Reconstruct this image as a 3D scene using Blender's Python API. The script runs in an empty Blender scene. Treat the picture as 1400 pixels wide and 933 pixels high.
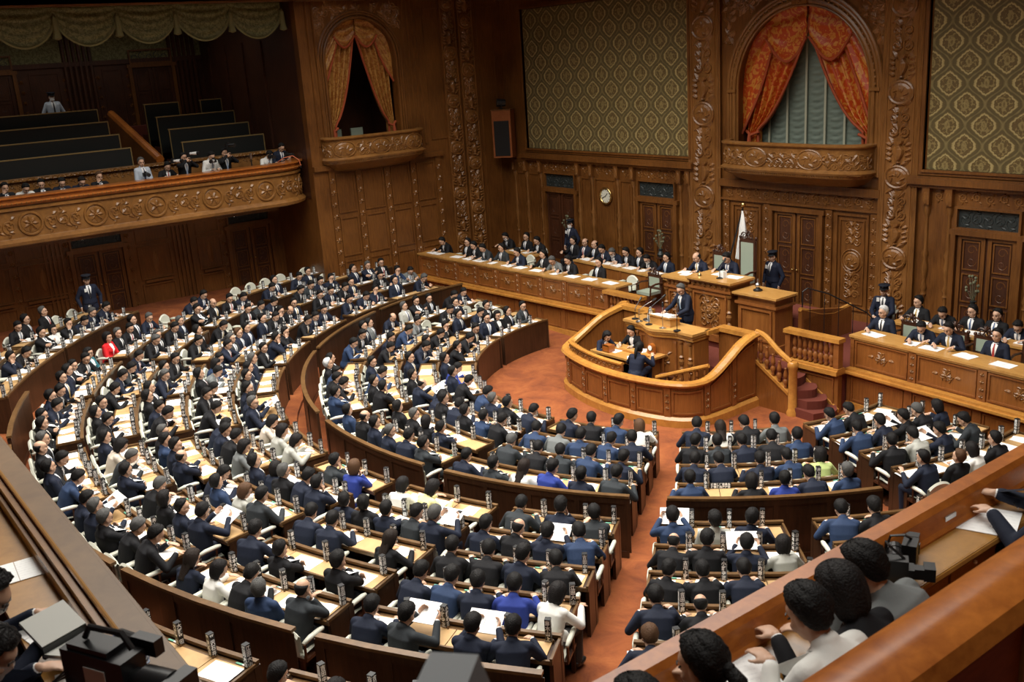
import bpy, bmesh, math, random
from mathutils import Vector, Matrix, Euler
from mathutils.bvhtree import BVHTree
random.seed(7)
sc = bpy.context.scene
col = sc.collection
PI = math.pi
# ------------------------------------------------------------- camera
def cam_axes(yaw, pitch, roll):
    f = Vector((math.sin(yaw)*math.cos(pitch), math.cos(yaw)*math.cos(pitch), -math.sin(pitch)))
    r = f.cross(Vector((0, 0, 1))).normalized(); u = r.cross(f)
    return math.cos(roll)*r+math.sin(roll)*u, -math.sin(roll)*r+math.cos(roll)*u, f
CR, CU, CF = cam_axes(math.radians(-53.53), math.radians(16.09), math.radians(-3.747))
CAMPOS = Vector((0, 0, 8.0)); FPX = 1361.1
cd = bpy.data.cameras.new('camera'); cam = bpy.data.objects.new('camera', cd); col.objects.link(cam)
cd.sensor_width = 36; cd.lens = FPX/1400*36; cd.clip_start = .05; cd.clip_end = 200
cam.matrix_world = Matrix(((CR.x, CU.x, -CF.x, 0), (CR.y, CU.y, -CF.y, 0), (CR.z, CU.z, -CF.z, 8.0), (0, 0, 0, 1)))
cd.dof.use_dof = True; cd.dof.focus_distance = 17.0; cd.dof.aperture_fstop = 4.0
sc.camera = cam
# ------------------------------------------------------------- light
w = bpy.data.worlds.new('world'); sc.world = w; w.use_nodes = True
w.node_tree.nodes['Background'].inputs[0].default_value = (1, .93, .82, 1)
w.node_tree.nodes['Background'].inputs[1].default_value = .06
def area(name, loc, sx, sy, power, color=(1, .96, .88), rot=(0, 0, 0), spread=180):
    l = bpy.data.lights.new(name, 'AREA'); l.shape = 'RECTANGLE'; l.size = sx; l.size_y = sy; l.energy = power
    l.color = color; l.spread = math.radians(spread)
    o = bpy.data.objects.new(name, l); col.objects.link(o); o.location = loc; o.rotation_euler = rot
    return o
area('skylight_panel_light', (-15.5, 8.5, 12.3), 17, 13, 3900, spread=134)
area('front_area_light', (-15.9, 15.5, 12.3), 20, 3, 420, spread=120)  # broad area light just below the ceiling, towards the front wall
area('gallery_fill_light', (-33, 7, 9.9), 4, 12, 75, spread=160)  # added fill without a fixture, brightens the back of the left gallery
area('under_gallery_fill_light', (-30.2, 5, 3.9), 1.2, 14, 22, spread=170)  # weak added fill for the lower wall, separate from the small round lamps
area('near_gallery_fill_light', (-2.0, 3.2, 11.8), 2.5, 4, 110, spread=130)  # added fill to lift the near press desks, no fixture there
sc.view_settings.view_transform = 'Standard'; sc.view_settings.look = 'None'
sc.view_settings.exposure = 0.0; sc.view_settings.gamma = 1; sc.view_settings.use_curve_mapping = False
sc.cycles.max_bounces = 6; sc.cycles.diffuse_bounces = 3; sc.cycles.glossy_bounces = 2; sc.cycles.transmission_bounces = 2
sc.cycles.use_denoising = True
# ------------------------------------------------------------- mesh helpers
class MB:
    def __init__(s): s.v = []; s.f = []; s.mi = []; s.cur = 0
    def quad(s, a, b, c, d): n = len(s.v); s.v += [a, b, c, d]; s.f.append((n, n+1, n+2, n+3)); s.mi.append(s.cur)
    def hexa(s, p):
        n = len(s.v); s.v += [tuple(q) for q in p]
        for f in ((0, 3, 2, 1), (4, 5, 6, 7), (0, 1, 5, 4), (1, 2, 6, 5), (2, 3, 7, 6), (3, 0, 4, 7)):
            s.f.append(tuple(n+i for i in f)); s.mi.append(s.cur)
    def box(s, x0, x1, y0, y1, z0, z1):
        s.hexa([(x0, y0, z0), (x1, y0, z0), (x1, y1, z0), (x0, y1, z0), (x0, y0, z1), (x1, y0, z1), (x1, y1, z1), (x0, y1, z1)])
    def tbox(s, M, x0, x1, y0, y1, z0, z1):
        s.hexa([tuple(M @ Vector(p)) for p in ((x0, y0, z0), (x1, y0, z0), (x1, y1, z0), (x0, y1, z0), (x0, y0, z1), (x1, y0, z1), (x1, y1, z1), (x0, y1, z1))])
    def grid(s, rows, closed=False, cap=False):
        n = len(s.v); m = len(rows[0])
        for r in rows: s.v += [tuple(p) for p in r]
        for i in range(len(rows)-1):
            for j in range(m if closed else m-1):
                k = (j+1) % m
                s.f.append((n+i*m+j, n+i*m+k, n+(i+1)*m+k, n+(i+1)*m+j)); s.mi.append(s.cur)
        if cap:
            s.f.append(tuple(n+j for j in reversed(range(m)))); s.mi.append(s.cur)
            s.f.append(tuple(n+(len(rows)-1)*m+j for j in range(m))); s.mi.append(s.cur)
    def tube(s, pts, r, n=6, cap=True, closed=False):
        pts = [Vector(p) for p in pts]; rows = []; up = None; N = len(pts)
        rr = r if isinstance(r, (list, tuple)) else [r]*N
        for i, p in enumerate(pts):
            a = pts[i-1] if i else (pts[-1] if closed else p); b = pts[i+1] if i < N-1 else (pts[0] if closed else p)
            t = (b-a)
            if t.length < 1e-9: t = Vector((0, 0, 1))
            t.normalize()
            if up is None: up = Vector((0, 0, 1)) if abs(t.z) < .9 else Vector((1, 0, 0))
            x = t.cross(up)
            if x.length < 1e-6: x = t.cross(Vector((1, .1, 0)))
            x.normalize(); y = x.cross(t).normalized(); up = y
            rows.append([p+rr[i]*(math.cos(2*PI*k/n)*x+math.sin(2*PI*k/n)*y) for k in range(n)])
        if closed: rows.append(rows[0]); s.grid(rows, True)
        else: s.grid(rows, True, cap)
    def lathe(s, prof, c=(0, 0, 0), n=12, M=None):
        rows = []
        for r, z in prof:
            row = [Vector((max(r, 1e-4)*math.cos(2*PI*k/n)+c[0], max(r, 1e-4)*math.sin(2*PI*k/n)+c[1], z+c[2])) for k in range(n)]
            if M is not None: row = [M @ p for p in row]
            rows.append(row)
        s.grid(rows, True, True)
    def ball(s, c, rx, ry=None, rz=None, n=8, m=6, M=None):
        ry = ry or rx; rz = rz or rx; rows = []
        for i in range(m+1):
            t = PI*i/m; q = max(math.sin(t), 1e-3)
            row = [Vector((rx*q*math.cos(2*PI*k/n), ry*q*math.sin(2*PI*k/n), -rz*math.cos(t))) for k in range(n)]
            if M is not None: row = [M @ p for p in row]
            rows.append([p+Vector(c) for p in row])
        s.grid(rows, True, True)
    def sweep(s, path, prof, closed=False, zup=True):
        """profile (offset outwards, z) swept along a plan path of (x, y, z); outward = right of travel"""
        P = [Vector(p) for p in path]; N = len(P); rows = []
        for i, p in enumerate(P):
            a = P[i-1] if i else (P[-1] if closed else p); b = P[i+1] if i < N-1 else (P[0] if closed else p)
            t = Vector((b.x-a.x, b.y-a.y, 0)).normalized(); o = Vector((t.y, -t.x, 0))
            rows.append([p+o*d+Vector((0, 0, z)) for d, z in prof])
        if closed: rows.append(rows[0])
        s.grid(rows, True, not closed)
    def arcbox(s, r0, r1, a0, a1, z0, z1, c=None, n=None):
        c = c or RC; n = n or max(1, int(abs(a1-a0)/2.5)); rows = []
        for i in range(n+1):
            a = a0+(a1-a0)*i/n
            x, y = polar(r0, a, c), polar(r1, a, c)
            rows.append([(x[0], x[1], z0), (y[0], y[1], z0), (y[0], y[1], z1), (x[0], x[1], z1)])
        s.grid(rows, True, True)
    def mesh(s, name):
        me = bpy.data.meshes.new(name); me.from_pydata([tuple(p) for p in s.v], [], s.f)
        if any(s.mi): me.polygons.foreach_set('material_index', s.mi)
        bm = bmesh.new(); bm.from_mesh(me); bmesh.ops.recalc_face_normals(bm, faces=bm.faces); bm.to_mesh(me); bm.free()
        return me
    def build(s, name, mat, parent=None, smooth=False, loc=None):
        me = s.mesh(name)
        for m in (mat if isinstance(mat, (list, tuple)) else [mat]): me.materials.append(m)
        if smooth: me.polygons.foreach_set('use_smooth', [True]*len(me.polygons))
        o = bpy.data.objects.new(name, me); col.objects.link(o)
        if parent: o.parent = parent; 
        if loc: o.location = loc
        if smooth == 2: me.set_sharp_from_angle(angle=math.radians(40))
        return o
RC = (-15.8, 16.9)
def polar(r, a, c=RC): a = math.radians(a); return (c[0]+r*math.sin(a), c[1]-r*math.cos(a))
def zf(r): return 0.06*max(0, r-4.5) if r < 9.3 else (.38+.11*(min(r, 16.4)-9.5))
def empty(name, loc=(0, 0, 0), rz=0):
    o = bpy.data.objects.new(name, None); col.objects.link(o); o.location = loc; o.rotation_euler = (0, 0, rz); o.empty_display_size = .1
    return o
def tag(o, label=None, cat=None, group=None, kind=None):
    if label: o['label'] = label
    if cat: o['category'] = cat
    if group: o['group'] = group
    if kind: o['kind'] = kind
    return o
def struct(o): o['kind'] = 'structure'; return o
def dup(root, loc=None, rz=None, label=None, group=None, rot=None):
    r = root.copy(); col.objects.link(r)
    if loc is not None: r.location = loc
    if rz is not None: r.rotation_euler = (0, 0, rz)
    if label: r['label'] = label
    if group: r['group'] = group
    for ch in KIDS.get(root.name) or root.children:
        c = ch.copy(); col.objects.link(c); c.parent = r
        for g in ch.children:
            d = g.copy(); col.objects.link(d); d.parent = c
    return r
KIDS = {}
ORD = ['zeroth', 'first', 'second', 'third', 'fourth', 'fifth', 'sixth', 'seventh', 'eighth', 'ninth', 'tenth', 'eleventh', 'twelfth', 'thirteenth', 'fourteenth']
# ------------------------------------------------------------- materials
def mat(name, color, rough=.5, spec=.5, bump=None, **k):
    m = bpy.data.materials.new(name); m.use_nodes = True; nt = m.node_tree; b = nt.nodes['Principled BSDF']
    b.inputs['Base Color'].default_value = (*color, 1); b.inputs['Roughness'].default_value = rough
    b.inputs['Specular IOR Level'].default_value = spec
    for a, v in k.items(): b.inputs[a.replace('_', ' ')].default_value = v
    if bump:
        n = nt.nodes.new('ShaderNodeTexNoise'); n.inputs['Scale'].default_value = bump[0]; n.inputs['Detail'].default_value = 2
        bp = nt.nodes.new('ShaderNodeBump'); bp.inputs['Strength'].default_value = bump[1]; bp.inputs['Distance'].default_value = .01
        tc = nt.nodes.new('ShaderNodeTexCoord'); nt.links.new(tc.outputs['Object'], n.inputs['Vector'])
        nt.links.new(n.outputs['Fac'], bp.inputs['Height']); nt.links.new(bp.outputs['Normal'], b.inputs['Normal'])
    return m
def N(nt, t, **k):
    n = nt.nodes.new('ShaderNode'+t)
    for a, v in k.items():
        if a.startswith('i_'): n.inputs[a[2:].replace('_', ' ')].default_value = v
        else: setattr(n, a, v)
    return n
def ramp(nt, fac, stops):
    r = nt.nodes.new('ShaderNodeValToRGB'); e = r.color_ramp.elements
    e[0].position, e[0].color = stops[0][0], (*stops[0][1], 1); e[1].position, e[1].color = stops[-1][0], (*stops[-1][1], 1)
    for p, c in stops[1:-1]: q = e.new(p); q.color = (*c, 1)
    nt.links.new(fac, r.inputs[0]); return r.outputs[0]
def wood(name, dark, light, rough=.35, scale=(1, 1, 1), grain=6, carve=0, carve_scale=9, coat=.15):
    m = bpy.data.materials.new(name); m.use_nodes = True; nt = m.node_tree; b = nt.nodes['Principled BSDF']; L = nt.links.new
    tc = N(nt, 'TexCoord'); mp = N(nt, 'Mapping'); mp.inputs['Scale'].default_value = scale; L(tc.outputs['Object'], mp.inputs[0])
    n = N(nt, 'TexNoise', i_Scale=grain, i_Detail=5, i_Roughness=.65, i_Distortion=.4); L(mp.outputs[0], n.inputs['Vector'])
    n2 = N(nt, 'TexNoise', i_Scale=.9, i_Detail=2); L(tc.outputs['Object'], n2.inputs['Vector'])
    mx = N(nt, 'Math', operation='MULTIPLY_ADD'); mx.inputs[1].default_value = .45; L(n2.outputs['Fac'], mx.inputs[0])
    ml = N(nt, 'Math', operation='MULTIPLY'); ml.inputs[1].default_value = .6; L(n.outputs['Fac'], ml.inputs[0]); L(ml.outputs[0], mx.inputs[2])
    c = ramp(nt, mx.outputs[0], [(.36, dark), (.68, light)])
    L(c, b.inputs['Base Color']); b.inputs['Roughness'].default_value = rough
    b.inputs['Coat Weight'].default_value = coat; b.inputs['Coat Roughness'].default_value = .18
    bp = N(nt, 'Bump', i_Strength=.12, i_Distance=.004); L(n.outputs['Fac'], bp.inputs['Height'])
    if carve:
        v = N(nt, 'TexVoronoi', i_Scale=carve_scale); v.feature = 'SMOOTH_F1'
        n3 = N(nt, 'TexNoise', i_Scale=carve_scale*.5, i_Detail=1); L(tc.outputs['Object'], n3.inputs['Vector'])
        ad = N(nt, 'MixRGB', blend_type='ADD'); ad.inputs[0].default_value = .35; L(tc.outputs['Object'], ad.inputs[1]); L(n3.outputs['Color'], ad.inputs[2])
        L(ad.outputs[0], v.inputs['Vector'])
        b2 = N(nt, 'Bump', i_Strength=carve, i_Distance=.04); L(v.outputs['Distance'], b2.inputs['Height']); L(b2.outputs[0], bp.inputs['Normal'])
    L(bp.outputs[0], b.inputs['Normal'])
    return m
V = (5, 5, .5)
M_WALL = wood('wall_wood', (.088, .030, .0065), (.22, .084, .018), .38, V, 5)
M_WALLC = wood('carved_wall_wood', (.075, .024, .008), (.20, .075, .022), .36, V, 5, carve=.9, carve_scale=11)
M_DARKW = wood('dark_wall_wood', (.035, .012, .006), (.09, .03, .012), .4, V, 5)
M_RELIEF = wood('relief_wood', (.14, .054, .013), (.29, .125, .034), .3, V, 5)
M_DAIS = wood('dais_wood', (.17, .056, .012), (.32, .118, .027), .32, (6, 6, .5), 5)
M_DAIST = wood('dais_trim_wood', (.36, .15, .03), (.58, .27, .055), .25, (1, 1, 1), 7, coat=.4)
M_DAISF = wood('dais_frame_wood', (.17, .055, .014), (.30, .108, .027), .32, (1, 1, 1), 7)
M_DTOP = wood('dais_desk_top', (.42, .2, .05), (.62, .34, .1), .3, (.7, 3, 1), 7, coat=.3)
M_DESK = wood('desk_walnut', (.022, .010, .005), (.062, .027, .012), .36, (5, 5, .5), 5)
M_DESKR = wood('desk_rail_wood', (.08, .04, .014), (.17, .09, .034), .3, (1, 1, 1), 9)
M_LID = wood('desk_lid_leather', (.45, .27, .11), (.60, .38, .17), .55, (1, 1, 1), 3, coat=0)
M_GALL = wood('gallery_wood', (.15, .062, .016), (.30, .135, .035), .3, (1, 1, 1), 6)
M_GALLC = wood('gallery_carved_wood', (.15, .062, .016), (.32, .15, .04), .3, (1, 1, 1), 6, carve=1, carve_scale=14)
M_RAILW = wood('polished_rail_wood', (.24, .062, .010), (.48, .155, .026), .3, (.8, .8, 2), 9, coat=.2)
M_LEDGE = wood('ledge_wood', (.10, .052, .020), (.17, .095, .038), .45, (1, 1, 1), 4)
M_PRESS = wood('press_desk_wood', (.25, .115, .024), (.42, .21, .05), .28, (1, 1, 1), 8, coat=.4)
M_BLACK = mat('black_leather', (.010, .012, .011), .45)
M_BLK = mat('black_plastic', (.012, .012, .013), .35)
M_BRASS = mat('brass', (.75, .55, .22), .25, Metallic=1)
M_STEEL = mat('steel', (.6, .6, .6), .3, Metallic=1)
M_WHITE = mat('white_plastic', (.8, .8, .78), .4)
M_CREAM = mat('cream_upholstery', (.66, .66, .56), .5, bump=(40, .1))
M_GREENUP = mat('green_damask_upholstery', (.33, .38, .30), .6, bump=(60, .2))
M_PAPER = mat('paper', (.92, .92, .9), .7)
M_GRAYBOX = mat('grey_plastic', (.16, .17, .18), .5)
M_GRILLE = mat('iron_grille', (.025, .032, .032), .45, bump=(30, .6))
M_GLASSD = mat('dark_void', (.006, .006, .007), .6)
M_REDST = mat('red_stair_carpet', (.13, .024, .012), .95, bump=(120, .4))
def carpet():
    m = bpy.data.materials.new('rust_carpet'); m.use_nodes = True; nt = m.node_tree; b = nt.nodes['Principled BSDF']; L = nt.links.new
    tc = N(nt, 'TexCoord'); n = N(nt, 'TexNoise', i_Scale=1.6, i_Detail=6, i_Roughness=.7, i_Distortion=.6); L(tc.outputs['Object'], n.inputs['Vector'])
    n2 = N(nt, 'TexNoise', i_Scale=90, i_Detail=2); L(tc.outputs['Object'], n2.inputs['Vector'])
    c = ramp(nt, n.outputs['Fac'], [(.32, (.15, .034, .008)), (.52, (.25, .064, .014)), (.7, (.33, .098, .024))]); L(c, b.inputs['Base Color'])
    b.inputs['Roughness'].default_value = .95
    bp = N(nt, 'Bump', i_Strength=.4, i_Distance=.01); L(n2.outputs['Fac'], bp.inputs['Height']); L(bp.outputs[0], b.inputs['Normal'])
    return m
M_CARPET = carpet()
def damask():
    """ogee lozenges in pale gold on olive, laid out in metres on the wall (x along, z up)"""
    m = bpy.data.materials.new('damask_wallpaper'); m.use_nodes = True; nt = m.node_tree; b = nt.nodes['Principled BSDF']; L = nt.links.new
    tc = N(nt, 'TexCoord'); sx = N(nt, 'SeparateXYZ'); L(tc.outputs['Object'], sx.inputs[0])
    def M(op, a, b_=None, c=None):
        n = N(nt, 'Math', operation=op)
        for i, v in enumerate((a, b_, c)):
            if v is None: continue
            if isinstance(v, (int, float)): n.inputs[i].default_value = v
            else: L(v, n.inputs[i])
        return n.outputs[0]
    W_, H_ = .84, .90
    u = M('DIVIDE', sx.outputs['X'], W_); v = M('DIVIDE', sx.outputs['Z'], H_)
    def cell(du, dv):
        fu = M('SUBTRACT', M('FRACT', M('ADD', u, du)), .5); fv = M('SUBTRACT', M('FRACT', M('ADD', v, dv)), .5)
        au = M('ABSOLUTE', fu); av = M('ABSOLUTE', fv)
        # ogee distance: |u| / width(v)
        d = M('ADD', M('MULTIPLY', au, 1.0), M('MULTIPLY', M('SUBTRACT', 1, M('COSINE', M('MULTIPLY', av, 6.2832))), .245))
        return d, au, av
    d1, a1, b1 = cell(0, 0); d2, a2, b2 = cell(.5, .5)
    d = M('MINIMUM', d1, d2)
    nz = N(nt, 'TexNoise', i_Scale=9, i_Detail=1); L(tc.outputs['Object'], nz.inputs['Vector'])
    wob = M('MULTIPLY', M('SUBTRACT', nz.outputs['Fac'], .5), .05)
    lob = M('MULTIPLY', M('SINE', M('MULTIPLY', M('ARCTAN2', M('MINIMUM', b1, b2), M('MINIMUM', a1, a2)), 14)), .012)
    dd = M('ADD', M('ADD', d, wob), lob)
    c = ramp(nt, dd, [(.0, (.13, .08, .02)), (.06, (.30, .225, .08)), (.09, (.11, .07, .018)), (.17, (.13, .082, .022)), (.262, (.12, .076, .02)), (.28, (.46, .36, .15)), (.33, (.38, .29, .11)), (.35, (.13, .092, .028)), (.44, (.10, .072, .022)), (.5, (.24, .185, .068))])
    # inner bouquet
    vo = N(nt, 'TexVoronoi', i_Scale=16); L(tc.outputs['Object'], vo.inputs['Vector'])
    k = M('GREATER_THAN', vo.outputs['Distance'], .60); inside = M('LESS_THAN', dd, .235)
    mx = N(nt, 'MixRGB', blend_type='MIX'); L(M('MULTIPLY', M('MULTIPLY', k, inside), .75), mx.inputs[0]); L(c, mx.inputs[1]); mx.inputs[2].default_value = (.30, .225, .08, 1)
    L(mx.outputs[0], b.inputs['Base Color']); b.inputs['Roughness'].default_value = .55; b.inputs['Sheen Weight'].default_value = .2
    bp = N(nt, 'Bump', i_Strength=.3, i_Distance=.01); L(dd, bp.inputs['Height']); L(bp.outputs[0], b.inputs['Normal'])
    return m
M_DAMASK = damask()
def brocade(name, base, pat, scale=7, thr=.52, rough=.45):
    m = bpy.data.materials.new(name); m.use_nodes = True; nt = m.node_tree; b = nt.nodes['Principled BSDF']; L = nt.links.new
    tc = N(nt, 'TexCoord'); n = N(nt, 'TexNoise', i_Scale=scale, i_Detail=3, i_Distortion=1.2); L(tc.outputs['Object'], n.inputs['Vector'])
    c = ramp(nt, n.outputs['Fac'], [(thr-.02, base), (thr+.02, pat)]); L(c, b.inputs['Base Color'])
    b.inputs['Roughness'].default_value = rough
    return m
M_CURT = brocade('orange_brocade', (.50, .062, .006), (.62, .24, .035))
M_CURTG = brocade('gold_brocade', (.34, .12, .022), (.50, .25, .06), 9, .5)
M_TRIMC = mat('curtain_fringe', (.38, .07, .02), .8, bump=(80, .5))
M_SHEER = mat('sheer_grey_green', (.17, .21, .17), .7)
M_SHEERB = mat('pale_tape', (.45, .45, .33), .6)
M_VAL = brocade('olive_valance', (.11, .105, .035), (.20, .185, .075), 12, .5, .7)
# ------------------------------------------------------------- carved relief patterns
def spiral(mb, F, u, v, R, sgn=1, turns=1.4, th=.02, a0=0, n=16):
    pts = []; rad = []
    for i in range(n+1):
        t = i/n; r = R*(1-.85*t); a = a0+sgn*turns*2*PI*t
        pts.append(F(u+r*math.cos(a), v+r*math.sin(a), th*.3)); rad.append(th*(1-.4*t))
    mb.tube(pts, rad, 5)
def leaf(mb, F, u, v, L, W, ang, d=.02):
    c, s = math.cos(ang), math.sin(ang)
    P = lambda a, b, h: F(u+a*c-b*s, v+a*s+b*c, h)
    rows = []
    for i in range(6):
        t = i/5; w_ = W*math.sin(PI*min(1, t*.9+.1))**.8
        rows.append([P(L*t, -w_, 0), P(L*t, 0, d*(1-.5*t)+.004), P(L*t, w_, 0)])
    mb.grid(rows)
def oval(mb, F, u, v, ru, rv, th=.022, n=20):
    mb.tube([F(u+ru*math.cos(2*PI*i/n), v+rv*math.sin(2*PI*i/n), th*.4) for i in range(n)], th, 6, closed=True)
def dome(mb, F, u, v, ru, rv, h, n=14):
    rows = []
    for k in range(5):
        t = k/4; rows.append([F(u+ru*math.cos(t*PI/2)*math.cos(2*PI*i/n), v+rv*math.cos(t*PI/2)*math.sin(2*PI*i/n), h*math.sin(t*PI/2)) for i in range(n)])
    mb.grid(rows, True, True)
def rosette(mb, F, u, v, R, h=.03, petals=8):
    for i in range(petals):
        a = 2*PI*i/petals; leaf(mb, F, u+.1*R*math.cos(a), v+.1*R*math.sin(a), R*.9, R*.28, a, h)
    dome(mb, F, u, v, R*.22, R*.22, h*1.4, 8)
def medallion(mb, F, u, v, ru, rv, h=.04):
    dome(mb, F, u, v, ru*.95, rv*.95, h); oval(mb, F, u, v, ru, rv, h*.5)
    for i in range(7):
        a = i*2.4; q = .25+.45*(i % 3)/2
        leaf(mb, lambda x, y, d: F(x, y, d+h*.75), u+ru*q*math.cos(a)*.6, v+rv*q*math.sin(a)*.6, ru*.4, ru*.13, a+1, h*.5)
def vase(mb, F, u, v, w, h, d=.05):
    prof = [(.35, 0), (.2, .08), (.45, .2), (.8, .42), (.9, .6), (.5, .72), (.35, .8), (.7, .92), (.75, 1)]
    mb.grid([[F(u-w*p, v+h*t, 0), F(u-w*p*.7, v+h*t, d*.7), F(u, v+h*t, d), F(u+w*p*.7, v+h*t, d*.7), F(u+w*p, v+h*t, 0)] for p, t in prof])
def vine(mb, F, u0, u1, v, amp, step, th=.02, vert=False):
    """a running scroll between two ends"""
    n = max(1, int(round(abs(u1-u0)/step))); st = (u1-u0)/n
    G = (lambda a, b, d: F(b, a, d)) if vert else F
    for i in range(n):
        c = u0+st*(i+.5); s = 1 if i % 2 else -1
        spiral(mb, G, c, v+s*amp*.12, amp*.78, s, 1.5, th*1.25, a0=PI*.5*s)
        leaf(mb, G, c-st*.4, v-s*amp*.3, amp*.75, amp*.22, s*.7, th*1.5); leaf(mb, G, c+st*.15, v-s*amp*.62, amp*.6, amp*.2, -s*.5, th*1.5)
        leaf(mb, G, c, v+s*amp*.9, amp*.5, amp*.2, s*2.2, th*1.5); leaf(mb, G, c+st*.3, v+s*amp*.75, amp*.55, amp*.2, s*.2+PI, th*1.6); leaf(mb, G, c+st*.1, v-s*amp*.1, amp*.5, amp*.22, -s*1.2, th*1.8)
def carved_strip(mb, F, u, v0, v1, w, seed=0):
    """a carved pilaster shaft: medallions, urns and paired scrolls climbing between v0 and v1"""
    v = v0+.1; i = seed
    while v < v1-.3:
        k = i % 3
        if k == 0:
            rv = w*.36; medallion(mb, F, u, v+rv+.05, w*.44, rv, .08)
            for s in (-1, 1):
                for q in (.02, 2*rv+.08): leaf(mb, F, u+s*w*.12, v+q, w*.34, w*.10, s*.5 if s > 0 else PI+.5*s*-1, .05)
            v += 2*rv+.14
        elif k == 1:
            vase(mb, F, u, v, w*.27, w*.72, .10)
            for s in (-1, 1):
                for q in range(4): leaf(mb, F, u+s*w*.26, v+w*(.05+.17*q), w*.24, w*.085, (.35 if s > 0 else PI-.35), .05)
            for s in (-1, 1): spiral(mb, F, u+s*w*.34, v+w*.35, w*.14, s, 1.3, .022); leaf(mb, F, u+s*w*.2, v+w*.6, w*.3, w*.09, PI/2-s*.6, .04)
            v += w*.8
        else:
            for s in (-1, 1):
                spiral(mb, F, u+s*w*.22, v+w*.22, w*.21, s, 1.6, .036, a0=PI/2); spiral(mb, F, u+s*w*.23, v+w*.66, w*.17, -s, 1.5, .032, a0=-PI/2)
                for q in range(4): leaf(mb, F, u+s*w*.08, v+w*(.1+.22*q), w*.32, w*.09, (.8 if s > 0 else PI-.8), .05)
                leaf(mb, F, u+s*w*.08, v+w*.8, w*.3, w*.1, PI/2-s*.5, .045)
            leaf(mb, F, u, v+w*.25, w*.6, w*.12, PI/2, .06); v += w*1.05
        i += 1
    oval_edge = .02
    for s in (-1, 1): mb.tube([F(u+s*w*.5, v0, 0), F(u+s*w*.5, v1, 0)], oval_edge, 5)
def colonette(mb, F, u, v0, v1, r=.055):
    """turned half column standing off the wall"""
    prof = [(0, 1.5), (.03, 1.5), (.05, .9), (.2, .8), (.22, 1.3), (.25, .8), (.28, 1.4), (.34, .7), (.4, 1.2), (.47, 1.5), (.54, 1.0), (.58, 1.5), (.62, .8), (.9, .7), (.93, 1.3), (1, 1.5)]
    rows = []
    for t, q in prof:
        rows.append([F(u+r*q*math.cos(a), v0+(v1-v0)*t, r*q*math.sin(a)+.01) for a in [PI*k/6 for k in range(7)]])
    mb.grid(rows)
def frame_rect(mb, F, u0, u1, v0, v1, t=.05, d=.03):
    for a, b, c, e in ((u0, u1, v0, v0+t), (u0, u1, v1-t, v1), (u0, u0+t, v0+t, v1-t), (u1-t, u1, v0+t, v1-t)):
        fbox(mb, F, a, b, c, e, 0, d)
def fbox(mb, F, u0, u1, v0, v1, d0, d1):
    mb.hexa([F(u0, v0, d1), F(u1, v0, d1), F(u1, v0, d0), F(u0, v0, d0), F(u0, v1, d1), F(u1, v1, d1), F(u1, v1, d0), F(u0, v1, d0)])
FY = 21.5
FRONT = lambda u, v, d: Vector((u, FY-d, v))       # u = x, v = z, d towards the chamber
LX = -28.6
LEFT = lambda u, v, d: Vector((LX+d, u, v))        # u = y
LOWX = -31.5
LOWL = lambda u, v, d: Vector((LOWX+d, u, v))
# ------------------------------------------------------------- floor and ceiling
mb = MB()
rr = [0, 4.5, 9.29, 9.3, 14.6, 16.4, 34]; rows = []
for i in range(73):
    a = -180+5*i; row = []
    for r in rr: x, y = polar(r, a); row.append((x, y, zf(r) if r != 9.29 else zf(9.29)))
    rows.append(row)
mb.grid(rows)
struct(mb.build('floor', M_CARPET))
mb = MB(); mb.box(-40, 6, -6, 24, 12.6, 12.8); struct(mb.build('ceiling', M_WALL))
# the raised platform of the ministers and its carpet
mb = MB()
def mirror(x): return 2*-15.9-x
def face_y(x):
    if x < -19.5: return 18.05+(17.42-18.05)*(x+19.5)/(-28.6+19.5)
    if x > -12.24: return 18.15+(17.4-18.15)*(x+12.24)/(-3+12.24)
    return 18.1
for a, b in ((-28.6, -19.5), (-12.24, 0)):
    mb.hexa([(a, face_y(a)+.1, 0), (b, face_y(b)+.1, 0), (b, 22, 0), (a, 22, 0), (a, face_y(a)+.1, .95), (b, face_y(b)+.1, .95), (b, 22, .95), (a, 22, .95)])
mb.box(-19.5, -12.24, 17.8, 22, 0, .95)
struct(mb.build('floor', M_REDST))
# ------------------------------------------------------------- front wall
mb = MB()
AX, AW, SPR = -16.16, 2.06, 6.70                    # arch axis, half width, spring height
def wallpanel(mb, x0, x1, z0, z1): mb.box(x0, x1, FY, FY+.3, z0, z1)
wallpanel(mb, -29, AX-AW, 0, 12.6); wallpanel(mb, AX+AW, 3, 0, 12.6); wallpanel(mb, AX-AW, AX+AW, 0, 4.6)
na = 20
for i in range(na):                                  # wall above the arch
    a, b = PI*i/na, PI*(i+1)/na
    x0, x1 = AX+AW*math.cos(b), AX+AW*math.cos(a); z0, z1 = SPR+AW*math.sin(b), SPR+AW*math.sin(a)
    mb.hexa([(x0, FY, z0), (x1, FY, z1), (x1, FY+.3, z1), (x0, FY+.3, z0), (x0, FY, 12.6), (x1, FY, 12.6), (x1, FY+.3, 12.6), (x0, FY+.3, 12.6)])
wall_f = struct(mb.build('wall_front', M_WALL))
mb = MB()                                            # niche behind the arch
mb.box(AX-AW-.2, AX-AW, FY+.3, 23.4, 4.3, 9); mb.box(AX+AW, AX+AW+.2, FY+.3, 23.4, 4.3, 9); mb.box(AX-AW-.2, AX+AW+.2, 23.3, 23.5, 4.3, 9); mb.box(AX-AW-.2, AX+AW+.2, FY+.3, 23.5, 4.3, 4.5); mb.box(AX-AW-.2, AX+AW+.2, FY+.3, 23.5, 9, 9.2)
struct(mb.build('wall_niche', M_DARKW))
mb = MB()                                            # wallpaper fields
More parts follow.
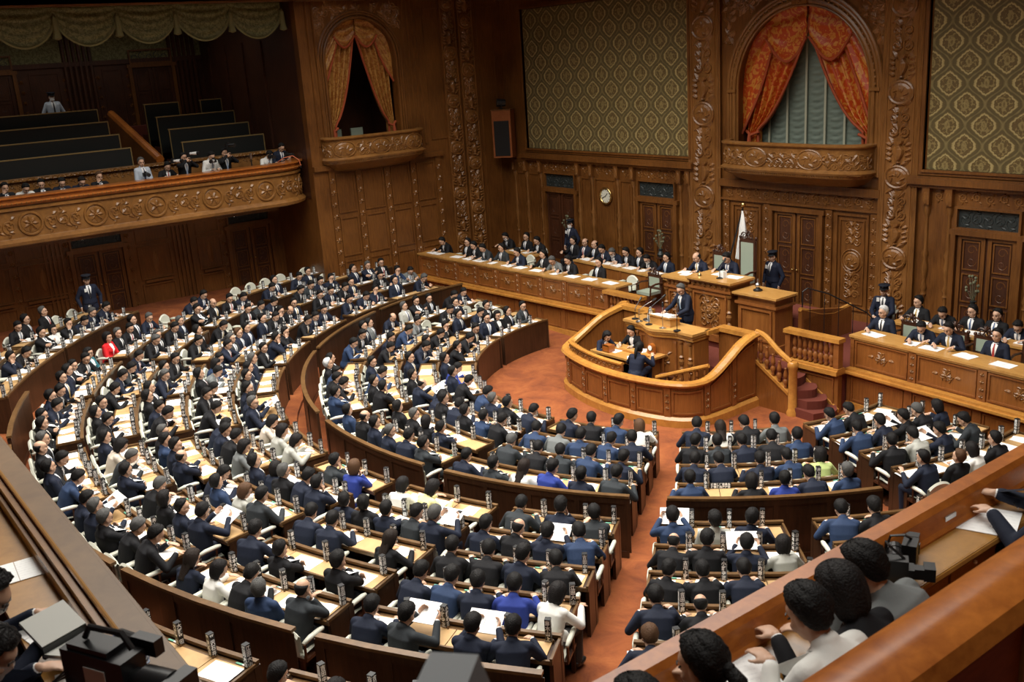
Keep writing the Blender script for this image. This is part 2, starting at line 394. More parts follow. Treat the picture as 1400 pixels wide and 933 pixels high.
for x0, x1, nm in ((-27.3, -19.9, 'left'), (-12.62, -4.8, 'right')):
    mb = MB(); mb.box(x0, x1, FY-.03, FY+.01, 4.84, 9.36 if nm == 'left' else 10.6)
    struct(mb.build('wall_paper_'+nm, M_DAMASK))
# trims, pilasters, cornices
mb = MB()
for x0, x1, top in ((-27.42, -19.8, 9.48), (-12.74, -4.7, 10.7)):
    for t, d in ((.13, .08), (.06, .12)): frame_rect(mb, FRONT, x0-t+.06, x1+t-.06, 4.72-t+.13, top+t-.1, t, d)
    fbox(mb, FRONT, x0-.25, x1+.1, 4.52, 4.66, 0, .22); fbox(mb, FRONT, x0-.25, x1+.1, 4.44, 4.52, 0, .14); fbox(mb, FRONT, x0-.25, x1+.1, 4.66, 4.70, 0, .16)
fbox(mb, FRONT, -29, 0, .95, 1.12, 0, .06)
fbox(mb, FRONT, -28.6, -18.6, 9.75, 9.95, 0, .15)
struct(mb.build('trim_front_ledge', M_WALL))
mb = MB()
for u, w_, sd in ((-19.32, .84, 0), (-13.3, .70, 1)):
    fbox(mb, FRONT, u-w_*.62, u+w_*.62, .95, 12.6, 0, .10)
    G = lambda a, b, d: FRONT(a, b, d+.10)
    carved_strip(mb, G, u, 1.0, 11.5, w_, sd)
    for s in (-1, 1):
        for q, t in ((.60, .04), (.68, .03)): mb.tube([G(u+s*w_*q, .95, -.02), G(u+s*w_*q, 12, -.02)], t, 6)
struct(mb.build('trim_front_pilasters', M_RELIEF))
mb = MB()                                            # arch mouldings
for R_, t in ((AW+.04, .07), (AW+.16, .045), (AW+.25, .06), (AW-.06, .03)):
    pts = [FRONT(AX-R_, 4.6, .03)]+[FRONT(AX+R_*math.cos(PI-PI*i/28), SPR+R_*math.sin(PI-PI*i/28), .03) for i in range(29)]+[FRONT(AX+R_, 4.6, .03)]
    mb.tube(pts, t, 8)
for i in range(44):                                  # bead ornament round the arch
    a = PI*(i+.5)/44; mb.ball(FRONT(AX+(AW+.105)*math.cos(a), SPR+(AW+.105)*math.sin(a), .06), .035, n=6, m=4)
for s in (-1, 1):
    fbox(mb, FRONT, AX+s*(AW+.1)-.14, AX+s*(AW+.1)+.14, 6.62, 6.70, 0, .12)
struct(mb.build('trim_arch', M_RELIEF, smooth=2))
mb = MB()                                            # spandrels
random.seed(3)
for s in (-1, 1):
    for k in range(90):
        u = AX+s*random.uniform(.1, 2.4); v = random.uniform(6.9, 10.6)
        if math.hypot(u-AX, v-SPR) < AW+.42: continue
        spiral(mb, FRONT, u, v, random.uniform(.1, .2), random.choice((-1, 1)), 1.5, .026, random.uniform(0, 6))
        for q in range(4): leaf(mb, FRONT, u, v, .26, .08, random.uniform(0, 6.3), .055)
fbox(mb, FRONT, AX-.22, AX+.22, 8.72, 9.3, 0, .12); rosette(mb, lambda a, b, d: FRONT(a, b, d+.12), AX, 9.0, .25, .06)
struct(mb.build('trim_spandrels', M_RELIEF))
# dado: bays with raised panels, turned colonettes, brackets
mb = MB(); mr = MB()
cols_x = [-28.2, -27.55, -26.75, -24.8, -24.15, -22.95, -22.25, -20.3, -19.95, -12.55, -12.0, -10.15, -9.5, -8.2, -7.2, -6.2, -5.0]
for x in cols_x:
    colonette(mr, FRONT, x, 1.3, 4.05); fbox(mb, FRONT, x-.09, x+.09, 4.05, 4.44, 0, .13); fbox(mb, FRONT, x-.09, x+.09, .95, 1.3, 0, .11)
    leaf(mr, lambda a, b, d: FRONT(a, b, d+.13), x, 4.08, .3, .07, PI/2, .03)
def bay(x0, x1):
    frame_rect(mb, FRONT, x0, x1, 1.35, 4.0, .05, .03)
    if x1-x0 > .5: fbox(mb, FRONT, x0+.12, x1-.12, 1.5, 3.85, 0, .015)
for a, b in ((-28.1, -27.65), (-27.45, -26.85), (-24.7, -24.25), (-24.05, -23.05), (-22.87, -22.33), (-9.4, -8.3), (-8.1, -7.3), (-7.1, -6.3), (-6.1, -5.1)): bay(a, b)
for a, b in zip(cols_x, cols_x[1:]):
    if b-a > 5: continue
    vine(mr, FRONT, a+.14, b-.14, 4.26, .13, .3, .016)
struct(mb.build('trim_dado_panels', M_WALL)); struct(mr.build('trim_dado_carving', M_RELIEF, smooth=2))
mb = MB(); mr = MB()                                 # the bay under the imperial box
fbox(mb, FRONT, -18.75, -13.75, 4.1, 4.3, 0, .12); fbox(mb, FRONT, -18.75, -13.75, 3.72, 3.78, 0, .08)
vine(mr, FRONT, -18.6, -13.9, 3.94, .14, .32, .018)
for a, b in ((-18.35, -17.35), (-15.0, -14.05)):
    frame_rect(mb, FRONT, a, b, 1.2, 3.65, .06, .05); frame_rect(mb, FRONT, a+.12, b-.12, 1.35, 3.5, .03, .03)
    u = (a+b)/2; medallion(mr, FRONT, u, 2.45, .22, .22, .05); oval(mr, FRONT, u, 2.45, .3, .3, .015)
    for s in (-1, 1):
        for k in range(3):
            spiral(mr, FRONT, u+s*.13, 1.6+k*.22, .11, s, 1.4, .018); spiral(mr, FRONT, u+s*.13, 2.95+k*.2, .10, -s, 1.4, .018)
            leaf(mr, FRONT, u, 1.55+k*.25, .22, .06, PI/2+s*.6, .03); leaf(mr, FRONT, u, 2.9+k*.22, .2, .055, PI/2+s*.6, .03)
for u in (-18.55, -17.15, -15.2, -13.9):
    fbox(mb, FRONT, u-.1, u+.1, 1.1, 3.7, 0, .05)
    for k in range(9): rosette(mr, lambda a, b, d: FRONT(a, b, d+.05), u, 1.3+k*.28, .085, .025, 6)
struct(mb.build('trim_centre_bay', M_WALL)); struct(mr.build('trim_centre_carving', M_RELIEF))
def door_unit(idx, F, u0, u1, v0, v1, grille, wood_=M_WALL, deep=.22, leaves=2, knobs=False):
    """double door set in a reveal, iron grille over it"""
    d = MB()
    fbox(d, F, u0, u1, v0, v1, .0, .012)
    o = struct(d.build('door_%d' % idx, M_DARKW))
    d = MB(); n = leaves; wd = (u1-u0)/n
    for k in range(n):
        a, b = u0+k*wd+.03, u0+(k+1)*wd-.03
        frame_rect(d, F, a, b, v0, v1, .09, .05)
        for q in range(3):
            z0 = v0+.15+q*(v1-v0-.2)/3; z1 = z0+(v1-v0-.2)/3-.08
            frame_rect(d, F, a+.12, b-.12, z0, z1, .03, .035)
            for s in (-1, 1): spiral(d, F, (a+b)/2, (z0+z1)/2+s*(z1-z0)*.2, min(.12, (b-a)*.2), s, 1.3, .014)
    d.build('door_leaf', wood_, o)
    d = MB()
    for a, b, c, e in ((u0-.12, u0, v0, v1), (u1, u1+.12, v0, v1), (u0-.16, u1+.16, v1, v1+.12)): fbox(d, F, a, b, c, e, 0, .12)
    if grille: frame_rect(d, F, u0-.05, u1+.05, v1+.12, grille, .05, .10)
    d.build('door_frame', M_WALL, o)
    if grille:
        d = MB(); fbox(d, F, u0, u1, v1+.14, grille-.05, 0, .01)
        vine(d, F, u0+.05, u1-.05, (v1+.14+grille-.05)/2, (grille-v1-.2)*.45, .24, .018)
        d.build('door_grille', M_GRILLE, o)
    if knobs:
        d = MB()
        for s in (-1, 1): d.ball(F((u0+u1)/2+s*.07, v0+1.05, .09), .03); d.tube([F((u0+u1)/2+s*.07, v0+1.05, .04), F((u0+u1)/2+s*.07, v0+1.05, .1)], .012)
        d.build('door_handle', M_BRASS, o)
    return o
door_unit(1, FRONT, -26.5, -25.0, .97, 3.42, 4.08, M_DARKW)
door_unit(2, FRONT, -22.0, -20.52, .97, 3.42, 4.08, M_WALL)
door_unit(3, FRONT, -16.92, -15.46, .97, 3.55, None, M_WALL, knobs=True)
door_unit(4, FRONT, -11.78, -10.38, .97, 3.42, 4.06, M_WALL)
# ------------------------------------------------------------- left wall beyond the gallery
mb = MB()
BY, BW, BS = 15.97, 1.24, 8.1                        # box arch: axis, half width, spring
mb.box(LX-.3, LX, 13.9, BY-BW, 0, 12.6); mb.box(LX-.3, LX, BY+BW, 21.8, 0, 12.6); mb.box(LX-.3, LX, BY-BW, BY+BW, 0, 5.15)
for i in range(16):
    a, b = PI*i/16, PI*(i+1)/16
    y0, y1 = BY+BW*math.cos(b), BY+BW*math.cos(a); z0, z1 = BS+BW*math.sin(b), BS+BW*math.sin(a)
    mb.hexa([(LX-.3, y0, z0), (LX, y0, z0), (LX, y1, z1), (LX-.3, y1, z1), (LX-.3, y0, 12.6), (LX, y0, 12.6), (LX, y1, 12.6), (LX-.3, y1, 12.6)])
mb.box(LX-.3, LX, -6, 13.9, 9.9, 12.6)
struct(mb.build('wall_left', M_WALL))
mb = MB(); mb.box(-31.2, -31, 14, 18, 4.8, 9.8); mb.box(-31.2, LX-.3, 14.3, 14.5, 4.8, 9.8); mb.box(-31.2, LX-.3, 17.5, 17.7, 4.8, 9.8); mb.box(-31.2, LX-.3, 14.3, 17.7, 9.6, 9.8); mb.box(-31.2, LX-.3, 14.3, 17.7, 4.8, 5.0)
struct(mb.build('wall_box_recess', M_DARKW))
mb = MB(); mr = MB()
for R_, t in ((BW+.04, .05), (BW+.14, .035), (BW+.22, .045)):
    mb.tube([LEFT(BY-R_, 5.4, .02)]+[LEFT(BY+R_*math.cos(PI-PI*i/22), BS+R_*math.sin(PI-PI*i/22), .02) for i in range(23)]+[LEFT(BY+R_, 5.4, .02)], t, 7)
for s in (-1, 1):
    for k in range(40):
        u = BY+s*random.uniform(.3, 1.5); v = random.uniform(9.0, 9.8)
        if math.hypot(u-BY, v-BS) < BW+.3: continue
        spiral(mr, LEFT, u, v, .13, s, 1.4, .022, k)
        for q in range(2): leaf(mr, LEFT, u, v, .2, .06, k+q*2, .04)
rosette(mr, LEFT, BY, 9.6, .22, .06)
fbox(mb, LEFT, 13.9, 21.5, 9.88, 10.05, 0, .2); fbox(mb, LEFT, 13.9, 21.5, 10.05, 10.2, 0, .3)
for y in (14.25, 14.45, 17.62, 17.78, 17.95, 18.12): mb.tube([LEFT(y, 5.3 if y > 14.6 else 5.6, .01), LEFT(y, 9.9, .01)], .045, 6)
for y0, y1, z0, z1 in ((18.35, 19.0, 5.4, 9.6), (20.5, 21.2, 1.4, 9.6)): frame_rect(mb, LEFT, y0, y1, z0, z1, .04, .03)
for u, w_, sd in ((19.3, .55, 2), (20.0, .55, 0)):
    fbox(mb, LEFT, u-.32, u+.32, .95, 12, 0, .07); carved_strip(mr, lambda a, b, d: LEFT(a, b, d+.07), u, 1.0, 11, w_, sd)
for y in (14.5, 15.45, 16.5, 17.5, 18.5):             # lower panelling
    fbox(mb, LEFT, y-.1, y+.1, .3, 4.9, 0, .06)
    for k in range(11): rosette(mr, lambda a, b, d: LEFT(a, b, d+.06), y, .7+k*.38, .1, .03, 6)
for y0, y1 in ((14.65, 15.3), (15.6, 16.35), (16.65, 17.35), (17.65, 18.35)):
    for z0, z1 in ((.5, 1.9), (2.05, 3.3), (3.45, 4.7)): frame_rect(mb, LEFT, y0, y1, z0, z1, .045, .03)
fbox(mb, LEFT, 13.9, 18.7, 4.85, 5.0, 0, .12)
struct(mb.build('trim_left_mouldings', M_WALL, smooth=2)); struct(mr.build('trim_left_carving', M_RELIEF))
# lower wall under the gallery
mb = MB(); mb.box(LOWX-.3, LOWX, -6, 14, 0, 4.2); mb.box(LOWX, LX-.3, 13.92, 14.1, 0, 4.2)
struct(mb.build('wall_left_lower', M_WALL))
mb = MB(); mr = MB()
LD = [(2.4, 3.9), (7.15, 8.62), (12.05, 13.45)]
for y0, y1 in ((4.15, 5.4), (5.6, 6.9), (9.05, 10.1), (10.95, 11.75)):
    for z0, z1 in ((1.05, 1.75), (1.9, 2.95), (3.05, 3.75)): frame_rect(mb, LOWL, y0, y1, z0, z1, .05, .035)
    fbox(mb, LOWL, y0+.1, y1-.1, 1.8, 1.88, 0, .08); leaf(mr, LOWL, (y0+y1)/2, 2.1, .7, .09, PI/2, .03)
for y in (4.0, 5.5, 7.0, 8.8, 11.85):
    for k in range(8): rosette(mr, LOWL, y, 1.2+k*.36, .09, .03, 6)
for k in range(5): fbox(mb, LOWL, 10.2+k*.13, 10.27+k*.13, 1.0, 3.9, 0, .06)
for k in range(5): fbox(mb, LOWL, 6.35+k*.12, 6.41+k*.12, 1.0, 3.9, 0, .05)
struct(mb.build('trim_lower_panels', M_WALL)); struct(mr.build('trim_lower_carving', M_RELIEF))
for i, (a, b) in enumerate(LD): door_unit(5+i, LOWL, a, b, .97, 3.05, 3.62, M_WALL, knobs=True)
# ------------------------------------------------------------- left public gallery
def gal_path(off=0):
    """plan of the gallery front: straight, curving back into the wall at its right-hand end"""
    P = [(LX+off, y) for y in (-6, -2, 1, 3, 5, 7, 9, 11, 12.4)]
    for i in range(1, 9):
        a = PI/2*i/8; P.append((LX-1.3+(1.3+off)*math.cos(a), 12.6+(1.25+off)*math.sin(a)))
    return P
def at_z(P, z): return [(x, y, z) for x, y in P]
g = gal_path()
front = tag(empty('gallery_balustrade', (LX, 6, 3.94)), 'long carved wooden gallery front with round medallions, left side, its end curving to the wall', 'balcony front')
def bld(m, n, mt, p, **k):                          # child in world coordinates
    o = m.build(n, mt, p, **k); o.matrix_parent_inverse = p.matrix_basis.inverted() if p.rotation_euler.z == 0 else p.matrix_basis.inverted(); return o
mb = MB(); mb.sweep(at_z(g, 0), [(-.25, 3.94), (.06, 3.94), (.10, 4.02), (.04, 4.12), (.04, 5.0), (.02, 5.0), (-.25, 5.0)]); bld(mb, 'face', M_GALL, front)
mb = MB(); mb.sweep(at_z(g, 0), [(-.3, 5.0), (.10, 5.0), (.16, 5.06), (.12, 5.1), (.12, 5.16), (.2, 5.2), (.2, 5.24), (-.3, 5.24)]); bld(mb, 'top_rail', M_RAILW, front)
mb = MB(); mb.sweep(at_z(g, 0), [(.04, 3.96), (.16, 3.98), (.18, 4.06), (.10, 4.14), (.04, 4.16)]); mb.sweep(at_z(g, 0), [(.04, 4.86), (.10, 4.88), (.10, 4.94), (.04, 4.96)]); bld(mb, 'moulding', M_GALL, front)
L_ = [0]
for (x0, y0), (x1, y1) in zip(g, g[1:]): L_.append(L_[-1]+math.hypot(x1-x0, y1-y0))
def GALF(u, v, d):                                   # u = distance along the front
    for i in range(len(g)-1):
        if u <= L_[i+1] or i == len(g)-2:
            t = (u-L_[i])/(L_[i+1]-L_[i]); x = g[i][0]+(g[i+1][0]-g[i][0])*t; y = g[i][1]+(g[i+1][1]-g[i][1])*t
            dx, dy = g[i+1][0]-g[i][0], g[i+1][1]-g[i][1]; l = math.hypot(dx, dy)
            return Vector((x+dy/l*(d+.04), y-dx/l*(d+.04), v))
mb = MB(); tot = L_[-1]; u = 8.3; k = 0
while u < tot-.3:
    if u+.35 < tot:
        oval(mb, GALF, u, 4.5, .29, .29, .035); dome(mb, GALF, u, 4.5, .25, .25, .03); rosette(mb, lambda a, b, d: GALF(a, b, d+.02), u, 4.5, .2, .045, 5+k % 4)
    if u+1.35 < tot: vine(mb, GALF, u+.36, u+1.3, 4.5, .25, .32, .022)
    u += 1.66; k += 1
x = 8.0
while x < tot-.1: mb.ball(GALF(x, 5.06, .1), .03, n=5, m=3); x += .12
bld(mb, 'carving', M_GALL, front)
mb = MB(); mb.box(-37, LX-.05, -6, 12.3, 4.0, 4.25); mb.box(-37, LX-.9, 12.3, 13.88, 4.0, 4.25)
for i in range(6): mb.box(-37, -30.75-i*1.02, -6, 13.9, 4.25, 4.55+.37*i)
struct(mb.build('floor_gallery_left', M_REDST))
mb = MB(); mb.box(LX-.32, LX-.02, -6, 12.6, 3.86, 3.94); mb.box(LOWX, LX-.9, 12.3, 13.9, 3.94, 3.99); mb.box(LOWX, LX-.3, -6, 12.3, 3.94, 3.99); struct(mb.build('ceiling_under_gallery', M_WALL))
for y in (6.9, 11.3):
    t = tag(empty('ceiling_lamp', (-28.95, y, 3.86)), 'small round white lamp glowing under the gallery edge, %s' % ('near the guarded door' if y < 9 else 'near the far door'), 'lamp')
    M_LAMP = mat('lamp_glow', (1, .95, .85), Emission_Color=(1, .93, .8, 1), Emission_Strength=6)
    m_ = MB(); m_.lathe([(.09, -.03), (.10, 0), (.03, .0)], n=14); m_.build('ring', M_BRASS, t)
    m_ = MB(); m_.lathe([(.0, -.045), (.06, -.04), (.075, -.02), (.07, 0)], n=14); m_.build('diffuser', M_LAMP, t)
# second parapet, benches
mb = MB(); mb.box(-30.55, -30.4, -6, 13.85, 4.25, 5.45); struct(mb.build('wall_parapet', M_GALL))
mb = MB(); mb.box(-30.62, -30.28, -6, 13.85, 5.45, 5.52); vine(mb, lambda u, v, d: Vector((-30.4+d, u, v)), 3, 13.8, 5.33, .09, .2, .014); struct(mb.build('trim_parapet_rail', M_GALLC))
def bench(i, side, x, y0, y1, zt, zb):
    t = tag(empty('gallery_bench', (x, (y0+y1)/2, zb)), 'black padded bench, %s row, %s bank of the left gallery' % (('lowest', 'second', 'third', 'topmost', 'short topmost')[i], side), 'bench', 'black benches in the left gallery'); h = (y1-y0)/2
    m_ = MB(); m_.box(-.05, .03, -h, h, .3, zt-zb-.02); m_.build('backrest', M_BLACK, t)
    m_ = MB(); m_.box(-.6, -.05, -h+.02, h-.02, .36, .46); m_.build('seat', M_BLACK, t)
    m_ = MB(); m_.box(-.06, .04, -h-.01, h+.01, zt-zb-.02, zt-zb+.012); m_.box(.028, .045, -h-.01, -h+.02, .0, zt-zb); m_.box(.028, .045, h-.02, h+.01, 0, zt-zb); m_.build('brass_edge', mat('bench_edge', (.45, .33, .14), .35, Metallic=.6), t)
    m_ = MB()
    for s in (-1, 1): m_.box(-.55, .03, s*h-.02, s*h+.02, 0, .5)
    m_.build('end_panel', M_DARKW, t)
for i in range(4):
    xb = -31.2-1.02*i; zt = 6.0+.37*i; zb = 4.55+.37*i
    bench(i, 'left', xb, 1.5, 9.28+.02*i, zt, zb)
    if i < 3: bench(i, 'right', xb, 10.85, 13.55-.03*i, zt, zb)
bench(3, 'middle', -34.26, 10.85, 12.0, 7.14, 5.66); bench(4, 'right', -34.26, 12.75, 13.5, 7.14, 5.66)
t = tag(empty('stair_handrail', (-32.5, 10.0, 4.55)), 'broad sloping wooden stair rail between the gallery bench banks', 'handrail')
m_ = MB()
for dx in (0,):
    m_.hexa([(1.6, -.12, .0), (1.6, .12, .0), (-2.6, .12, 1.1), (-2.6, -.12, 1.1), (1.6, -.12, 1.0), (1.6, .12, 1.0), (-2.6, .12, 2.3), (-2.6, -.12, 2.3)])
m_.build('panel', M_WALL, t); m_ = MB(); m_.tube([(1.65, 0, 1.03), (-2.6, 0, 2.35)], .13, 8); m_.build('cap', M_RAILW, t)
for i in range(9):
    pass
mb = MB()
for i in range(10): mb.box(-34.8, -30.9-.4*i, 9.45, 9.85, 4.25, 4.45+.16*i); mb.box(-34.8, -30.9-.4*i, 10.2, 10.75, 4.25, 4.45+.16*i); mb.box(-34.8, -30.9-.4*i, 13.4, 13.85, 4.25, 4.45+.16*i)
struct(mb.build('trim_gallery_steps', M_REDST))
# gallery back wall
BX = -36.6
BACK = lambda u, v, d: Vector((BX+d, u, v))
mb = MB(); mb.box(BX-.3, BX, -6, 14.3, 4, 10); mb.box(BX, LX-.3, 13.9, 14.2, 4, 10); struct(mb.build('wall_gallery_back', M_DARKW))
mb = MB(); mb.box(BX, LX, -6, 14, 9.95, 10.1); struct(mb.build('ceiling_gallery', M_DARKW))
mb = MB(); fbox(mb, BACK, -6, 13.9, 9.0-.35, 10, 0, .02); struct(mb.build('wall_paper_gallery', M_VAL))
mb = MB(); mr = MB()
fbox(mb, BACK, -6, 13.9, 8.5, 8.65, 0, .08)
for y in (9.6, 13.2):
    for k in range(6): mb.tube([BACK(y-.42+k*.17, 6.0, .03), BACK(y-.42+k*.17, 9.9, .03)], .07, 6)
for y0, y1 in ((8.0, 8.95), (10.35, 11.05), (12.95-.7, 12.7)): frame_rect(mb, BACK, y0, y1, 6, 8.35, .05, .03)
for y in (7.75, 9.1, 10.2, 11.2):
    for k in range(7): rosette(mr, BACK, y, 6.1+k*.33, .08, .03, 6)
for k in range(4): fbox(mb, lambda u, v, d: Vector((u, 13.9-d, v)), -35.8+k*1.5, -35.7+k*1.5, 5.5, 8.9, 0, .06)
struct(mb.build('trim_gallery_panels', M_DARKW, smooth=2)); struct(mr.build('trim_gallery_carving', M_WALL))
for i, (a, b) in enumerate(((5.9, 7.5), (11.35, 12.9-.75+.6))): door_unit(8+i, BACK, a, b, 5.9, 8.35, 8.95, M_DARKW, knobs=True)
# valance: swags hung across the gallery opening
mb = MB(); fr = MB(); y = 13.75; wd = 1.62; k = 0
vt = tag(empty('swag_valance', (-29.25, 8, 9.9)), 'olive brocade valance of scalloped swags across the top of the left gallery opening', 'curtain')
while y > 2:
    y0 = y-wd; rows = []
    for i in range(17):
        t = i/16; yy = y0+wd*t; dip = .34+.62*(1-(2*t-1)**2)**.8
        row = []
        for j in range(15):
            s = j/14; z = 9.92-dip*s; fold = .05*math.sin(s*26+.0)*math.sin(PI*t)+.04
            row.append((-29.25+fold+.06*math.sin(PI*t), yy, z))
        rows.append(row)
    mb.grid(rows)
    fr.tube([(-29.19, y0+wd*i/16, 9.92-(.34+.62*(1-(2*i/16-1)**2)**.8)-.03) for i in range(17)], .045, 5)
    m2 = [(0, -.0), (.06, -.1), (.09, -.5), (.12, -.62), (.02, -.66)]
    fr.lathe(m2, (-29.15, y, 9.75), 8); y = y0; k += 1
bld(mb, 'drapery', M_VAL, vt, smooth=True); bld(fr, 'fringe', mat('olive_fringe', (.2, .19, .08), .8), vt)
# wall behind / right side, never in frame but closing the room
mb = MB(); mb.box(2.2, 2.5, -6, 24, 0, 12.6); struct(mb.build('wall_right', M_WALL)); mb = MB(); mb.box(-37, 2.5, -6.3, -6, 0, 12.6); struct(mb.build('wall_rear', M_WALL))
# ------------------------------------------------------------- ministers' long desks
PX = -15.9
def along(P, Q):
    """frame along a straight line in plan: u along, d out to the right of travel"""
    P = Vector(P); Q = Vector(Q); t = (Q-P).normalized(); o = Vector((t.y, -t.x))
    return lambda u, v, d: Vector((P.x+t.x*u+o.x*d, P.y+t.y*u+o.y*d, v)), (Q-P).length
def crest(mb, F, u, v):
    for k in range(6): spiral(mb, F, u+.08*math.cos(k*PI/3), v+.07*math.sin(k*PI/3), .07, 1 if k % 2 else -1, 1.2, .014, k)
    rosette(mb, F, u, v, .12, .03); leaf(mb, F, u-.2, v, .12, .04, PI, .02); leaf(mb, F, u+.2, v, .12, .04, 0, .02)
def minister_desk(P, Q, label, n, z0=.0):
    F, Ln = along(P, Q)                                # d > 0 faces the chamber
    t = tag(empty('minister_desk', (P[0], P[1], 0)), label, 'desk', 'long desks of the ministers')
    m = MB(); fbox(m, F, 0, Ln, .88, 1.66, -.06, 0); fbox(m, F, 0, Ln, 0, .9, -.04, .10); bld(m, 'front_panel', M_DAIS, t)
    m = MB()
    for z, d0, h in ((.84, .17, .05), (.89, .24, .05), (.94, .17, .05), (.0, .15, .22)): fbox(m, F, 0, Ln, z, z+h, 0, d0)
    bld(m, 'ledge', M_DAIST, t)
    m = MB(); c = MB(); w_ = Ln/n
    for i in range(n+1): fbox(m, F, max(0, i*w_-.09), min(Ln, i*w_+.09), .99, 1.64, 0, .03); fbox(m, F, max(0, i*w_-.09), min(Ln, i*w_+.09), .22, .84, .1, .12)
    for i in range(n):
        a, b = i*w_+.12, (i+1)*w_-.12
        frame_rect(m, F, a, b, 1.03, 1.60, .035, .025); frame_rect(m, lambda u, v, d: F(u, v, d+.1), a, b, .26, .80, .035, .02)
        crest(c, F, (a+b)/2, 1.32)
        for k in range(4): rosette(c, lambda u, v, d: F(u, v, d+.03), (i+1)*w_, 1.08+k*.15, .05, .015, 6)
    bld(m, 'frame', M_DAISF, t); bld(c, 'carved_crest', M_RELIEF, t)
    m = MB(); fbox(m, F, -.03, Ln+.03, 1.66, 1.71, -.62, .05); fbox(m, F, -.02, Ln+.02, 1.62, 1.66, -.1, .03); bld(m, 'desktop', M_DTOP, t)
    for i in range(n+1):
        m = MB(); fbox(m, F, max(0, i*w_-.02), min(Ln, i*w_+.02), .95, 1.66, -.5, -.06); bld(m, 'end_panel' if i in (0, n) else 'partition', M_DAIS, t)
    return F, Ln
LF, LLn = minister_desk((-28.55, 17.42), (-19.5, 18.05), 'long carved minister desk with papers, running from the far corner to the rostrum', 9)
RF, RLn = minister_desk((-12.2, 18.15), (-3.0, 17.4), 'long carved minister desk on the right of the rostrum steps', 6)
def back_desk(P, Q, label, n):
    F, Ln = along(P, Q)
    t = tag(empty('official_desk', (P[0], P[1], .95)), label, 'desk', 'plain second-row desks of officials')
    m = MB(); fbox(m, F, 0, Ln, .95, 1.68, -.05, 0); bld(m, 'front_panel', M_DAIS, t)
    m = MB(); fbox(m, F, -.02, Ln+.02, 1.68, 1.73, -.5, .03); bld(m, 'desktop', M_DTOP, t)
    m = MB(); fbox(m, F, 0, Ln, .95, 1.08, 0, .03)
    for i in range(n+1): fbox(m, F, max(0, Ln*i/n-.04), min(Ln, Ln*i/n+.04), 1.08, 1.66, 0, .02)
    bld(m, 'frame', M_DAISF, t)
    m = MB(); fbox(m, F, 0, .05, .95, 1.68, -.45, -.05); fbox(m, F, Ln-.05, Ln, .95, 1.68, -.45, -.05); bld(m, 'end_panel', M_DAIS, t)
    return F, Ln
BF, BLn = back_desk((-23.2, 19.75), (-18.85, 19.55), 'official desk of the second row left of the presiding desk', 4)
B2F, B2Ln = back_desk((-26.3, 19.3), (-24.75, 19.3), 'small official desk by the left wallpapered wall', 1)
BRF, BRLn = back_desk((-12.1, 19.5), (-3.2, 19.2), 'official desk of the second row behind the right minister desk', 6)
# ------------------------------------------------------------- balustrades beside the stairs
BAL = [(.0, .03), (.035, .045), (.05, .06), (.09, .035), (.16, .05), (.27, .072), (.35, .045), (.38, .03), (.41, .05), (.5, .058), (.62, .045), (.72, .026), (.76, .04), (.78, .04)]
def baluster(m, p, h, s=1.0):
    m.lathe([(r*s, z/.78*h) for z, r in BAL], p, 10)
def balustrade(x0, x1, label):
    t = tag(empty('stair_balustrade', (x0, 17.7, 0)), label, 'balustrade', 'wooden balustrades flanking the rostrum stairs')
    y = 17.7
    m = MB(); m.box(x0, x1, y, y+.14, .0, .9); bld(m, 'base_panel', M_DAIS, t)
    m = MB(); m.box(x0-.02, x1+.02, y-.1, y+.24, .88, .98); m.box(x0-.02, x1+.02, y-.06, y+.2, .98, 1.02); m.box(x0-.03, x1+.03, y-.05, y+.19, 1.6, 1.69); bld(m, 'rail', M_DAIST, t)
    m = MB(); frame_rect(m, lambda u, v, d: Vector((u, y-d, v)), x0+.1, x1-.1, .15, .8, .04, .025); m.box(x0, x0+.13, y-.01, y+.16, 1.0, 1.62); m.box(x1-.13, x1, y-.01, y+.16, 1.0, 1.62); bld(m, 'post', M_DAISF, t)
    n = 8
    for i in range(n):
        m = MB(); baluster(m, (x0+.22+(x1-x0-.44)*i/(n-1), y+.07, 1.02), .58); bld(m, 'baluster', M_DAISF, t, smooth=True)
balustrade(-13.6, -12.2, 'wooden balustrade of turned balusters right of the rostrum, above the stairs')
balustrade(mirror(-12.2), mirror(-13.6), 'wooden balustrade of turned balusters left of the rostrum, at the end of the long desk')
# ------------------------------------------------------------- rostrum enclosure
pl = [(PX-2.05, 17.0), (PX-2.1, 16.75), (PX-2.2, 16.2), (PX-2.3, 15.7), (PX-2.3, 15.3), (PX-2.12, 14.98), (PX-1.75, 14.78), (PX-1.2, 14.6), (PX-.6, 14.48), (PX, 14.44), (PX+.6, 14.48), (PX+1.2, 14.6), (PX+1.72, 14.82), (PX+1.98, 15.1), (PX+2.07, 15.45), (PX+2.08, 15.9), (PX+2.06, 16.4), (PX+2.05, 16.8), (PX+2.05, 17.0)]
hz = [1.68, 1.66, 1.5, 1.2, 1.02, .97, .97, .97, .97, .97, .97, .97, .97, .98, 1.05, 1.28, 1.55, 1.67, 1.68]
def smoothpath(P, Z, k=4):
    out = []; n = len(P)
    Q = [Vector((*p, z)) for p, z in zip(P, Z)]
    for i in range(n-1):
        a, b, c, d = Q[max(0, i-1)], Q[i], Q[i+1], Q[min(n-1, i+2)]
        for j in range(k):
            t = j/k; out.append(.5*((2*b)+(c-a)*t+(2*a-5*b+4*c-d)*t*t+(3*b-a-3*c+d)*t**3))
    out.append(Q[-1]); return out
EP = smoothpath(pl, hz)
en = tag(empty('rostrum_enclosure', (PX, 15, 0)), 'curved panelled wooden enclosure with a thick golden handrail round the stenographers', 'enclosure')
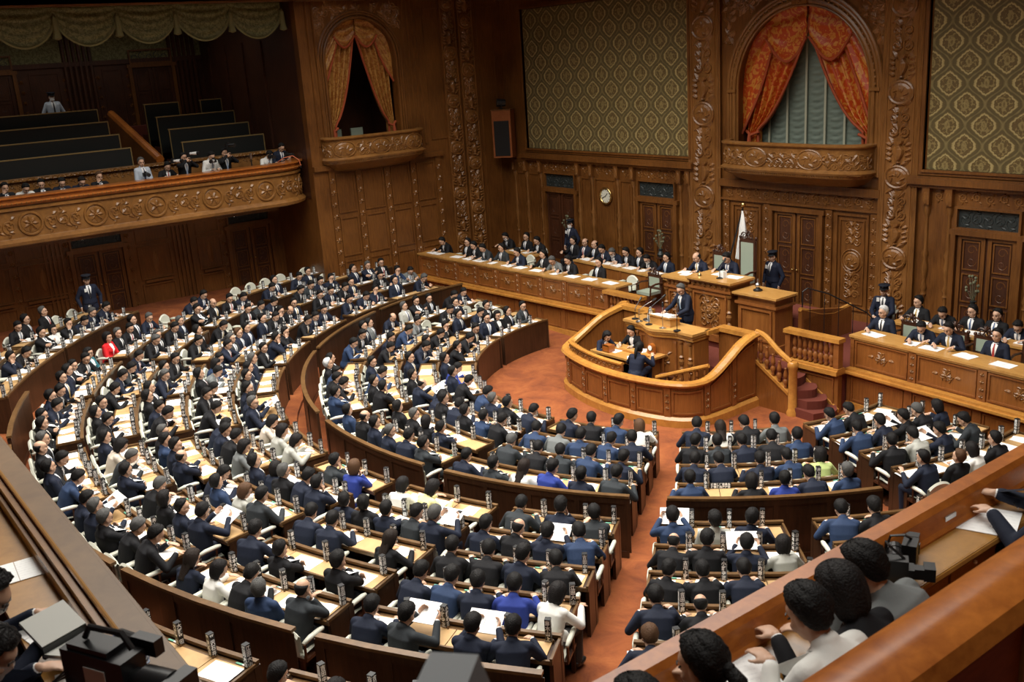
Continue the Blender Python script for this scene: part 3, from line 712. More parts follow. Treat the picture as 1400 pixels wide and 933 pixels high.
def sweep_h(mb, path, prof):
    """prof: (offset, z, follow) ; follow=1 rides with the path height"""
    P = path; n = len(P); rows = []
    for i, p in enumerate(P):
        a = P[max(0, i-1)]; b = P[min(n-1, i+1)]; t = Vector((b.x-a.x, b.y-a.y, 0)).normalized(); o = Vector((t.y, -t.x, 0))
        rows.append([Vector((p.x, p.y, 0))+o*d+Vector((0, 0, z+(p.z if f else 0))) for d, z, f in prof])
    mb.grid(rows, True, True)
m = MB(); sweep_h(m, EP, [(-.04, 0, 0), (.04, 0, 0), (.04, -.03, 1), (-.04, -.03, 1)]); bld(m, 'panel_wall', M_DAIS, en)
m = MB(); sweep_h(m, EP, [(-.09, -.06, 1), (.11, -.06, 1), (.15, -.01, 1), (.12, .04, 1), (0, .06, 1), (-.09, .03, 1)]); bld(m, 'handrail', M_DAIST, en)
m = MB(); sweep_h(m, EP, [(.0, 0, 0), (.12, 0, 0), (.12, .16, 0), (.06, .22, 0), (0, .22, 0)]); bld(m, 'plinth', M_DAIST, en)
EL = [0]
for a, b in zip(EP, EP[1:]): EL.append(EL[-1]+math.hypot(b.x-a.x, b.y-a.y))
def ENF(u, v, d):
    u = min(max(u, 0), EL[-1]-1e-4)
    for i in range(len(EP)-1):
        if u <= EL[i+1]: break
    t = (u-EL[i])/(EL[i+1]-EL[i]); p = EP[i].lerp(EP[i+1], t); q = (EP[i+1]-EP[i]); l = math.hypot(q.x, q.y)
    return Vector((p.x+q.y/l*(d+.04), p.y-q.x/l*(d+.04), v))
def ENH(u):
    for i in range(len(EP)-1):
        if u <= EL[i+1]: break
    return EP[i].z+(EP[i+1].z-EP[i].z)*(u-EL[i])/(EL[i+1]-EL[i])
m = MB(); c = MB(); n = 10; w_ = EL[-1]/n
for i in range(n):
    a, b = i*w_+.12, (i+1)*w_-.12; S = 6
    for j in range(S):                                # curved frame: split rails so that they follow the plan
        u0, u1 = a+(b-a)*j/S, a+(b-a)*(j+1)/S
        fbox(m, ENF, u0, u1, .28, .32, 0, .025)
        h0, h1 = ENH(u0)-.16, ENH(u1)-.16
        m.hexa([ENF(u0, h0-.04, .025), ENF(u1, h1-.04, .025), ENF(u1, h1-.04, 0), ENF(u0, h0-.04, 0), ENF(u0, h0, .025), ENF(u1, h1, .025), ENF(u1, h1, 0), ENF(u0, h0, 0)])
    for u in (a, b): fbox(m, ENF, u-.02, u+.02, .28, ENH(u)-.16, 0, .025)
    if i:
        fbox(m, ENF, i*w_-.07, i*w_+.07, .22, ENH(i*w_)-.06, 0, .03)
        for k in range(3): rosette(c, lambda u, v, d: ENF(u, v, d+.03), i*w_, .42+k*.14, .05, .02, 6)
bld(m, 'frame', M_DAISF, en); bld(c, 'carving', M_RELIEF, en)
# carved crest rail along the far half of the front
m = MB(); ia = min(range(len(EP)), key=lambda i: abs(EL[i]-2.3)); ib = min(range(len(EP)), key=lambda i: abs(EL[i]-4.75))
cr_ = [Vector((p.x, p.y+.1, 1.02)) for p in EP[ia:ib]]
cr2 = [Vector((p.x, p.y, 1.17)) for p in cr_]
sweep_h(m, cr2, [(-.03, -.17, 1), (.03, -.17, 1), (.03, 0, 1), (-.03, 0, 1)]); bld(m, 'crest_board', M_DAISF, en)
m = MB(); sweep_h(m, cr2, [(-.06, -.01, 1), (.06, -.01, 1), (.07, .03, 1), (0, .05, 1), (-.06, .03, 1)]); bld(m, 'crest_rail', M_DAIST, en)
m = MB()
for i in range(0, len(cr2)-1, 1):
    p = cr2[i]; q = cr2[i+1]; t = (q-p).normalized(); o = Vector((t.y, -t.x, 0))
    G = lambda u, v, d: p+t*u+o*(d+.035)+Vector((0, 0, v-.085))
    spiral(m, G, .03, 0, .055, 1 if i % 2 else -1, 1.3, .012); leaf(m, G, .06, 0, .08, .02, .5, .02)
bld(m, 'crest_carving', M_RELIEF, en)
# inner stair rail with small balusters, right of the stenographers
m = MB(); P0, P1 = Vector((PX+.75, 15.15, .82)), Vector((PX+1.95, 15.55, 1.25))
m.tube([P0, P1], .05, 8)
bld(m, 'inner_handrail', M_DAIST, en); m = MB()
for i in range(7):
    p = P0.lerp(P1, (i+.5)/7); baluster(m, (p.x, p.y, p.z-.42), .4, .6)
bld(m, 'inner_baluster', M_DAISF, en, smooth=True)
mb = MB(); mb.grid([[(p.x, p.y, .35), (PX, 15.9, .35)] for p in EP]); mb.box(PX-2, PX+2, 15.9, 17.9, .2, .35); mb.box(PX-1.5, PX+1.6, 16.6, 17.9, .35, .80)
struct(mb.build('floor_rostrum', M_REDST))
# ------------------------------------------------------------- lectern counter
ct = tag(empty('speaking_counter', (PX, 16, 0)), 'bow-fronted speaking counter with light wooden top and carved front below the presiding desk', 'counter')
def bow(x, y0=15.72):
    t = (x-PX)/1.15; return y0+.22*(1-math.cos(min(1, abs(t)/.55)*PI))*.5+ (0.0 if abs(t) < .8 else 0)
xs = [PX-1.12+2.24*i/24 for i in range(25)]
def bowprism(m, off, z0, z1, inset=0):
    rows = [[(x*(1-0)+0, bow(x)+off, z0), (x, 16.55, z0), (x, 16.55, z1), (x, bow(x)+off, z1)] for x in [PX+(q-PX)*(1-inset) for q in xs]]
    m.grid(rows, True, True)
m = MB(); bowprism(m, .12, .35, 1.58, .06); bld(m, 'front_panel', M_DAIS, ct)
m = MB(); bowprism(m, .0, 1.64, 1.70); bowprism(m, .04, 1.58, 1.64, .02); bld(m, 'countertop', M_DTOP, ct)
m = MB(); bowprism(m, .07, 1.5, 1.58, .04); bowprism(m, .08, .35, .5, .03); bld(m, 'moulding', M_DAIST, ct)
CTF = lambda u, v, d: Vector((u, bow(u)+.12-d, v))
m = MB(); c = MB()
for a, b in ((PX-.62, PX+.55),): frame_rect(m, CTF, a, b, .58, 1.42, .045, .04)
for u in (PX-.95, PX-.75, PX+.68, PX+.95): colonette(c, CTF, u, .52, 1.48, .045)
vine(c, CTF, PX-.5, PX+.45, 1.0, .16, .36, .02)
bld(m, 'frame', M_DAISF, ct); bld(c, 'carving', M_RELIEF, ct)
for s_ in (-1, 1): m = MB(); m.box(*sorted((PX+s_*2.02, PX+s_*1.12)), 16.82, 16.98, .35, 1.62); bld(m, 'wing_wall', M_DAIS, ct)
for s_ in (-1, 1): m = MB(); m.box(*sorted((PX+s_*2.1, PX+s_*1.1)), 16.76, 17.02, 1.62, 1.72); m.box(*sorted((PX+s_*1.06, PX+s_*1.18)), 16.4, 16.9, 1.6, 1.7); bld(m, 'wing_rail', M_DAIST, ct)
# lectern box, microphones, water set
t = tag(empty('lectern_box', (PX+.0, 16.22, 1.70)), 'small plain wooden lectern box on the counter in front of the speaker', 'lectern')
m = MB(); m.hexa([(-.33, -.16, 0), (.33, -.16, 0), (.33, .16, 0), (-.33, .16, 0), (-.33, -.16, .2), (.33, -.16, .2), (.33, .16, .14), (-.33, .16, .14)]); m.build('box', M_DTOP, t)
m = MB(); m.hexa([(-.36, -.19, .2), (.36, -.19, .2), (.36, .19, .14), (-.36, .19, .14), (-.36, -.19, .225), (.36, -.19, .225), (.36, .19, .165), (-.36, .19, .165)]); m.build('reading_board', M_DTOP, t)
t = tag(empty('speech_papers', (PX, 16.2, 1.905), 0), 'white speech sheets lying open on the lectern box', 'papers')
m = MB(); m.hexa([(-.3, -.14, .02), (.3, -.14, .02), (.3, .12, -.02), (-.3, .12, -.02), (-.3, -.14, .035), (.3, -.14, .035), (.3, .12, -.006), (-.3, .12, -.006)]); m.build('sheet', M_PAPER, t); m = MB(); m.box(-.02, .26, -.1, .1, .02, .045); m.build('folder', M_PAPER, t)
def mic(x, y, z, h, lean, label, mt=None, arm=None):
    t = tag(empty('microphone', (x, y, z)), label, 'microphone')
    mt = mt or M_BLK
    m = MB(); m.lathe([(.0, 0), (.085, 0), (.085, .015), (.03, .03), (.015, .04)], n=16); m.build('base', mt, t, smooth=2)
    m = MB(); top = Vector((0, 0, h*.6)); end = Vector((lean[0], lean[1], h)); m.tube([(0, 0, .02), top, top.lerp(end, .5)+Vector((0, 0, .01)), end], .009, 6); m.build('stem', mt, t)
    m = MB(); d = (end-top).normalized(); m.tube([end-d*.02, end, end+d*.09, end+d*.11], [.01, .022, .024, .012], 8); m.build('head', M_BLK, t)
mic(PX-.86, 16.1, 1.70, .42, (-.02, .18), 'black table microphone at the left end of the counter')
mic(PX-.62, 16.0, 1.70, .5, (.22, .24), 'twin-armed black and chrome microphone beside the water jug', M_STEEL)
mic(PX-.25, 15.95, 1.70, .62, (.16, .30), 'tall black gooseneck microphone pointing at the speaker from his left side')
mic(PX+.22, 15.93, 1.70, .5, (-.04, .05), 'chrome upright microphone stand in front of the lectern box', M_STEEL)
mic(PX+.62, 15.98, 1.70, .62, (-.06, .1), 'slim upright microphone near the right end of the counter')
t = tag(empty('water_jug', (PX-.52, 16.28, 1.70)), 'clear glass water jug with stopper on the counter', 'jug')
M_GL = mat('clear_glass', (.85, .9, .92), .05, Transmission_Weight=.7, IOR=1.3)
m = MB(); m.lathe([(0, .01), (.07, .01), (.085, .05), (.08, .14), (.04, .2), (.035, .24), (.045, .25)], n=14); m.build('body', M_GL, t, smooth=2); m = MB(); m.lathe([(.0, .24), (.03, .24), (.02, .27), (.035, .3), (0, .33)], n=10); m.build('stopper', M_GL, t, smooth=2)
t = tag(empty('steel_tray', (PX-.52, 16.28, 1.70)), 'small silver tray under the water jug', 'tray'); m = MB(); m.lathe([(0, 0), (.16, 0), (.18, .012), (.16, .008), (0, .006)], n=18); m.build('plate', M_STEEL, t, smooth=2); m = MB(); m.lathe([(.175, .006), (.185, .014), (.178, .018)], n=18); m.build('rim', M_STEEL, t)
# ------------------------------------------------------------- presiding desk
def solid_desk(name, label, x0, x1, y0, y1, zt, carve=True, curved=False):
    t = tag(empty(name, ((x0+x1)/2, y0, .95)), label, 'desk')
    F = lambda u, v, d: Vector((u, y0-d, v))
    m = MB(); m.box(x0+.06, x1-.06, y0, y1-.06, .95, zt-.05); bld(m, 'body', M_DAIS, t)
    m = MB(); m.box(x0-.04, x1+.04, y0-.1, y1, zt-.05, zt); bld(m, 'desktop', M_DTOP, t)
    m = MB(); m.box(x0, x1, y0-.05, y1-.03, zt-.28, zt-.22); m.box(x0-.01, x1+.01, y0-.07, y1-.02, zt-.09, zt-.05); m.box(x0, x1, y0-.05, y1-.03, .95, 1.12); frame_rect(m, F, x0+.14, x1-.14, 1.2, zt-.34, .045, .04); bld(m, 'frame', M_DAISF, t)
    if carve:
        c = MB(); vine(c, lambda u, v, d: F(u, v, d+.02), x0+.08, x1-.08, zt-.155, .05, .16, .012)
        u = (x0+x1)/2; w_ = (x1-x0)*.3
        for s in (-1, 1):
            for k in range(4):
                spiral(c, F, u+s*w_*.45, 1.4+k*(zt-1.9)/3.2, w_*.38, s*(1 if k % 2 else -1), 1.5, .024, k); leaf(c, F, u+s*w_*.1, 1.38+k*(zt-1.9)/3.2, w_*.7, w_*.2, PI/2-s*.6, .04)
        medallion(c, F, u, (1.2+zt-.34)/2, w_*.35, w_*.35, .05)
        for s in (x0+.06, x1-.06): colonette(c, F, s, 1.15, zt-.3, .05)
        bld(c, 'carving', M_RELIEF, t)
    return t
solid_desk('presiding_desk', 'tall carved presiding desk at the centre, right behind the speaker', PX-.68, PX+.66, 17.8, 18.6, 2.48)
solid_desk('side_desk', 'lower rounded wooden desk right of the presiding desk, holding a table clock', PX+.75, PX+1.95, 17.85, 18.55, 2.30, False)
solid_desk('clerk_desk', 'lower carved clerk desk left of the presiding desk with papers', PX-1.6, PX-.72, 17.9, 18.6, 2.36)
mb = MB(); mb.box(PX-1.7, PX+2.1, 18.62, 19.7, .95, 1.66)
struct(mb.build('floor_presiding', M_REDST))
t = tag(empty('stair_side_wall', (PX+2.0, 19, .95)), 'low wooden side wall sloping down to the right of the presiding platform', 'partition')
m = MB(); m.hexa([(0, -.45, 0), (.1, -.45, 0), (.1, 1.5, 0), (0, 1.5, 0), (0, -.45, .95), (.1, -.45, .95), (.1, 1.5, .62), (0, 1.5, .62)]); m.build('panel', M_DAIS, t)
m = MB(); m.tube([(.05, -.45, .96), (.05, .3, .7), (.05, .8, .62), (.05, 1.5, .68)], .055, 8); m.build('cap', M_DAIST, t)
t = tag(empty('stair_railing', (PX+2.0, 18.7, .95)), 'thin dark metal handrail on the steps behind the right side desk', 'railing')
m = MB(); m.tube([(0, 0, .9), (0, 0, 1.35), (.06, .1, 1.42), (.35, .5, 1.25), (.9, 1.2, .75), (1.0, 1.3, .6), (1.0, 1.3, 0)], .016, 6); m.build('rail', M_BLK, t)
m = MB()
for k in range(5): m.tube([(.1+k*.2, .15+k*.27, 0), (.1+k*.2, .15+k*.27, 1.38-k*.14)], .009, 5)
m.build('post', M_BLK, t)
# stairs
def stairs(side, label):
    s = side; X = lambda dx: PX+s*dx
    t = tag(empty('rostrum_stairs', (X(2.9), 17.3, 0)), label, 'stairs')
    m = MB()
    for i in range(5):
        x_out = 3.65-.26*i; h = .19*(i+1); pts = []
        for k in range(9):
            a = PI*k/8; pts.append((x_out-.0+.22*math.sin(a)*(1 if i < 3 else .5), 17.05+.66*k/8))
        lo = [Vector((X(1.9), 17.05, 0))]+[Vector((X(a), b-(.12 if k == 0 and i == 0 else 0), 0)) for k, (a, b) in enumerate(pts)]+[Vector((X(1.9), 17.71, 0))]
        m.grid([lo, [p+Vector((0, 0, h)) for p in lo]], True, True)
    bld(m, 'steps', M_REDST, t)
    for i in range(1): pass
    hr = smoothpath([(X(2.05), 17.0), (X(2.3), 17.0), (X(2.65), 17.0), (X(3.0), 17.0)], [1.72, 1.66, 1.4, 1.2])
    m = MB(); m.tube([Vector(p) for p in hr], .065, 8); bld(m, 'handrail', M_DAIST, t)
    m = MB(); m.lathe([(.1, 0), (.13, .0), (.13, .08), (.1, .14), (.095, 1.05), (.12, 1.1), (.12, 1.18), (.09, 1.22), (0, 1.24)], (X(3.05), 17.0, 0), 14); bld(m, 'newel', M_DAIST, t, smooth=2)
    m = MB(); a, b = sorted((X(2.1), X(2.98)))
    F = lambda u, v, d: Vector((X(u), 17.0-d, v))
    m.hexa([F(2.07, 0, .04), F(2.98, 0, .04), F(2.98, 0, -.04), F(2.07, 0, -.04), F(2.07, 1.05, .04), F(2.98, .48, .04), F(2.98, .48, -.04), F(2.07, 1.05, -.04)]); bld(m, 'string_panel', M_DAIS, t)
    m = MB(); m.hexa([F(2.07, 1.02, .08), F(2.98, .45, .08), F(2.98, .45, -.08), F(2.07, 1.02, -.08), F(2.07, 1.1, .08), F(2.98, .53, .08), F(2.98, .53, -.08), F(2.07, 1.1, -.08)]); bld(m, 'string_cap', M_DAIST, t)
    for i in range(5):
        u = 2.18+i*.17; m = MB(); baluster(m, (X(u), 17.0, 1.07-(u-2.07)*.63), .55-.02*i, .9); bld(m, 'baluster', M_DAISF, t, smooth=True)
    m = MB(); m.hexa([F(3.75, .05, -.66), F(2.3, .95, -.66), F(2.3, .95, -.70), F(3.75, .05, -.70), F(3.75, .12, -.66), F(2.3, 1.02, -.66), F(2.3, 1.02, -.70), F(3.75, .12, -.70)]); bld(m, 'wall_string', M_DAIST, t)
stairs(1, 'curved red-carpeted steps with baluster handrail right of the rostrum')
stairs(-1, 'red-carpeted steps with handrail left of the rostrum, mostly hidden')
# stenographers' table, stools
t = tag(empty('stenographer_table', (PX-.4, 15.45, .35), math.radians(2)), 'light wooden table with papers in the rostrum enclosure', 'table')
m = MB(); m.box(-.9, .75, -.42, .42, .70, .75); m.build('tabletop', M_DTOP, t)
m = MB(); m.box(-.82, .67, -.36, .36, .60, .70); m.box(-.8, -.5, -.33, .33, .1, .6); m.box(.35, .65, -.33, .33, .1, .6); m.build('apron', M_DAIS, t)
for a in (-.84, .69):
    for b in (-.36, .36):
        m = MB(); m.box(a-.03, a+.03, b-.03, b+.03, 0, .7); m.build('leg', M_DAISF, t)
m = MB(); m.box(-.6, .6, -.02, .04, .75, .79); m.build('divider', M_DAIST, t)
t = tag(empty('leather_stool', (PX+.85, 15.35, .35)), 'round brown leather stool in the rostrum enclosure', 'stool')
m = MB(); m.lathe([(0, .42), (.17, .42), (.185, .46), (.17, .5), (0, .51)], n=18); m.build('seat', mat('brown_leather', (.12, .045, .025), .35), t, smooth=2)
m = MB(); m.lathe([(.2, 0), (.2, .03), (.04, .06), (.035, .42)], n=14); m.build('pedestal', M_BLK, t, smooth=2)
t = tag(empty('table_clock', (PX+.05, 15.72, 1.10)), 'small wooden table clock with round dial on the stenographer table', 'clock')
m = MB(); m.box(-.09, .09, -.05, .05, 0, .16); m.tube([(0, -.05, .16), (0, .05, .16)], .09, 14); m.build('case', M_RAILW, t); m = MB(); m.tube([(-.0, -.06, .15), (-.0, -.052, .15)], .06, 14); m.build('dial', M_PAPER, t)
t = tag(empty('wooden_tray', (PX-.85, 15.2, 1.10)), 'small upright wooden box with cut-outs on the stenographer table', 'box')
m = MB(); m.box(-.1, .1, -.1, -.08, 0, .17); m.box(-.1, .1, .08, .1, 0, .17); m.box(-.1, .1, -.1, .1, 0, .02); m.box(-.1, .1, -.1, .1, .15, .17); m.build('case', M_RAILW, t)
m = MB()
for s in (-1, 1): m.box(s*.1-.01, s*.1+.01, -.1, .1, 0, .17)
m.build('side', M_RAILW, t)
t = tag(empty('table_clock', (PX+1.15, 18.15, 2.30)), 'small black-based round clock on the right side desk', 'clock')
m = MB(); m.lathe([(.11, 0), (.11, .03), (.05, .06), (.02, .1)], n=14); m.build('base', M_BLK, t, smooth=2); m = MB(); m.ball((0, 0, .13), .07, .07, .07, 12, 8); m.build('globe', M_STEEL, t, smooth=True); m = MB(); m.lathe([(.02, .19), (.015, .26), (0, .3)], n=8); m.build('finial', M_STEEL, t)
t = tag(empty('desk_bell', (PX-.45, 17.92, 2.48)), 'small brass bell on the presiding desk', 'bell'); m = MB(); m.lathe([(.05, 0), (.04, .05), (.012, .08)], n=10); m.build('bell', M_BRASS, t, smooth=2); m = MB(); m.lathe([(.012, .08), (.015, .12), (0, .13)], n=8); m.build('knob', M_BRASS, t)
mic(PX+.12, 18.0, 2.48, .38, (-.04, .2), 'black microphone on the presiding desk')
# ------------------------------------------------------------- chairs of state, flag
def state_chair(x, y, z, rz, s, label, tall):
    t = tag(empty('carved_armchair', (x, y, z), rz), label, 'chair', None)
    H_ = 1.0*tall
    m = MB(); m.box(-.25, .25, -.22, .22, .40, .48); m.build('seat', M_GREENUP, t)
    m = MB(); m.box(-.20, .20, -.27, -.23, .55, .5+H_*.75); m.build('backrest', M_GREENUP, t)
    m = MB()
    for s_ in (-1, 1): m.tube([(s_*.25, -.26, 0), (s_*.25, -.26, .45), (s_*.25, -.28, .52+H_*.8)], [.03, .028, .025], 8); m.ball((s_*.25, -.28, .56+H_*.8), .04)
    m.box(-.25, .25, -.28, -.23, .48, .55); m.box(-.25, .25, -.29, -.24, .5+H_*.75, .56+H_*.78)
    m.box(-.25, -.2, -.285, -.225, .5, .5+H_*.78); m.box(.2, .25, -.285, -.225, .5, .5+H_*.78)
    m.build('back_frame', M_DARKW, t)
    m = MB(); F = lambda u, v, d: Vector((u, -.25+d, v))
    for s_ in (-1, 1): spiral(m, F, s_*.1, .64+H_*.78, .09, s_, 1.4, .02)
    rosette(m, F, 0, .70+H_*.78, .09, .03); vine(m, F, -.2, .2, .585+H_*.78, .035, .1, .012); m.build('crest_rail', M_DARKW, t)
    for s_ in (-1, 1):
        m = MB(); m.tube([(s_*.27, -.25, .68), (s_*.29, 0, .7), (s_*.28, .2, .66)], .028, 8); m.tube([(s_*.27, .18, .66), (s_*.26, .2, .4)], .022, 8); m.build('armrest', M_DARKW, t)
    for a in (-.22, .22):
        m = MB(); m.lathe([(.02, 0), (.035, .05), (.022, .1), (.032, .3), (.035, .4)], (a, .2, 0), 8); m.build('leg', M_DARKW, t)
    for k_ in t.children: k_.scale = (1, 1, 1)
    return t
state_chair(PX-.32, 19.30, 1.66, PI, 1, 'tall carved armchair with green damask back behind the presiding officer', 1.2)
state_chair(PX-1.12, 19.2, 1.55, PI, 1, 'carved green-backed armchair empty between the clerk and the presiding officer', .8)
t = tag(empty('national_flag', (-16.62, 19.85, .95)), 'white flag with a red disc hanging furled on a tall black pole with gold finial', 'flag')
m = MB(); m.tube([(-.75, -.25, 0), (0, 0, 2.92)], .022, 8); m.build('pole', M_BLK, t); m = MB(); m.ball((.01, 0, 2.99), .065, n=12, m=8); m.build('finial', M_BRASS, t, smooth=True)
def flagmat():
    m = bpy.data.materials.new('flag_cloth'); m.use_nodes = True; nt = m.node_tree; b = nt.nodes['Principled BSDF']; L = nt.links.new
    at_ = N(nt, 'UVMap') if False else N(nt, 'TexCoord'); vm = N(nt, 'VectorMath', operation='DISTANCE'); vm.inputs[1].default_value = (.98, .22, 0); L(at_.outputs['UV'], vm.inputs[0])
    c = ramp(nt, vm.outputs['Value'], [(.20, (.75, .02, .03)), (.21, (.85, .85, .83))]); L(c, b.inputs['Base Color']); b.inputs['Roughness'].default_value = .6; return m
rows = []; uvs = []
for i in range(19):
    v = i/18; row = []
    top = Vector((-.02, 0, 2.82)); z = 2.84-1.2*v; wid = .05+.46*v**.9
    for j in range(17):
        u = j/16; fold = .05*math.sin(u*22+v*2)*min(1, v*3)
        x = -.02-.28*v+wid*(u-.05); z2 = z-.12*math.sin(u*PI)*(v)
        row.append((x+.08*v, fold-.03, z2)); uvs.append((u*1.0, 1-v))
    rows.append(row)
m = MB(); m.grid(rows); fo = m.build('cloth', flagmat(), t, smooth=True)
uvl = fo.data.uv_layers.new(name='UVMap')
for lp in fo.data.loops: uvl.data[lp.index].uv = uvs[lp.vertex_index]
# ------------------------------------------------------------- boxes with curtains
def curtain(name, F, cx, hw, spring, zb, label, main, side, sheer=True):
    """tied-back pair with swagged pelmet; F(u, z, depth)"""
    t = tag(empty(name, tuple(F(cx, zb, 0))), label, 'curtain')
    top = lambda u: spring+math.sqrt(max(0, hw*hw-(u-cx)**2))
    for s in (-1, 1):
        m = MB(); rows = []; n = 34; K = 44
        zt_ = spring+hw*.55; tie = zb+.75*(spring+hw-zb)/4.0
        for i in range(n+1):
            v = i/n; z = (spring+hw*.98)*(1-v)+zb*v; row = []
            tz = tie+.1; k_ = min(1, max(0, (z-tz)/(spring+hw*.7-tz)))
            out = hw*.985 if z < spring else math.sqrt(max(.001, (hw*.985)**2-(z-spring)**2))
            wid_in = 0.02 if z > spring+hw*.62 else None
            inner = hw*(1-k_**.62)*.80+.02 if z >= tz else hw*(.80+.02*(tz-z))
            outer = out
            if z < tz: inner = hw*.78; outer = hw*.98
            if inner > outer-.02: inner = outer-.02
            for j in range(K+1):
                w = j/K; u = cx+s*(inner+(outer-inner)*w)
                amp = .07*(.5+.5*(1-k_)) + .03
                d = amp*math.sin(w*K*.80+v*3)*1.0-.15*(1 - .4*k_)
                row.append(F(u, z, d))
            rows.append(row)
        m.grid(rows); bld(m, 'drape', main, t, smooth=True)
        m = MB(); m.tube([Vector(r[0])+(F(0, 0, .05)-F(0, 0, 0)) for r in rows[3:-4]], .035, 6); bld(m, 'fringe', M_TRIMC, t)
        m = MB(); m.tube([F(cx+s*hw*.74, tie+.02, .02), F(cx+s*hw*.86, tie-.07, .06), F(cx+s*hw*1.0, tie+.05, -.05)], .04, 7)
        m.lathe([(.0, .12), (.03, .1), (.05, .0), (.07, -.2), (.0, -.22)], tuple(F(cx+s*hw*.88, tie-.12, .08)), 8); bld(m, 'tieback', M_TRIMC, t)
    m = MB(); mf = MB()                                   # pelmet swags
    for s, a, b, dz in ((1, .02, .62, .55), (-1, .02, .62, .55), (1, .55, 1.0, .95), (-1, .55, 1.0, .95)):
        rows = []
        for i in range(17):
            w = i/16; q = a+(b-a)*w; u = cx+s*hw*q; zt = min(top(u), top(cx+s*hw*q)); row = []
            base = spring+hw*(.62-.30*a) if a < .5 else spring-hw*.1
            lo = (spring+hw*.60-.28*hw*math.sin(PI*w)) if a < .5 else (spring+hw*(.42-1.0*w)-.10*math.sin(PI*w))
            lo = min(lo, zt-.02)
            for j in range(13):
                v = j/12; row.append(F(u, zt*(1-v)+lo*v, .04+.07*math.sin(v*17+w*2)*math.sin(PI*min(1, w+.1))))
            rows.append(row)
        m.grid(rows); mf.tube([Vector(r[-1])+(F(0, 0, .03)-F(0, 0, 0)) for r in rows], .035, 6)
    bld(m, 'pelmet', side, t, smooth=True); bld(mf, 'pelmet_fringe', M_TRIMC, t)
curtain('arch_curtain', lambda u, v, d: Vector((u, FY+.30-d, v)), AX, AW, SPR, 4.8, 'red and orange brocade curtains tied back in the large central arch', M_CURT, M_CURT)
curtain('box_curtain', lambda u, v, d: Vector((LX-.25+d, u, v)), BY, BW, BS, 5.3, 'gold and orange brocade curtains tied back in the smaller side box', M_CURTG, M_CURTG)
t = tag(empty('festoon_curtain', (AX, 22.2, 4.6)), 'ruched grey-green festoon curtain with pale vertical tapes inside the central arch', 'curtain')
m = MB(); rows = []
for i in range(70):
    z = 4.5+4.2*i/69; row = []
    for j in range(61):
        u = j/60; x = AX-2.05+4.1*u; ph = (u*7) % 1; sag = .13*math.sin(PI*ph)
        row.append((x, 22.2-.05*math.sin((z+sag)*38)*math.sin(PI*ph)-.05*math.sin(PI*ph), z))
    rows.append(row)
m.grid(rows); bld(m, 'drapery', M_SHEER, t, smooth=True)
m = MB()
for k in range(8): x = AX-2.05+4.1*k/7; m.box(x-.03, x+.03, 22.12, 22.14, 4.5, 8.7)
bld(m, 'tape', M_SHEERB, t)
def balcony(name, F, c, hw, z0, z1, bulge, label, straight):
    """bow-fronted box; F(u, z, d)"""
    t = tag(empty(name, tuple(F(c, z0, 0))), label, 'balcony')
    def plan(off, n=36):
        out = []
        for i in range(n+1):
            a = PI-PI*i/n; u = math.copysign(abs(math.cos(a))**.55, math.cos(a))*hw; d = bulge*abs(math.sin(a))**.55
            out.append((c+u*(1+off/hw), d+off))
        return out
    def shell(m, prof):
        n = len(plan(0)); pls = [(plan(o), z) for o, z in prof]
        m.grid([[F(pl_[i][0], z, pl_[i][1]) for pl_, z in pls] for i in range(n)])
    m = MB(); shell(m, [(-.06, z0), (0, z0), (0, z1), (-.06, z1), (-.06, z0)]); bld(m, 'parapet', M_GALL, t, smooth=2)
    m = MB(); shell(m, [(-.1, z1), (.03, z1-.02), (.07, z1+.02), (.07, z1+.06), (.0, z1+.09), (-.1, z1+.08), (-.1, z1)])
    shell(m, [(0, z0), (.07, z0), (.09, z0+.05), (.04, z0+.1), (0, z0+.12)]); bld(m, 'rail', M_GALL, t, smooth=2)
    m = MB(); shell(m, [(.05, z0), (.02, z0-.08), (-.1, z0-.14), (-.22, z0-.26), (-.4, z0-.34), (-bulge, z0-.40)]); m.grid([[F(c-hw, z0+.02, 0), F(c-hw, z0+.02, bulge*.95)], [F(c+hw, z0+.02, 0), F(c+hw, z0+.02, bulge*.95)]]); bld(m, 'corbel', M_GALL, t, smooth=2)
    pl0 = plan(0, 60); Ls = [0]
    for a, b in zip(pl0, pl0[1:]): Ls.append(Ls[-1]+math.hypot(b[0]-a[0], b[1]-a[1]))
    def G(u, v, d):
        u = min(max(u, 0), Ls[-1]-1e-3); i = max(k for k in range(len(pl0)-1) if Ls[k] <= u); t_ = (u-Ls[i])/(Ls[i+1]-Ls[i])
        a, b = pl0[i], pl0[i+1]; du, dd = b[0]-a[0], b[1]-a[1]; l = math.hypot(du, dd)
        return F(a[0]+du*t_-dd/l*d, v, a[1]+dd*t_+du/l*d)
    m = MB(); T = Ls[-1]; zc = (z0+z1)/2+.03; h = (z1-z0)*.36
    for q in (.34, .66) if straight else (.2, .5, .8): medallion(m, G, T*q, zc, h*1.5, h*1.0, .05)
    k = 0; u = .15
    while u < T-.15:
        if all(abs(u-T*q) > h*1.5 for q in ((.34, .66) if straight else (.2, .5, .8))):
            spiral(m, G, u, zc+.12*h, h*.6, 1 if k % 2 else -1, 1.5, .02); spiral(m, G, u+.07, zc-h*.6, h*.35, -1, 1.3, .016)
            for q in range(3): leaf(m, G, u, zc, h*.9, h*.22, k+q*2.1, .035)
        u += .17; k += 1
    u = .1
    while u < T-.1: m.ball(G(u, z0-.03, .04), .022, n=5, m=3); u += .07
    bld(m, 'carving', M_GALL, t)
    return t
balcony('imperial_box_balcony', FRONT, AX, 2.2, 4.66, 5.32, .72, 'carved bow-fronted balcony under the red curtained central arch', True)
balcony('side_box_balcony', LEFT, 16.05, 1.75, 5.12, 5.78, .62, 'carved bow-fronted balcony under the gold curtained side box', False)
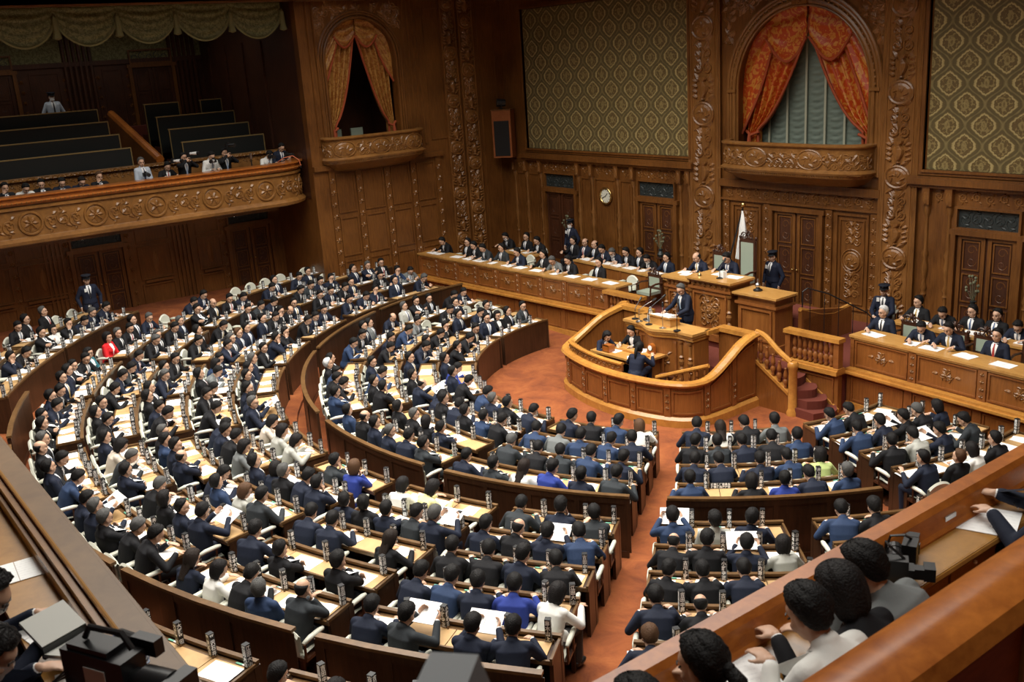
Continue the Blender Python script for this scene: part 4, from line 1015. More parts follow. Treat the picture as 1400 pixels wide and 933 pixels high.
for k in range(2):
    t = tag(empty('box_chair', (-29.9, 15.6+.8*k, 5.0), -PI/2), 'pale empty chair inside the side box, %s' % ('left' if k == 0 else 'right'), 'chair')
    m = MB(); m.box(-.22, .22, -.2, .2, .4, .5); m.build('seat', M_CREAM, t); m = MB(); m.box(-.22, .22, -.26, -.2, .45, .95); m.build('backrest', M_GREENUP, t)
    for a in (-.2, .2):
        for b in (-.18, .18): m = MB(); m.box(a-.02, a+.02, b-.02, b+.02, 0, .4); m.build('leg', M_DARKW, t)
# ------------------------------------------------------------- clock, loudspeaker
t = tag(empty('wall_clock', (-23.5, FY, 3.46)), 'round cream wall clock with black hands between two doors', 'clock')
m = MB(); F = lambda u, v, d: Vector((u, -d, v))
m.tube([F(.25*math.cos(a), .25*math.sin(a), .06) for a in [2*PI*i/28 for i in range(28)]], .035, 8, closed=True); m.build('rim', M_BRASS, t, smooth=True)
m = MB(); m.tube([(0, -.0, 0), (0, -.06, 0)], .24, 28); m.build('dial', mat('clock_dial', (.75, .74, .62), .5), t)
m = MB()
for i in range(12):
    a = PI*i/6; m.tube([F(.17*math.cos(a), .17*math.sin(a), .066), F(.215*math.cos(a), .215*math.sin(a), .066)], .008, 4)
m.build('numerals', M_BLK, t)
for l, a in ((.12, math.radians(47)), (.18, math.radians(-125+180+150))):
    m = MB(); m.tube([F(0, 0, .075), F(l*math.cos(a), l*math.sin(a), .075)], .01, 4); m.build('hand', M_BLK, t)
t = tag(empty('loudspeaker', (-28.15, 21.05, 4.55), math.radians(35)), 'tall wooden loudspeaker cabinet with dark grille on the wall corner', 'loudspeaker')
m = MB(); m.box(-.34, .34, -.25, .2, 0, 1.6); m.build('cabinet', wood('speaker_wood', (.22, .06, .015), (.32, .10, .03), .35), t)
m = MB(); m.box(-.27, .27, -.265, -.24, .06, 1.25); m.build('grille', M_BLK, t)
m = MB(); m.box(-.36, .36, -.27, .22, 1.6, 1.64); m.build('top_board', M_WALL, t)
t = tag(empty('stage_spotlight', (-28.1, 20.95, 6.19), math.radians(60)), 'black spotlight standing on the loudspeaker cabinet', 'spotlight')
m = MB(); m.tube([(-.14, 0, .22), (.16, 0, .2)], [.14, .12], 12); m.build('housing', M_BLK, t); m = MB(); m.tube([(0, -.16, .2), (0, -.15, .03), (0, .15, .03), (0, .16, .2)], .015, 6); m.box(-.05, .05, -.05, .05, 0, .04); m.build('yoke', M_BLK, t)
# flower vases on small stands by the doors
for x, y, nm in ((-20.4, 20.7, 'left of the presiding desk'), (-10.75, 20.4, 'behind the right-hand officials'), (-24.9, 21.0, 'by the door behind the officials')):
    t = tag(empty('flower_vase', (x, y, .95)), 'dark bronze flower arrangement on a stand %s' % nm, 'plant')
    m = MB(); m.lathe([(.16, 0), (.16, .03), (.04, .08), (.035, .95), (.14, 1.0), (.14, 1.03)], n=12); m.build('stand', M_DARKW, t, smooth=2)
    m = MB(); m.lathe([(.06, 1.03), (.1, 1.12), (.05, 1.22), (.07, 1.28)], n=12); m.build('vase', M_GRILLE, t, smooth=2)
    m = MB()
    for k in range(12):
        a = k*2.4; r = .06+.15*((k*7) % 5)/5; z = 1.5+.1*((k*3) % 4)
        m.tube([(0, 0, 1.26), (r*.5*math.cos(a), r*.5*math.sin(a), 1.4), (r*math.cos(a), r*math.sin(a), z)], .006, 4); m.ball((r*math.cos(a), r*math.sin(a), z), .035, n=6, m=4)
    m.build('stems', mat('dry_foliage', (.14, .14, .08), .7), t)
# ------------------------------------------------------------- curved desks, chairs, name columns
RING = [5.1, 6.0, 6.9, 7.8, 9.6, 10.52, 11.45, 12.4, 13.38, 15.05, 16.0]
SEATS = [
(0, 0, -88, -66.5, [(-84.2, 2, 0, 1), (-79.2, 1, 0, 1), (-74.0, 1, 5, 1), (-69.0, 0, 0, 1)]),
(0, 1, -64.5, -42.5, [(-60.6, 1, 0, 0), (-52.2, 1, 0, 0), (-45.0, 1, 0, 3)]),
(0, 2, -40.5, -15.5, [(-32.9, 0, 0, 1), (-28.0, 4, 0, 0), (-23.0, 0, 0, 1), (-18.0, 1, 0, 0)]),
(0, 3, -11.5, 11, [(-6.4, 3, 0, 0), (-1.5, 0, 1, 1), (3.5, 1, 0, 1), (8.5, 0, 0, 0)]),
(0, 4, 13, 36.5, [(19.0, 0, 0, 0), (24.0, 1, 0, 0), (29.0, 3, 0, 0), (34.0, 7, 4, 0)]),
(0, 5, 41.5, 61.5, [(44.1, 0, 0, 0), (49.0, 7, 6, 0), (54.0, 1, 0, 0), (59.0, 5, 0, 0)]),
(0, 6, 68, 90, [(71.4, 3, 0, 0), (76.4, 1, 0, 0), (81.7, -1), (87.1, -1)]),
(1, 0, -88, -66.5, [(-84.8, -1), (-79.4, 1, 0, 1), (-75.1, 0, 0, 0), (-68.7, 0, 0, 1)]),
(1, 1, -64.5, -42.5, [(-61.3, 1, 0, 3), (-55.3, 1, 0, 0), (-49.0, 1, 0, 3), (-44.7, 0, 0, 0)]),
(1, 2, -40.5, -15.5, [(-34.6, 0, 0, 1), (-29.2, -1), (-23.9, 1, 0, 1), (-17.7, 0, 3, 4)]),
(1, 3, -11.5, 11, [(-9.6, 0, 0, 0), (-5.9, 1, 0, 1), (-2.1, 0, 0, 0), (1.6, 1, 0, 1), (5.4, 3, 0, 3), (9.1, 1, 0, 0)]),
(1, 4, 13, 36.5, [(17.1, 3, 0, 0), (21.4, 5, 0, 0), (25.7, 3, 0, 0), (30.0, 3, 0, 0), (34.3, 0, 0, 0)]),
(1, 5, 41.5, 61.5, [(43.5, 1, 0, 0), (47.5, 2, 0, 0), (51.5, 0, 0, 0), (55.5, 1, 0, 0), (59.5, 3, 0, 0)]),
(1, 6, 68, 90, [(70.2, 3, 0, 0), (74.5, 0, 0, 0), (78.8, 1, 0, 4), (83.1, 1, 1, 0), (87.4, 0, 5, 0)]),
(2, 0, -88, -66.5, [(-85.7, -1), (-81.5, -1), (-77.3, 0, 0, 1), (-72.9, 1, 0, 0), (-68.8, -1)]),
(2, 1, -64.5, -42.5, [(-61.6, 5, 0, 0), (-55.3, 3, 0, 0), (-48.2, 0, 0, 0), (-44.4, 1, 0, 0)]),
(2, 2, -40.5, -15.5, [(-37.7, -1), (-33.0, 0, 0, 1), (-26.8, 3, 0, 0), (-21.5, 1, 0, 1), (-17.7, 1, 0, 3)]),
(2, 3, -11.5, 11, [(-6.2, 1, 0, 1), (-2.5, 1, 1, 1), (1.3, 1, 5, 1), (5.1, 0, 0, 2)]),
(2, 4, 13, 36.5, [(17.1, 2, 1, 0), (21.8, 1, 0, 0), (25.6, 2, 0, 0), (29.4, 3, 0, 0), (34.0, 0, 0, 0)]),
(2, 5, 41.5, 61.5, [(43.4, 0, 0, 0), (47.2, 0, 0, 0), (52.0, 0, 0, 0), (55.8, 3, 0, 0), (59.6, 10, 5, 0)]),
(2, 6, 68, 90, [(69.9, 1, 0, 0), (74.1, 6, 0, 0), (77.9, 0, 0, 4), (84.2, 2, 0, 0)]),
(3, 0, -88, -66.5, [(-84.1, 0, 0, 0), (-80.7, 1, 0, 0), (-75.7, 1, 0, 1), (-72.3, 1, 0, 2), (-68.9, 6, 1, 1)]),
(3, 1, -64.5, -42.5, [(-62.8, 0, 3, 0), (-57.0, 5, 0, 1), (-53.6, 0, 0, 1), (-50.2, 1, 0, 0), (-44.9, 3, 0, 0)]),
(3, 2, -40.5, -15.5, [(-35.6, 1, 0, 1), (-32.2, 1, 2, 1), (-28.8, 3, 0, 0), (-25.4, 1, 0, 0), (-22.0, 1, 0, 0), (-17.2, 3, 0, 2)]),
(3, 3, -11.5, 11, [(-9.5, 3, 0, 1), (-5.0, 1, 3, 1), (-1.6, 0, 0, 1), (1.8, 0, 1, 1), (5.2, 0, 0, 0), (9.3, 2, 0, 2)]),
(3, 4, 13, 36.5, [(15.4, 0, 0, 0), (20.2, 2, 0, 2), (23.6, 7, 6, 0), (27.0, 4, 0, 0), (31.1, 0, 0, 1), (34.5, 2, 0, 0)]),
(3, 5, 41.5, 61.5, [(43.2, 3, 0, 0), (49.6, 1, 5, 0), (53.0, 4, 0, 1), (56.4, 0, 0, 0), (59.8, 3, 1, 1)]),
(3, 6, 68, 90, [(69.7, 0, 0, 3), (73.1, 1, 4, 1), (76.5, 7, 5, 0), (80.1, 1, 0, 3), (84.0, -1), (87.8, -1)]),
(4, 0, -86.5, -75.5, [(-83.3, 0, 1, 0), (-78.6, 0, 0, 1)]),
(4, 1, -74.5, -63.8, [(-73.1, 0, 0, 3), (-69.8, 0, 0, 0), (-66.2, 0, 0, 0)]),
(4, 2, -61, -50.5, [(-59.6, 0, 0, 0), (-56.4, 0, 0, 0), (-53.6, 1, 0, 0)]),
(4, 3, -48.5, -37.5, [(-46.8, 1, 0, 3), (-42.9, 0, 0, 3), (-38.9, 1, 0, 1)]),
(4, 4, -35.5, -25, [(-33.0, 0, 1, 1), (-29.2, 0, 0, 1), (-26.4, 1, 0, 1)]),
(4, 5, -23.8, -13, [(-20.1, 0, 0, 1), (-17.3, 0, 0, 4), (-14.5, 0, 1, 1)]),
(4, 6, -10.8, 0.2, [(-8.9, 12, 5, 0), (-4.5, 6, 5, 0), (-1.7, 6, 5, 0)]),
(4, 7, 2.2, 12.3, [(3.9, -1), (6.9, 2, 0, 3), (10.3, 4, 4, 3)]),
(4, 8, 14.5, 25, [(16.6, 7, 5, 0), (19.4, 9, 5, 0), (22.9, -1)]),
(4, 9, 26.7, 36.8, [(28.5, 2, 0, 0), (32.4, 0, 0, 3), (35.4, 2, 0, 3)]),
(4, 10, 40.3, 51, [(41.7, 3, 0, 4), (44.9, 6, 0, 1), (47.7, 0, 0, 1)]),
(4, 11, 53.5, 64, [(54.9, 3, 0, 0), (57.7, 1, 0, 0), (61.5, -1)]),
(5, 0, -86.5, -75.5, [(-85.1, 5, 0, 0), (-82.6, 3, 0, 3), (-79.1, 1, 0, 0)]),
(5, 1, -74.5, -63.8, [(-73.2, 0, 0, 1), (-70.7, 1, 0, 0), (-68.1, 0, 0, 0), (-65.5, 1, 0, 0)]),
(5, 2, -61, -50.5, [(-59.9, 0, 0, 1), (-57.8, 1, 3, 0), (-55.7, 1, 0, 3), (-53.6, 1, 0, 0), (-51.5, 0, 0, 1)]),
(5, 3, -48.5, -37.5, [(-46.8, 0, 0, 1), (-44.2, 0, 4, 1), (-41.7, 2, 1, 1), (-39.1, 0, 0, 4)]),
(5, 4, -35.5, -25, [(-34.2, 0, 0, 0), (-31.7, 3, 5, 0), (-29.1, 5, 0, 0), (-26.5, 1, 0, 1)]),
(5, 5, -23.8, -13, [(-22.5, 1, 0, 0), (-20.0, 1, 0, 0), (-15.4, 1, 0, 0)]),
(5, 6, -10.8, 0.2, [(-9.5, 0, 0, 0), (-7.0, 0, 0, 0), (-4.4, 1, 0, 0), (-1.6, 5, 5, 0)]),
(5, 7, 2.2, 12.3, [(3.2, 0, 0, 1), (5.2, 0, 5, 3), (7.2, 1, 1, 1), (9.3, 0, 0, 0), (11.3, 0, 0, 3)]),
(5, 8, 14.5, 25, [(15.6, 0, 0, 1), (17.7, 1, 0, 1), (19.8, 0, 0, 2), (21.9, 2, 0, 0), (23.9, 0, 1, 4)]),
(5, 9, 26.7, 36.8, [(28.0, 0, 0, 0), (30.5, 1, 3, 0), (33.0, 0, 0, 4), (35.5, 3, 0, 0)]),
(5, 10, 40.3, 51, [(41.6, 1, 3, 0), (44.1, 1, 0, 0), (46.7, 0, 0, 4), (49.3, 6, 5, 0)]),
(5, 11, 53.5, 64, [(55.5, -1), (58.8, -1), (62.0, -1)]),
(6, 0, -86.5, -75.5, [(-83.4, 1, 0, 1), (-81.0, 0, 1, 2), (-78.4, 0, 0, 1)]),
(6, 1, -74.5, -63.8, [(-73.3, 0, 0, 3), (-70.9, 0, 0, 0), (-68.6, 2, 0, 0), (-66.2, 1, 0, 0)]),
(6, 2, -61, -50.5, [(-59.8, 0, 0, 0), (-57.4, 2, 0, 0), (-55.1, 1, 0, 0), (-52.2, -1)]),
(6, 3, -48.5, -37.5, [(-47.3, 1, 0, 0), (-43.6, 1, 0, 1), (-40.8, 1, 0, 0)]),
(6, 4, -35.5, -25, [(-32.9, 1, 0, 0), (-29.5, 1, 0, 1), (-26.8, 0, 1, 0)]),
(6, 5, -23.8, -13, [(-22.3, 1, 0, 1), (-19.1, 1, 0, 1), (-16.8, 0, 0, 0), (-14.4, 1, 0, 0)]),
(6, 6, -10.8, 0.2, [(-8.8, 1, 1, 1), (-6.4, 3, 0, 2), (-4.0, 0, 0, 1), (-1.6, 0, 3, 2)]),
(6, 7, 2.2, 12.3, [(3.4, 0, 0, 0), (5.8, 3, 0, 1), (8.1, 6, 4, 0), (10.5, 2, 0, 0)]),
(6, 8, 14.5, 25, [(15.7, 0, 0, 0), (18.1, 0, 0, 0), (20.6, -1), (23.1, 1, 6, 0)]),
(6, 9, 26.7, 36.8, [(27.9, 1, 0, 0), (30.3, 1, 0, 0), (32.6, 0, 0, 0), (35.0, 1, 0, 0)]),
(6, 10, 40.3, 51, [(41.5, 1, 0, 0), (43.9, 1, 0, 0), (46.2, 0, 0, 0), (49.2, -1)]),
(6, 11, 53.5, 64, [(54.9, -1), (57.5, -1), (60.0, -1), (62.6, -1)]),
(7, 0, -86.5, -75.5, [(-85.0, -1), (-82.3, -1), (-79.7, -1), (-77.0, -1)]),
(7, 1, -74.5, -63.8, [(-73.4, 0, 0, 1), (-71.2, 0, 0, 0), (-67.4, 0, 0, 1), (-65.2, 0, 0, 0)]),
(7, 2, -61, -50.5, [(-59.9, 0, 0, 0), (-57.7, 1, 0, 0), (-54.7, 1, 3, 1), (-51.6, 1, 0, 2)]),
(7, 3, -48.5, -37.5, [(-47.4, 0, 1, 1), (-44.7, 1, 0, 0), (-41.7, 1, 1, 1), (-39.5, 1, 1, 0)]),
(7, 4, -35.5, -25, [(-34.0, 0, 0, 0), (-29.9, 2, 0, 0), (-27.4, 0, 0, 0)]),
(7, 5, -23.8, -13, [(-22.7, 1, 0, 0), (-18.5, 0, 0, 1), (-16.3, 1, 0, 1), (-14.1, 1, 0, 0)]),
(7, 6, -10.8, 0.2, [(-8.9, 0, 0, 1), (-6.7, 12, 5, 0), (-4.5, 2, 1, 0), (-1.0, 0, 0, 2)]),
(7, 7, 2.2, 12.3, [(3.3, 1, 1, 0), (6.0, 1, 5, 1), (8.2, 0, 0, 1), (10.6, 0, 0, 4)]),
(7, 8, 14.5, 25, [(15.6, 0, 0, 0), (18.7, 1, 0, 2), (23.2, 1, 0, 2)]),
(7, 9, 26.7, 36.8, [(27.7, 0, 0, 0), (29.7, 3, 0, 0), (31.7, 0, 0, 0), (33.8, 4, 0, 0), (35.8, 7, 5, 0)]),
(7, 10, 40.3, 51, [(41.4, 0, 0, 0), (43.6, 1, 3, 0), (46.4, -1), (49.3, -1)]),
(7, 11, 53.5, 64, [(54.9, -1), (57.5, -1), (60.0, -1), (62.6, -1)]),
(8, 0, -86.5, -75.5, [(-84.9, -1), (-82.3, -1), (-79.7, -1), (-77.1, -1)]),
(8, 1, -74.5, -63.8, [(-73.0, -1), (-70.4, -1), (-67.9, -1), (-65.3, -1)]),
(8, 2, -61, -50.5, [(-57.7, 0, 0, 0), (-55.3, 0, 0, 0), (-52.4, -1)]),
(8, 3, -48.5, -37.5, [(-47.5, 0, 1, 0), (-45.4, 1, 0, 1), (-43.4, 1, 0, 0), (-41.4, 1, 1, 1), (-39.3, 8, 5, 1)]),
(8, 4, -35.5, -25, [(-34.5, 11, 5, 1), (-32.4, 1, 0, 0), (-30.4, 1, 0, 2), (-28.4, 0, 0, 1), (-26.3, 0, 0, 1)]),
(8, 5, -23.8, -13, [(-22.8, 1, 0, 0), (-20.7, 0, 0, 1), (-18.7, 0, 0, 0), (-16.2, 1, 0, 2), (-14.0, 1, 0, 1)]),
(8, 6, -10.8, 0.2, [(-9.8, 1, 1, 1), (-7.7, 1, 3, 1), (-5.7, 1, 0, 0), (-3.7, 0, 0, 1), (-1.6, 3, 0, 0)]),
(8, 7, 2.2, 12.3, [(3.2, 0, 0, 4), (5.2, 0, 1, 1), (7.2, 1, 1, 2), (9.3, 1, 1, 0), (11.3, 1, 0, 0)]),
(8, 8, 14.5, 25, [(15.5, 0, 6, 0), (17.6, 7, 5, 0), (19.6, 1, 0, 0), (21.6, 3, 1, 1), (23.7, 2, 3, 3)]),
(8, 9, 26.7, 36.8, [(27.7, 0, 0, 0), (29.8, 2, 0, 4), (33.2, 0, 0, 4), (35.2, 0, 0, 0)]),
(8, 10, 40.3, 51, [(41.3, 0, 4, 0), (44.0, -1), (46.7, -1), (49.3, -1)]),
(8, 11, 53.5, 64, [(55.0, -1), (57.5, -1), (60.0, -1), (62.5, -1)]),
(9, 0, -52.5, -39, [(-51.4, -1), (-49.5, 0, 0, 0), (-47.6, 0, 1, 0), (-45.8, 0, 0, 0), (-43.8, 1, 0, 3), (-41.7, 7, 5, 1), (-39.9, 1, 0, 2)]),
(9, 1, -38.5, -25, [(-37.0, -1), (-34.6, 1, 0, 0), (-32.8, 0, 0, 3), (-30.6, -1), (-28.4, -1), (-26.3, -1)]),
(9, 2, 2.2, 12.3, [(3.3, -1), (5.3, -1), (7.3, -1), (9.2, -1), (11.2, -1)]),
(9, 3, 14.5, 25, [(15.6, -1), (17.7, -1), (19.8, -1), (21.8, -1), (23.9, -1)]),
(9, 4, 26.7, 36.8, [(27.6, 1, 0, 0), (29.9, 1, 5, 0), (31.8, -1), (33.8, -1), (35.7, -1)]),
(10, 0, -52.5, -39, [(-51.0, -1), (-48.6, -1), (-46.3, 1, 1, 1), (-43.2, 1, 0, 1), (-41.5, 1, 0, 0)]),
(10, 1, -38.5, -25, [(-37.5, -1), (-35.6, -1), (-33.7, -1), (-31.8, -1), (-29.8, -1), (-27.9, -1), (-26.0, -1)])]
def section(k): return 'front section' if k < 4 else ('middle section' if k < 9 else 'rear section')
def where(k, b):
    row = ORD[k+1] if k < 4 else (ORD[k-3] if k < 9 else ORD[k-8])
    return row+' row', '%s %s block' % (section(k).replace(' section', ''), ORD[b+1])
def curved_desk(k, b, a0, a1, seats):
    r = RING[k]; zb = zf(r+.3); zl = .26 if k == 4 else zb-.12
    if k == 9: zl = zf(13.9)-.02
    row, blk = where(k, b)
    t = tag(empty('curved_desk', (*polar(r+.2, (a0+a1)/2), zb)), 'curved walnut desk with tan writing lids, %s of %s' % (row, blk), 'desk', 'curved member desks')
    m = MB(); m.arcbox(r, r+.035, a0, a1, zl, zb+.76); m.arcbox(r-.012, r+.035, a0, a1, zl, zl+.1); bld(m, 'front_panel', M_DESK, t)
    m = MB(); m.arcbox(r+.035, r+.46, a0, a1, zb+.70, zb+.735); bld(m, 'desktop', M_DESK, t)
    m = MB(); m.arcbox(r-.012, r+.045, a0, a1, zb+.76, zb+.80); m.arcbox(r+.45, r+.475, a0, a1, zb+.695, zb+.75)
    for a, s in ((a0, 1), (a1, -1)):
        da = s*math.degrees(.03/r); m.arcbox(r, r+.47, min(a, a+da), max(a, a+da), zb+.735, zb+.775, n=1)
    bld(m, 'edge_rail', M_DESKR, t)
    m = MB(); m.arcbox(r+.055, r+.11, a0+.3, a1-.3, zb+.735, zb+.742); bld(m, 'pen_tray', M_DESKR, t)
    for a, s in ((a0, 1), (a1, -1)):
        da = s*math.degrees(.045/r); m = MB(); m.arcbox(r, r+.44, min(a, a+da), max(a, a+da), zl if k != 4 else zb-.1, zb+.72, n=1); m.arcbox(r-.02, r+.08, min(a, a+da)-.02, max(a, a+da)+.02, zb-.1, zb+.74, n=1)
        bld(m, 'end_panel', M_DESK, t)
    azs = [s_[0] for s_ in seats]
    ed = [a0+.35]+[(p+q)/2 for p, q in zip(azs, azs[1:])]+[a1-.35]
    for i in range(len(azs)):
        g_ = math.degrees(.006/r); m = MB(); m.arcbox(r+.115, r+.445, ed[i]+g_, ed[i+1]-g_, zb+.735, zb+.748); bld(m, 'writing_lid', M_LID, t)
    return zb
def barrier(r, a0, a1, zb, h, idx):
    t = tag(empty('aisle_barrier', (*polar(r, (a0+a1)/2), zb)), 'curved dark barrier with pale top edge behind the %s, %s' % (('front section', 'block '+ORD[idx+1]) if r < 12 else ('middle section', 'block '+ORD[idx+1])), 'barrier', 'curved barriers between sections')
    m = MB(); m.arcbox(r, r+.05, a0, a1, zb-.1, zb+h); m.arcbox(r-.01, r+.065, a0, a1, zb-.1, zb+.12); bld(m, 'panel', M_DESK, t)
    m = MB(); m.arcbox(r-.02, r+.07, a0-.15, a1+.15, zb+h, zb+h+.04); bld(m, 'top_rail', M_DESKR, t)
    m = MB(); n = max(2, int((a1-a0)*r/57/.8))
    for i in range(n+1):
        a = a0+(a1-a0)*i/n; m.arcbox(r+.05, r+.062, a-.25, a+.25, zb+.1, zb+h, n=1)
    m.arcbox(r+.05, r+.062, a0, a1, zb+h-.1, zb+h); bld(m, 'stiles', M_DESK, t)
INN = [(-88, -66.5), (-64.5, -42.5), (-40.5, -11.5), (-7.5, 13), (16.5, 37), (41, 61.3)]
for i, (a, b) in enumerate(INN): barrier(9.02, a, b, zf(9.0), 1.03, i)
OUTB = [(-61, -50.5), (-48.5, -37.5), (-35.5, -25), (-23.8, -13), (-10.8, .2), (2.2, 12.3), (13.6, 25.3), (26.9, 37), (40.3, 52)]
for i, (a, b) in enumerate(OUTB):
    if a > -25: barrier(14.55, a, b, zf(14.4), 1.0, i)
# member chair
def make_chair():
    t = empty('member_chair', (0, 0, 0))
    tag(t, 'x', 'chair', 'cream upholstered member chairs')
    m = MB(); rows = []
    for x in [-.22+.44*i/8 for i in range(9)]:
        e = 1-abs(x/.22)**4*.35; rows.append([(x, -.2, .42), (x, -.2, .42+.06*e), (x, .0, .42+.085*e), (x, .2, .42+.06*e), (x, .2, .42)])
    m.grid(rows); m.build('seat', M_CREAM, t, smooth=True)
    m = MB(); rows = []
    for i in range(11):
        x = -.21+.042*i; top = .84-.10*(x/.23)**2-.03*(abs(x)/.23)**6; rows.append([(x, -0.180-.015*(1-(x/.23)**2), .48), (x, -0.200-.015*(1-(x/.23)**2), top-.03), (x, -0.230-.015*(1-(x/.23)**2), top), (x, -0.260-.015*(1-(x/.23)**2), top-.03), (x, -0.240-.015*(1-(x/.23)**2), .48), (x, -0.180-.015*(1-(x/.23)**2), .48)])
    m.grid(rows); m.build('backrest', M_CREAM, t, smooth=2)
    for s in (-1, 1):
        m = MB(); m.tube([(s*.26, -.22, .64), (s*.265, -.1, .665), (s*.265, .08, .665), (s*.26, .14, .655)], [.026, .034, .034, .024], 8); m.build('armrest', M_CREAM, t, smooth=True)
    m = MB()
    for s in (-1, 1): m.tube([(s*.26, -.2, .42), (s*.26, -.2, .63)], .018, 6); m.tube([(s*.26, .06, .40), (s*.262, .07, .64)], .016, 6)
    m.box(-.26, .26, -.2, .2, .38, .42); m.lathe([(.16, 0), (.15, .03), (.04, .06), (.035, .38)], n=10); m.build('frame', M_DARKW, t)
    return t
chair0 = make_chair(); chair0_kids = list(chair0.children)
def copy_thing(root, kids, loc, rz, label, group=None):
    r = root.copy(); col.objects.link(r); r.location = loc; r.rotation_euler = (0, 0, rz); r['label'] = label
    if group: r['group'] = group
    for ch in kids:
        c = ch.copy(); col.objects.link(c); c.parent = r
    return r
# name column: black upright block with white characters on its faces
NAMES = ['小野寺正', '城内高木', '高木山上', '井上信山', '石原大中', '中谷小川', '山本大木', '大野平田', '平沢石井', '江田大山', '吉田中原', '古川上野']
def glyph_mesh(ch, size):
    c = bpy.data.curves.new('glyph', 'FONT'); c.body = ch; c.size = size; c.align_x = 'CENTER'; c.resolution_u = 1; c.offset = size*.03
    o = bpy.data.objects.new('glyph', c); col.objects.link(o); dg = bpy.context.evaluated_depsgraph_get()
    me = bpy.data.meshes.new_from_object(o.evaluated_get(dg)); vs = [v.co.copy() for v in me.vertices]; fs = [tuple(p.vertices) for p in me.polygons]
    bpy.data.objects.remove(o); bpy.data.curves.remove(c); bpy.data.meshes.remove(me); return vs, fs
M_CHAR = mat('white_lettering', (.9, .9, .88), .6)
def make_column(name):
    t = tag(empty('name_column', (0, 0, 0)), 'x', 'name plate', 'black name columns on the desks')
    m = MB(); m.box(-.034, .034, -.034, .034, .01, .29); m.build('block', M_BLK, t)
    m = MB(); m.box(-.045, .045, -.035, .035, 0, .012); m.lathe([(.014, .0), (.014, .03), (.008, .04)], (.055, -.03, 0), 6); m.build('stand', M_DESKR, t)
    m = MB(); nchar = len(name); sz = .066
    for q, ch in enumerate(name):
        vs, fs = glyph_mesh(ch, sz)
        zc = .282-.067*(q+.5)
        if not vs: continue
        cx = sum(v.x for v in vs)/len(vs); zmid = (min(v.y for v in vs)+max(v.y for v in vs))/2
        for rot in range(4):
            M_ = Matrix.Rotation(rot*PI/2, 4, 'Z'); n0 = len(m.v)
            for v in vs: m.v.append(tuple(M_ @ Vector((v.x*.85, -.0353, zc+(v.y-zmid)))))
            for f in fs: m.f.append(tuple(n0+i for i in f)); m.mi.append(0)
    me = bpy.data.meshes.new('lettering'); me.from_pydata(m.v, [], m.f); me.materials.append(M_CHAR); o = bpy.data.objects.new('lettering', me); col.objects.link(o); o.parent = t
    return t, list(t.children)
cols0 = [make_column(n_) for n_ in NAMES]
# loose printed sheets
def textmat():
    m = bpy.data.materials.new('printed_paper'); m.use_nodes = True; nt = m.node_tree; b = nt.nodes['Principled BSDF']; L = nt.links.new
    tc = N(nt, 'TexCoord'); wv = N(nt, 'TexWave', i_Scale=9, i_Distortion=0); wv.bands_direction = 'Y'; L(tc.outputs['Object'], wv.inputs['Vector'])
    nz = N(nt, 'TexNoise', i_Scale=60); L(tc.outputs['Object'], nz.inputs['Vector'])
    mu = N(nt, 'Math', operation='MULTIPLY'); L(wv.outputs['Fac'], mu.inputs[0]); L(nz.outputs['Fac'], mu.inputs[1])
    L(ramp(nt, mu.outputs[0], [(.34, (.93, .93, .92)), (.70, (.78, .78, .78))]), b.inputs['Base Color']); b.inputs['Roughness'].default_value = .7; return m
M_PRINT = textmat()
def sheet_mesh(var):
    m = MB()
    if var == 0: m.box(-.13, .13, -.155, .155, 0, .004)
    elif var == 1: m.box(-.21, -.002, -.15, .15, 0, .005); m.box(.002, .21, -.15, .15, 0, .004)
    elif var == 2:
        m.box(-.12, .10, -.15, .15, 0, .003); M_ = Matrix.Rotation(.25, 4, 'Z'); m.tbox(M_, -.09, .13, -.14, .15, .004, .007)
    else:
        rows = []
        for i in range(9):
            x = -.2+.05*i; z = .012*math.sin(i/8*PI*2)**2+.004; rows.append([(x, -.15, 0), (x, -.15, z), (x, .15, z), (x, .15, 0)])
        m.grid(rows)
    me = m.mesh('printed_sheets'); me.materials.append(M_PRINT); return me
sheets = [sheet_mesh(i) for i in range(4)]
def add_sheets(loc, rz, var, label, group, tilt=None):
    o = bpy.data.objects.new('printed_sheets', sheets[var]); col.objects.link(o); o.location = loc; o.rotation_euler = tilt or (0, 0, rz)
    tag(o, label, 'papers', group); return o
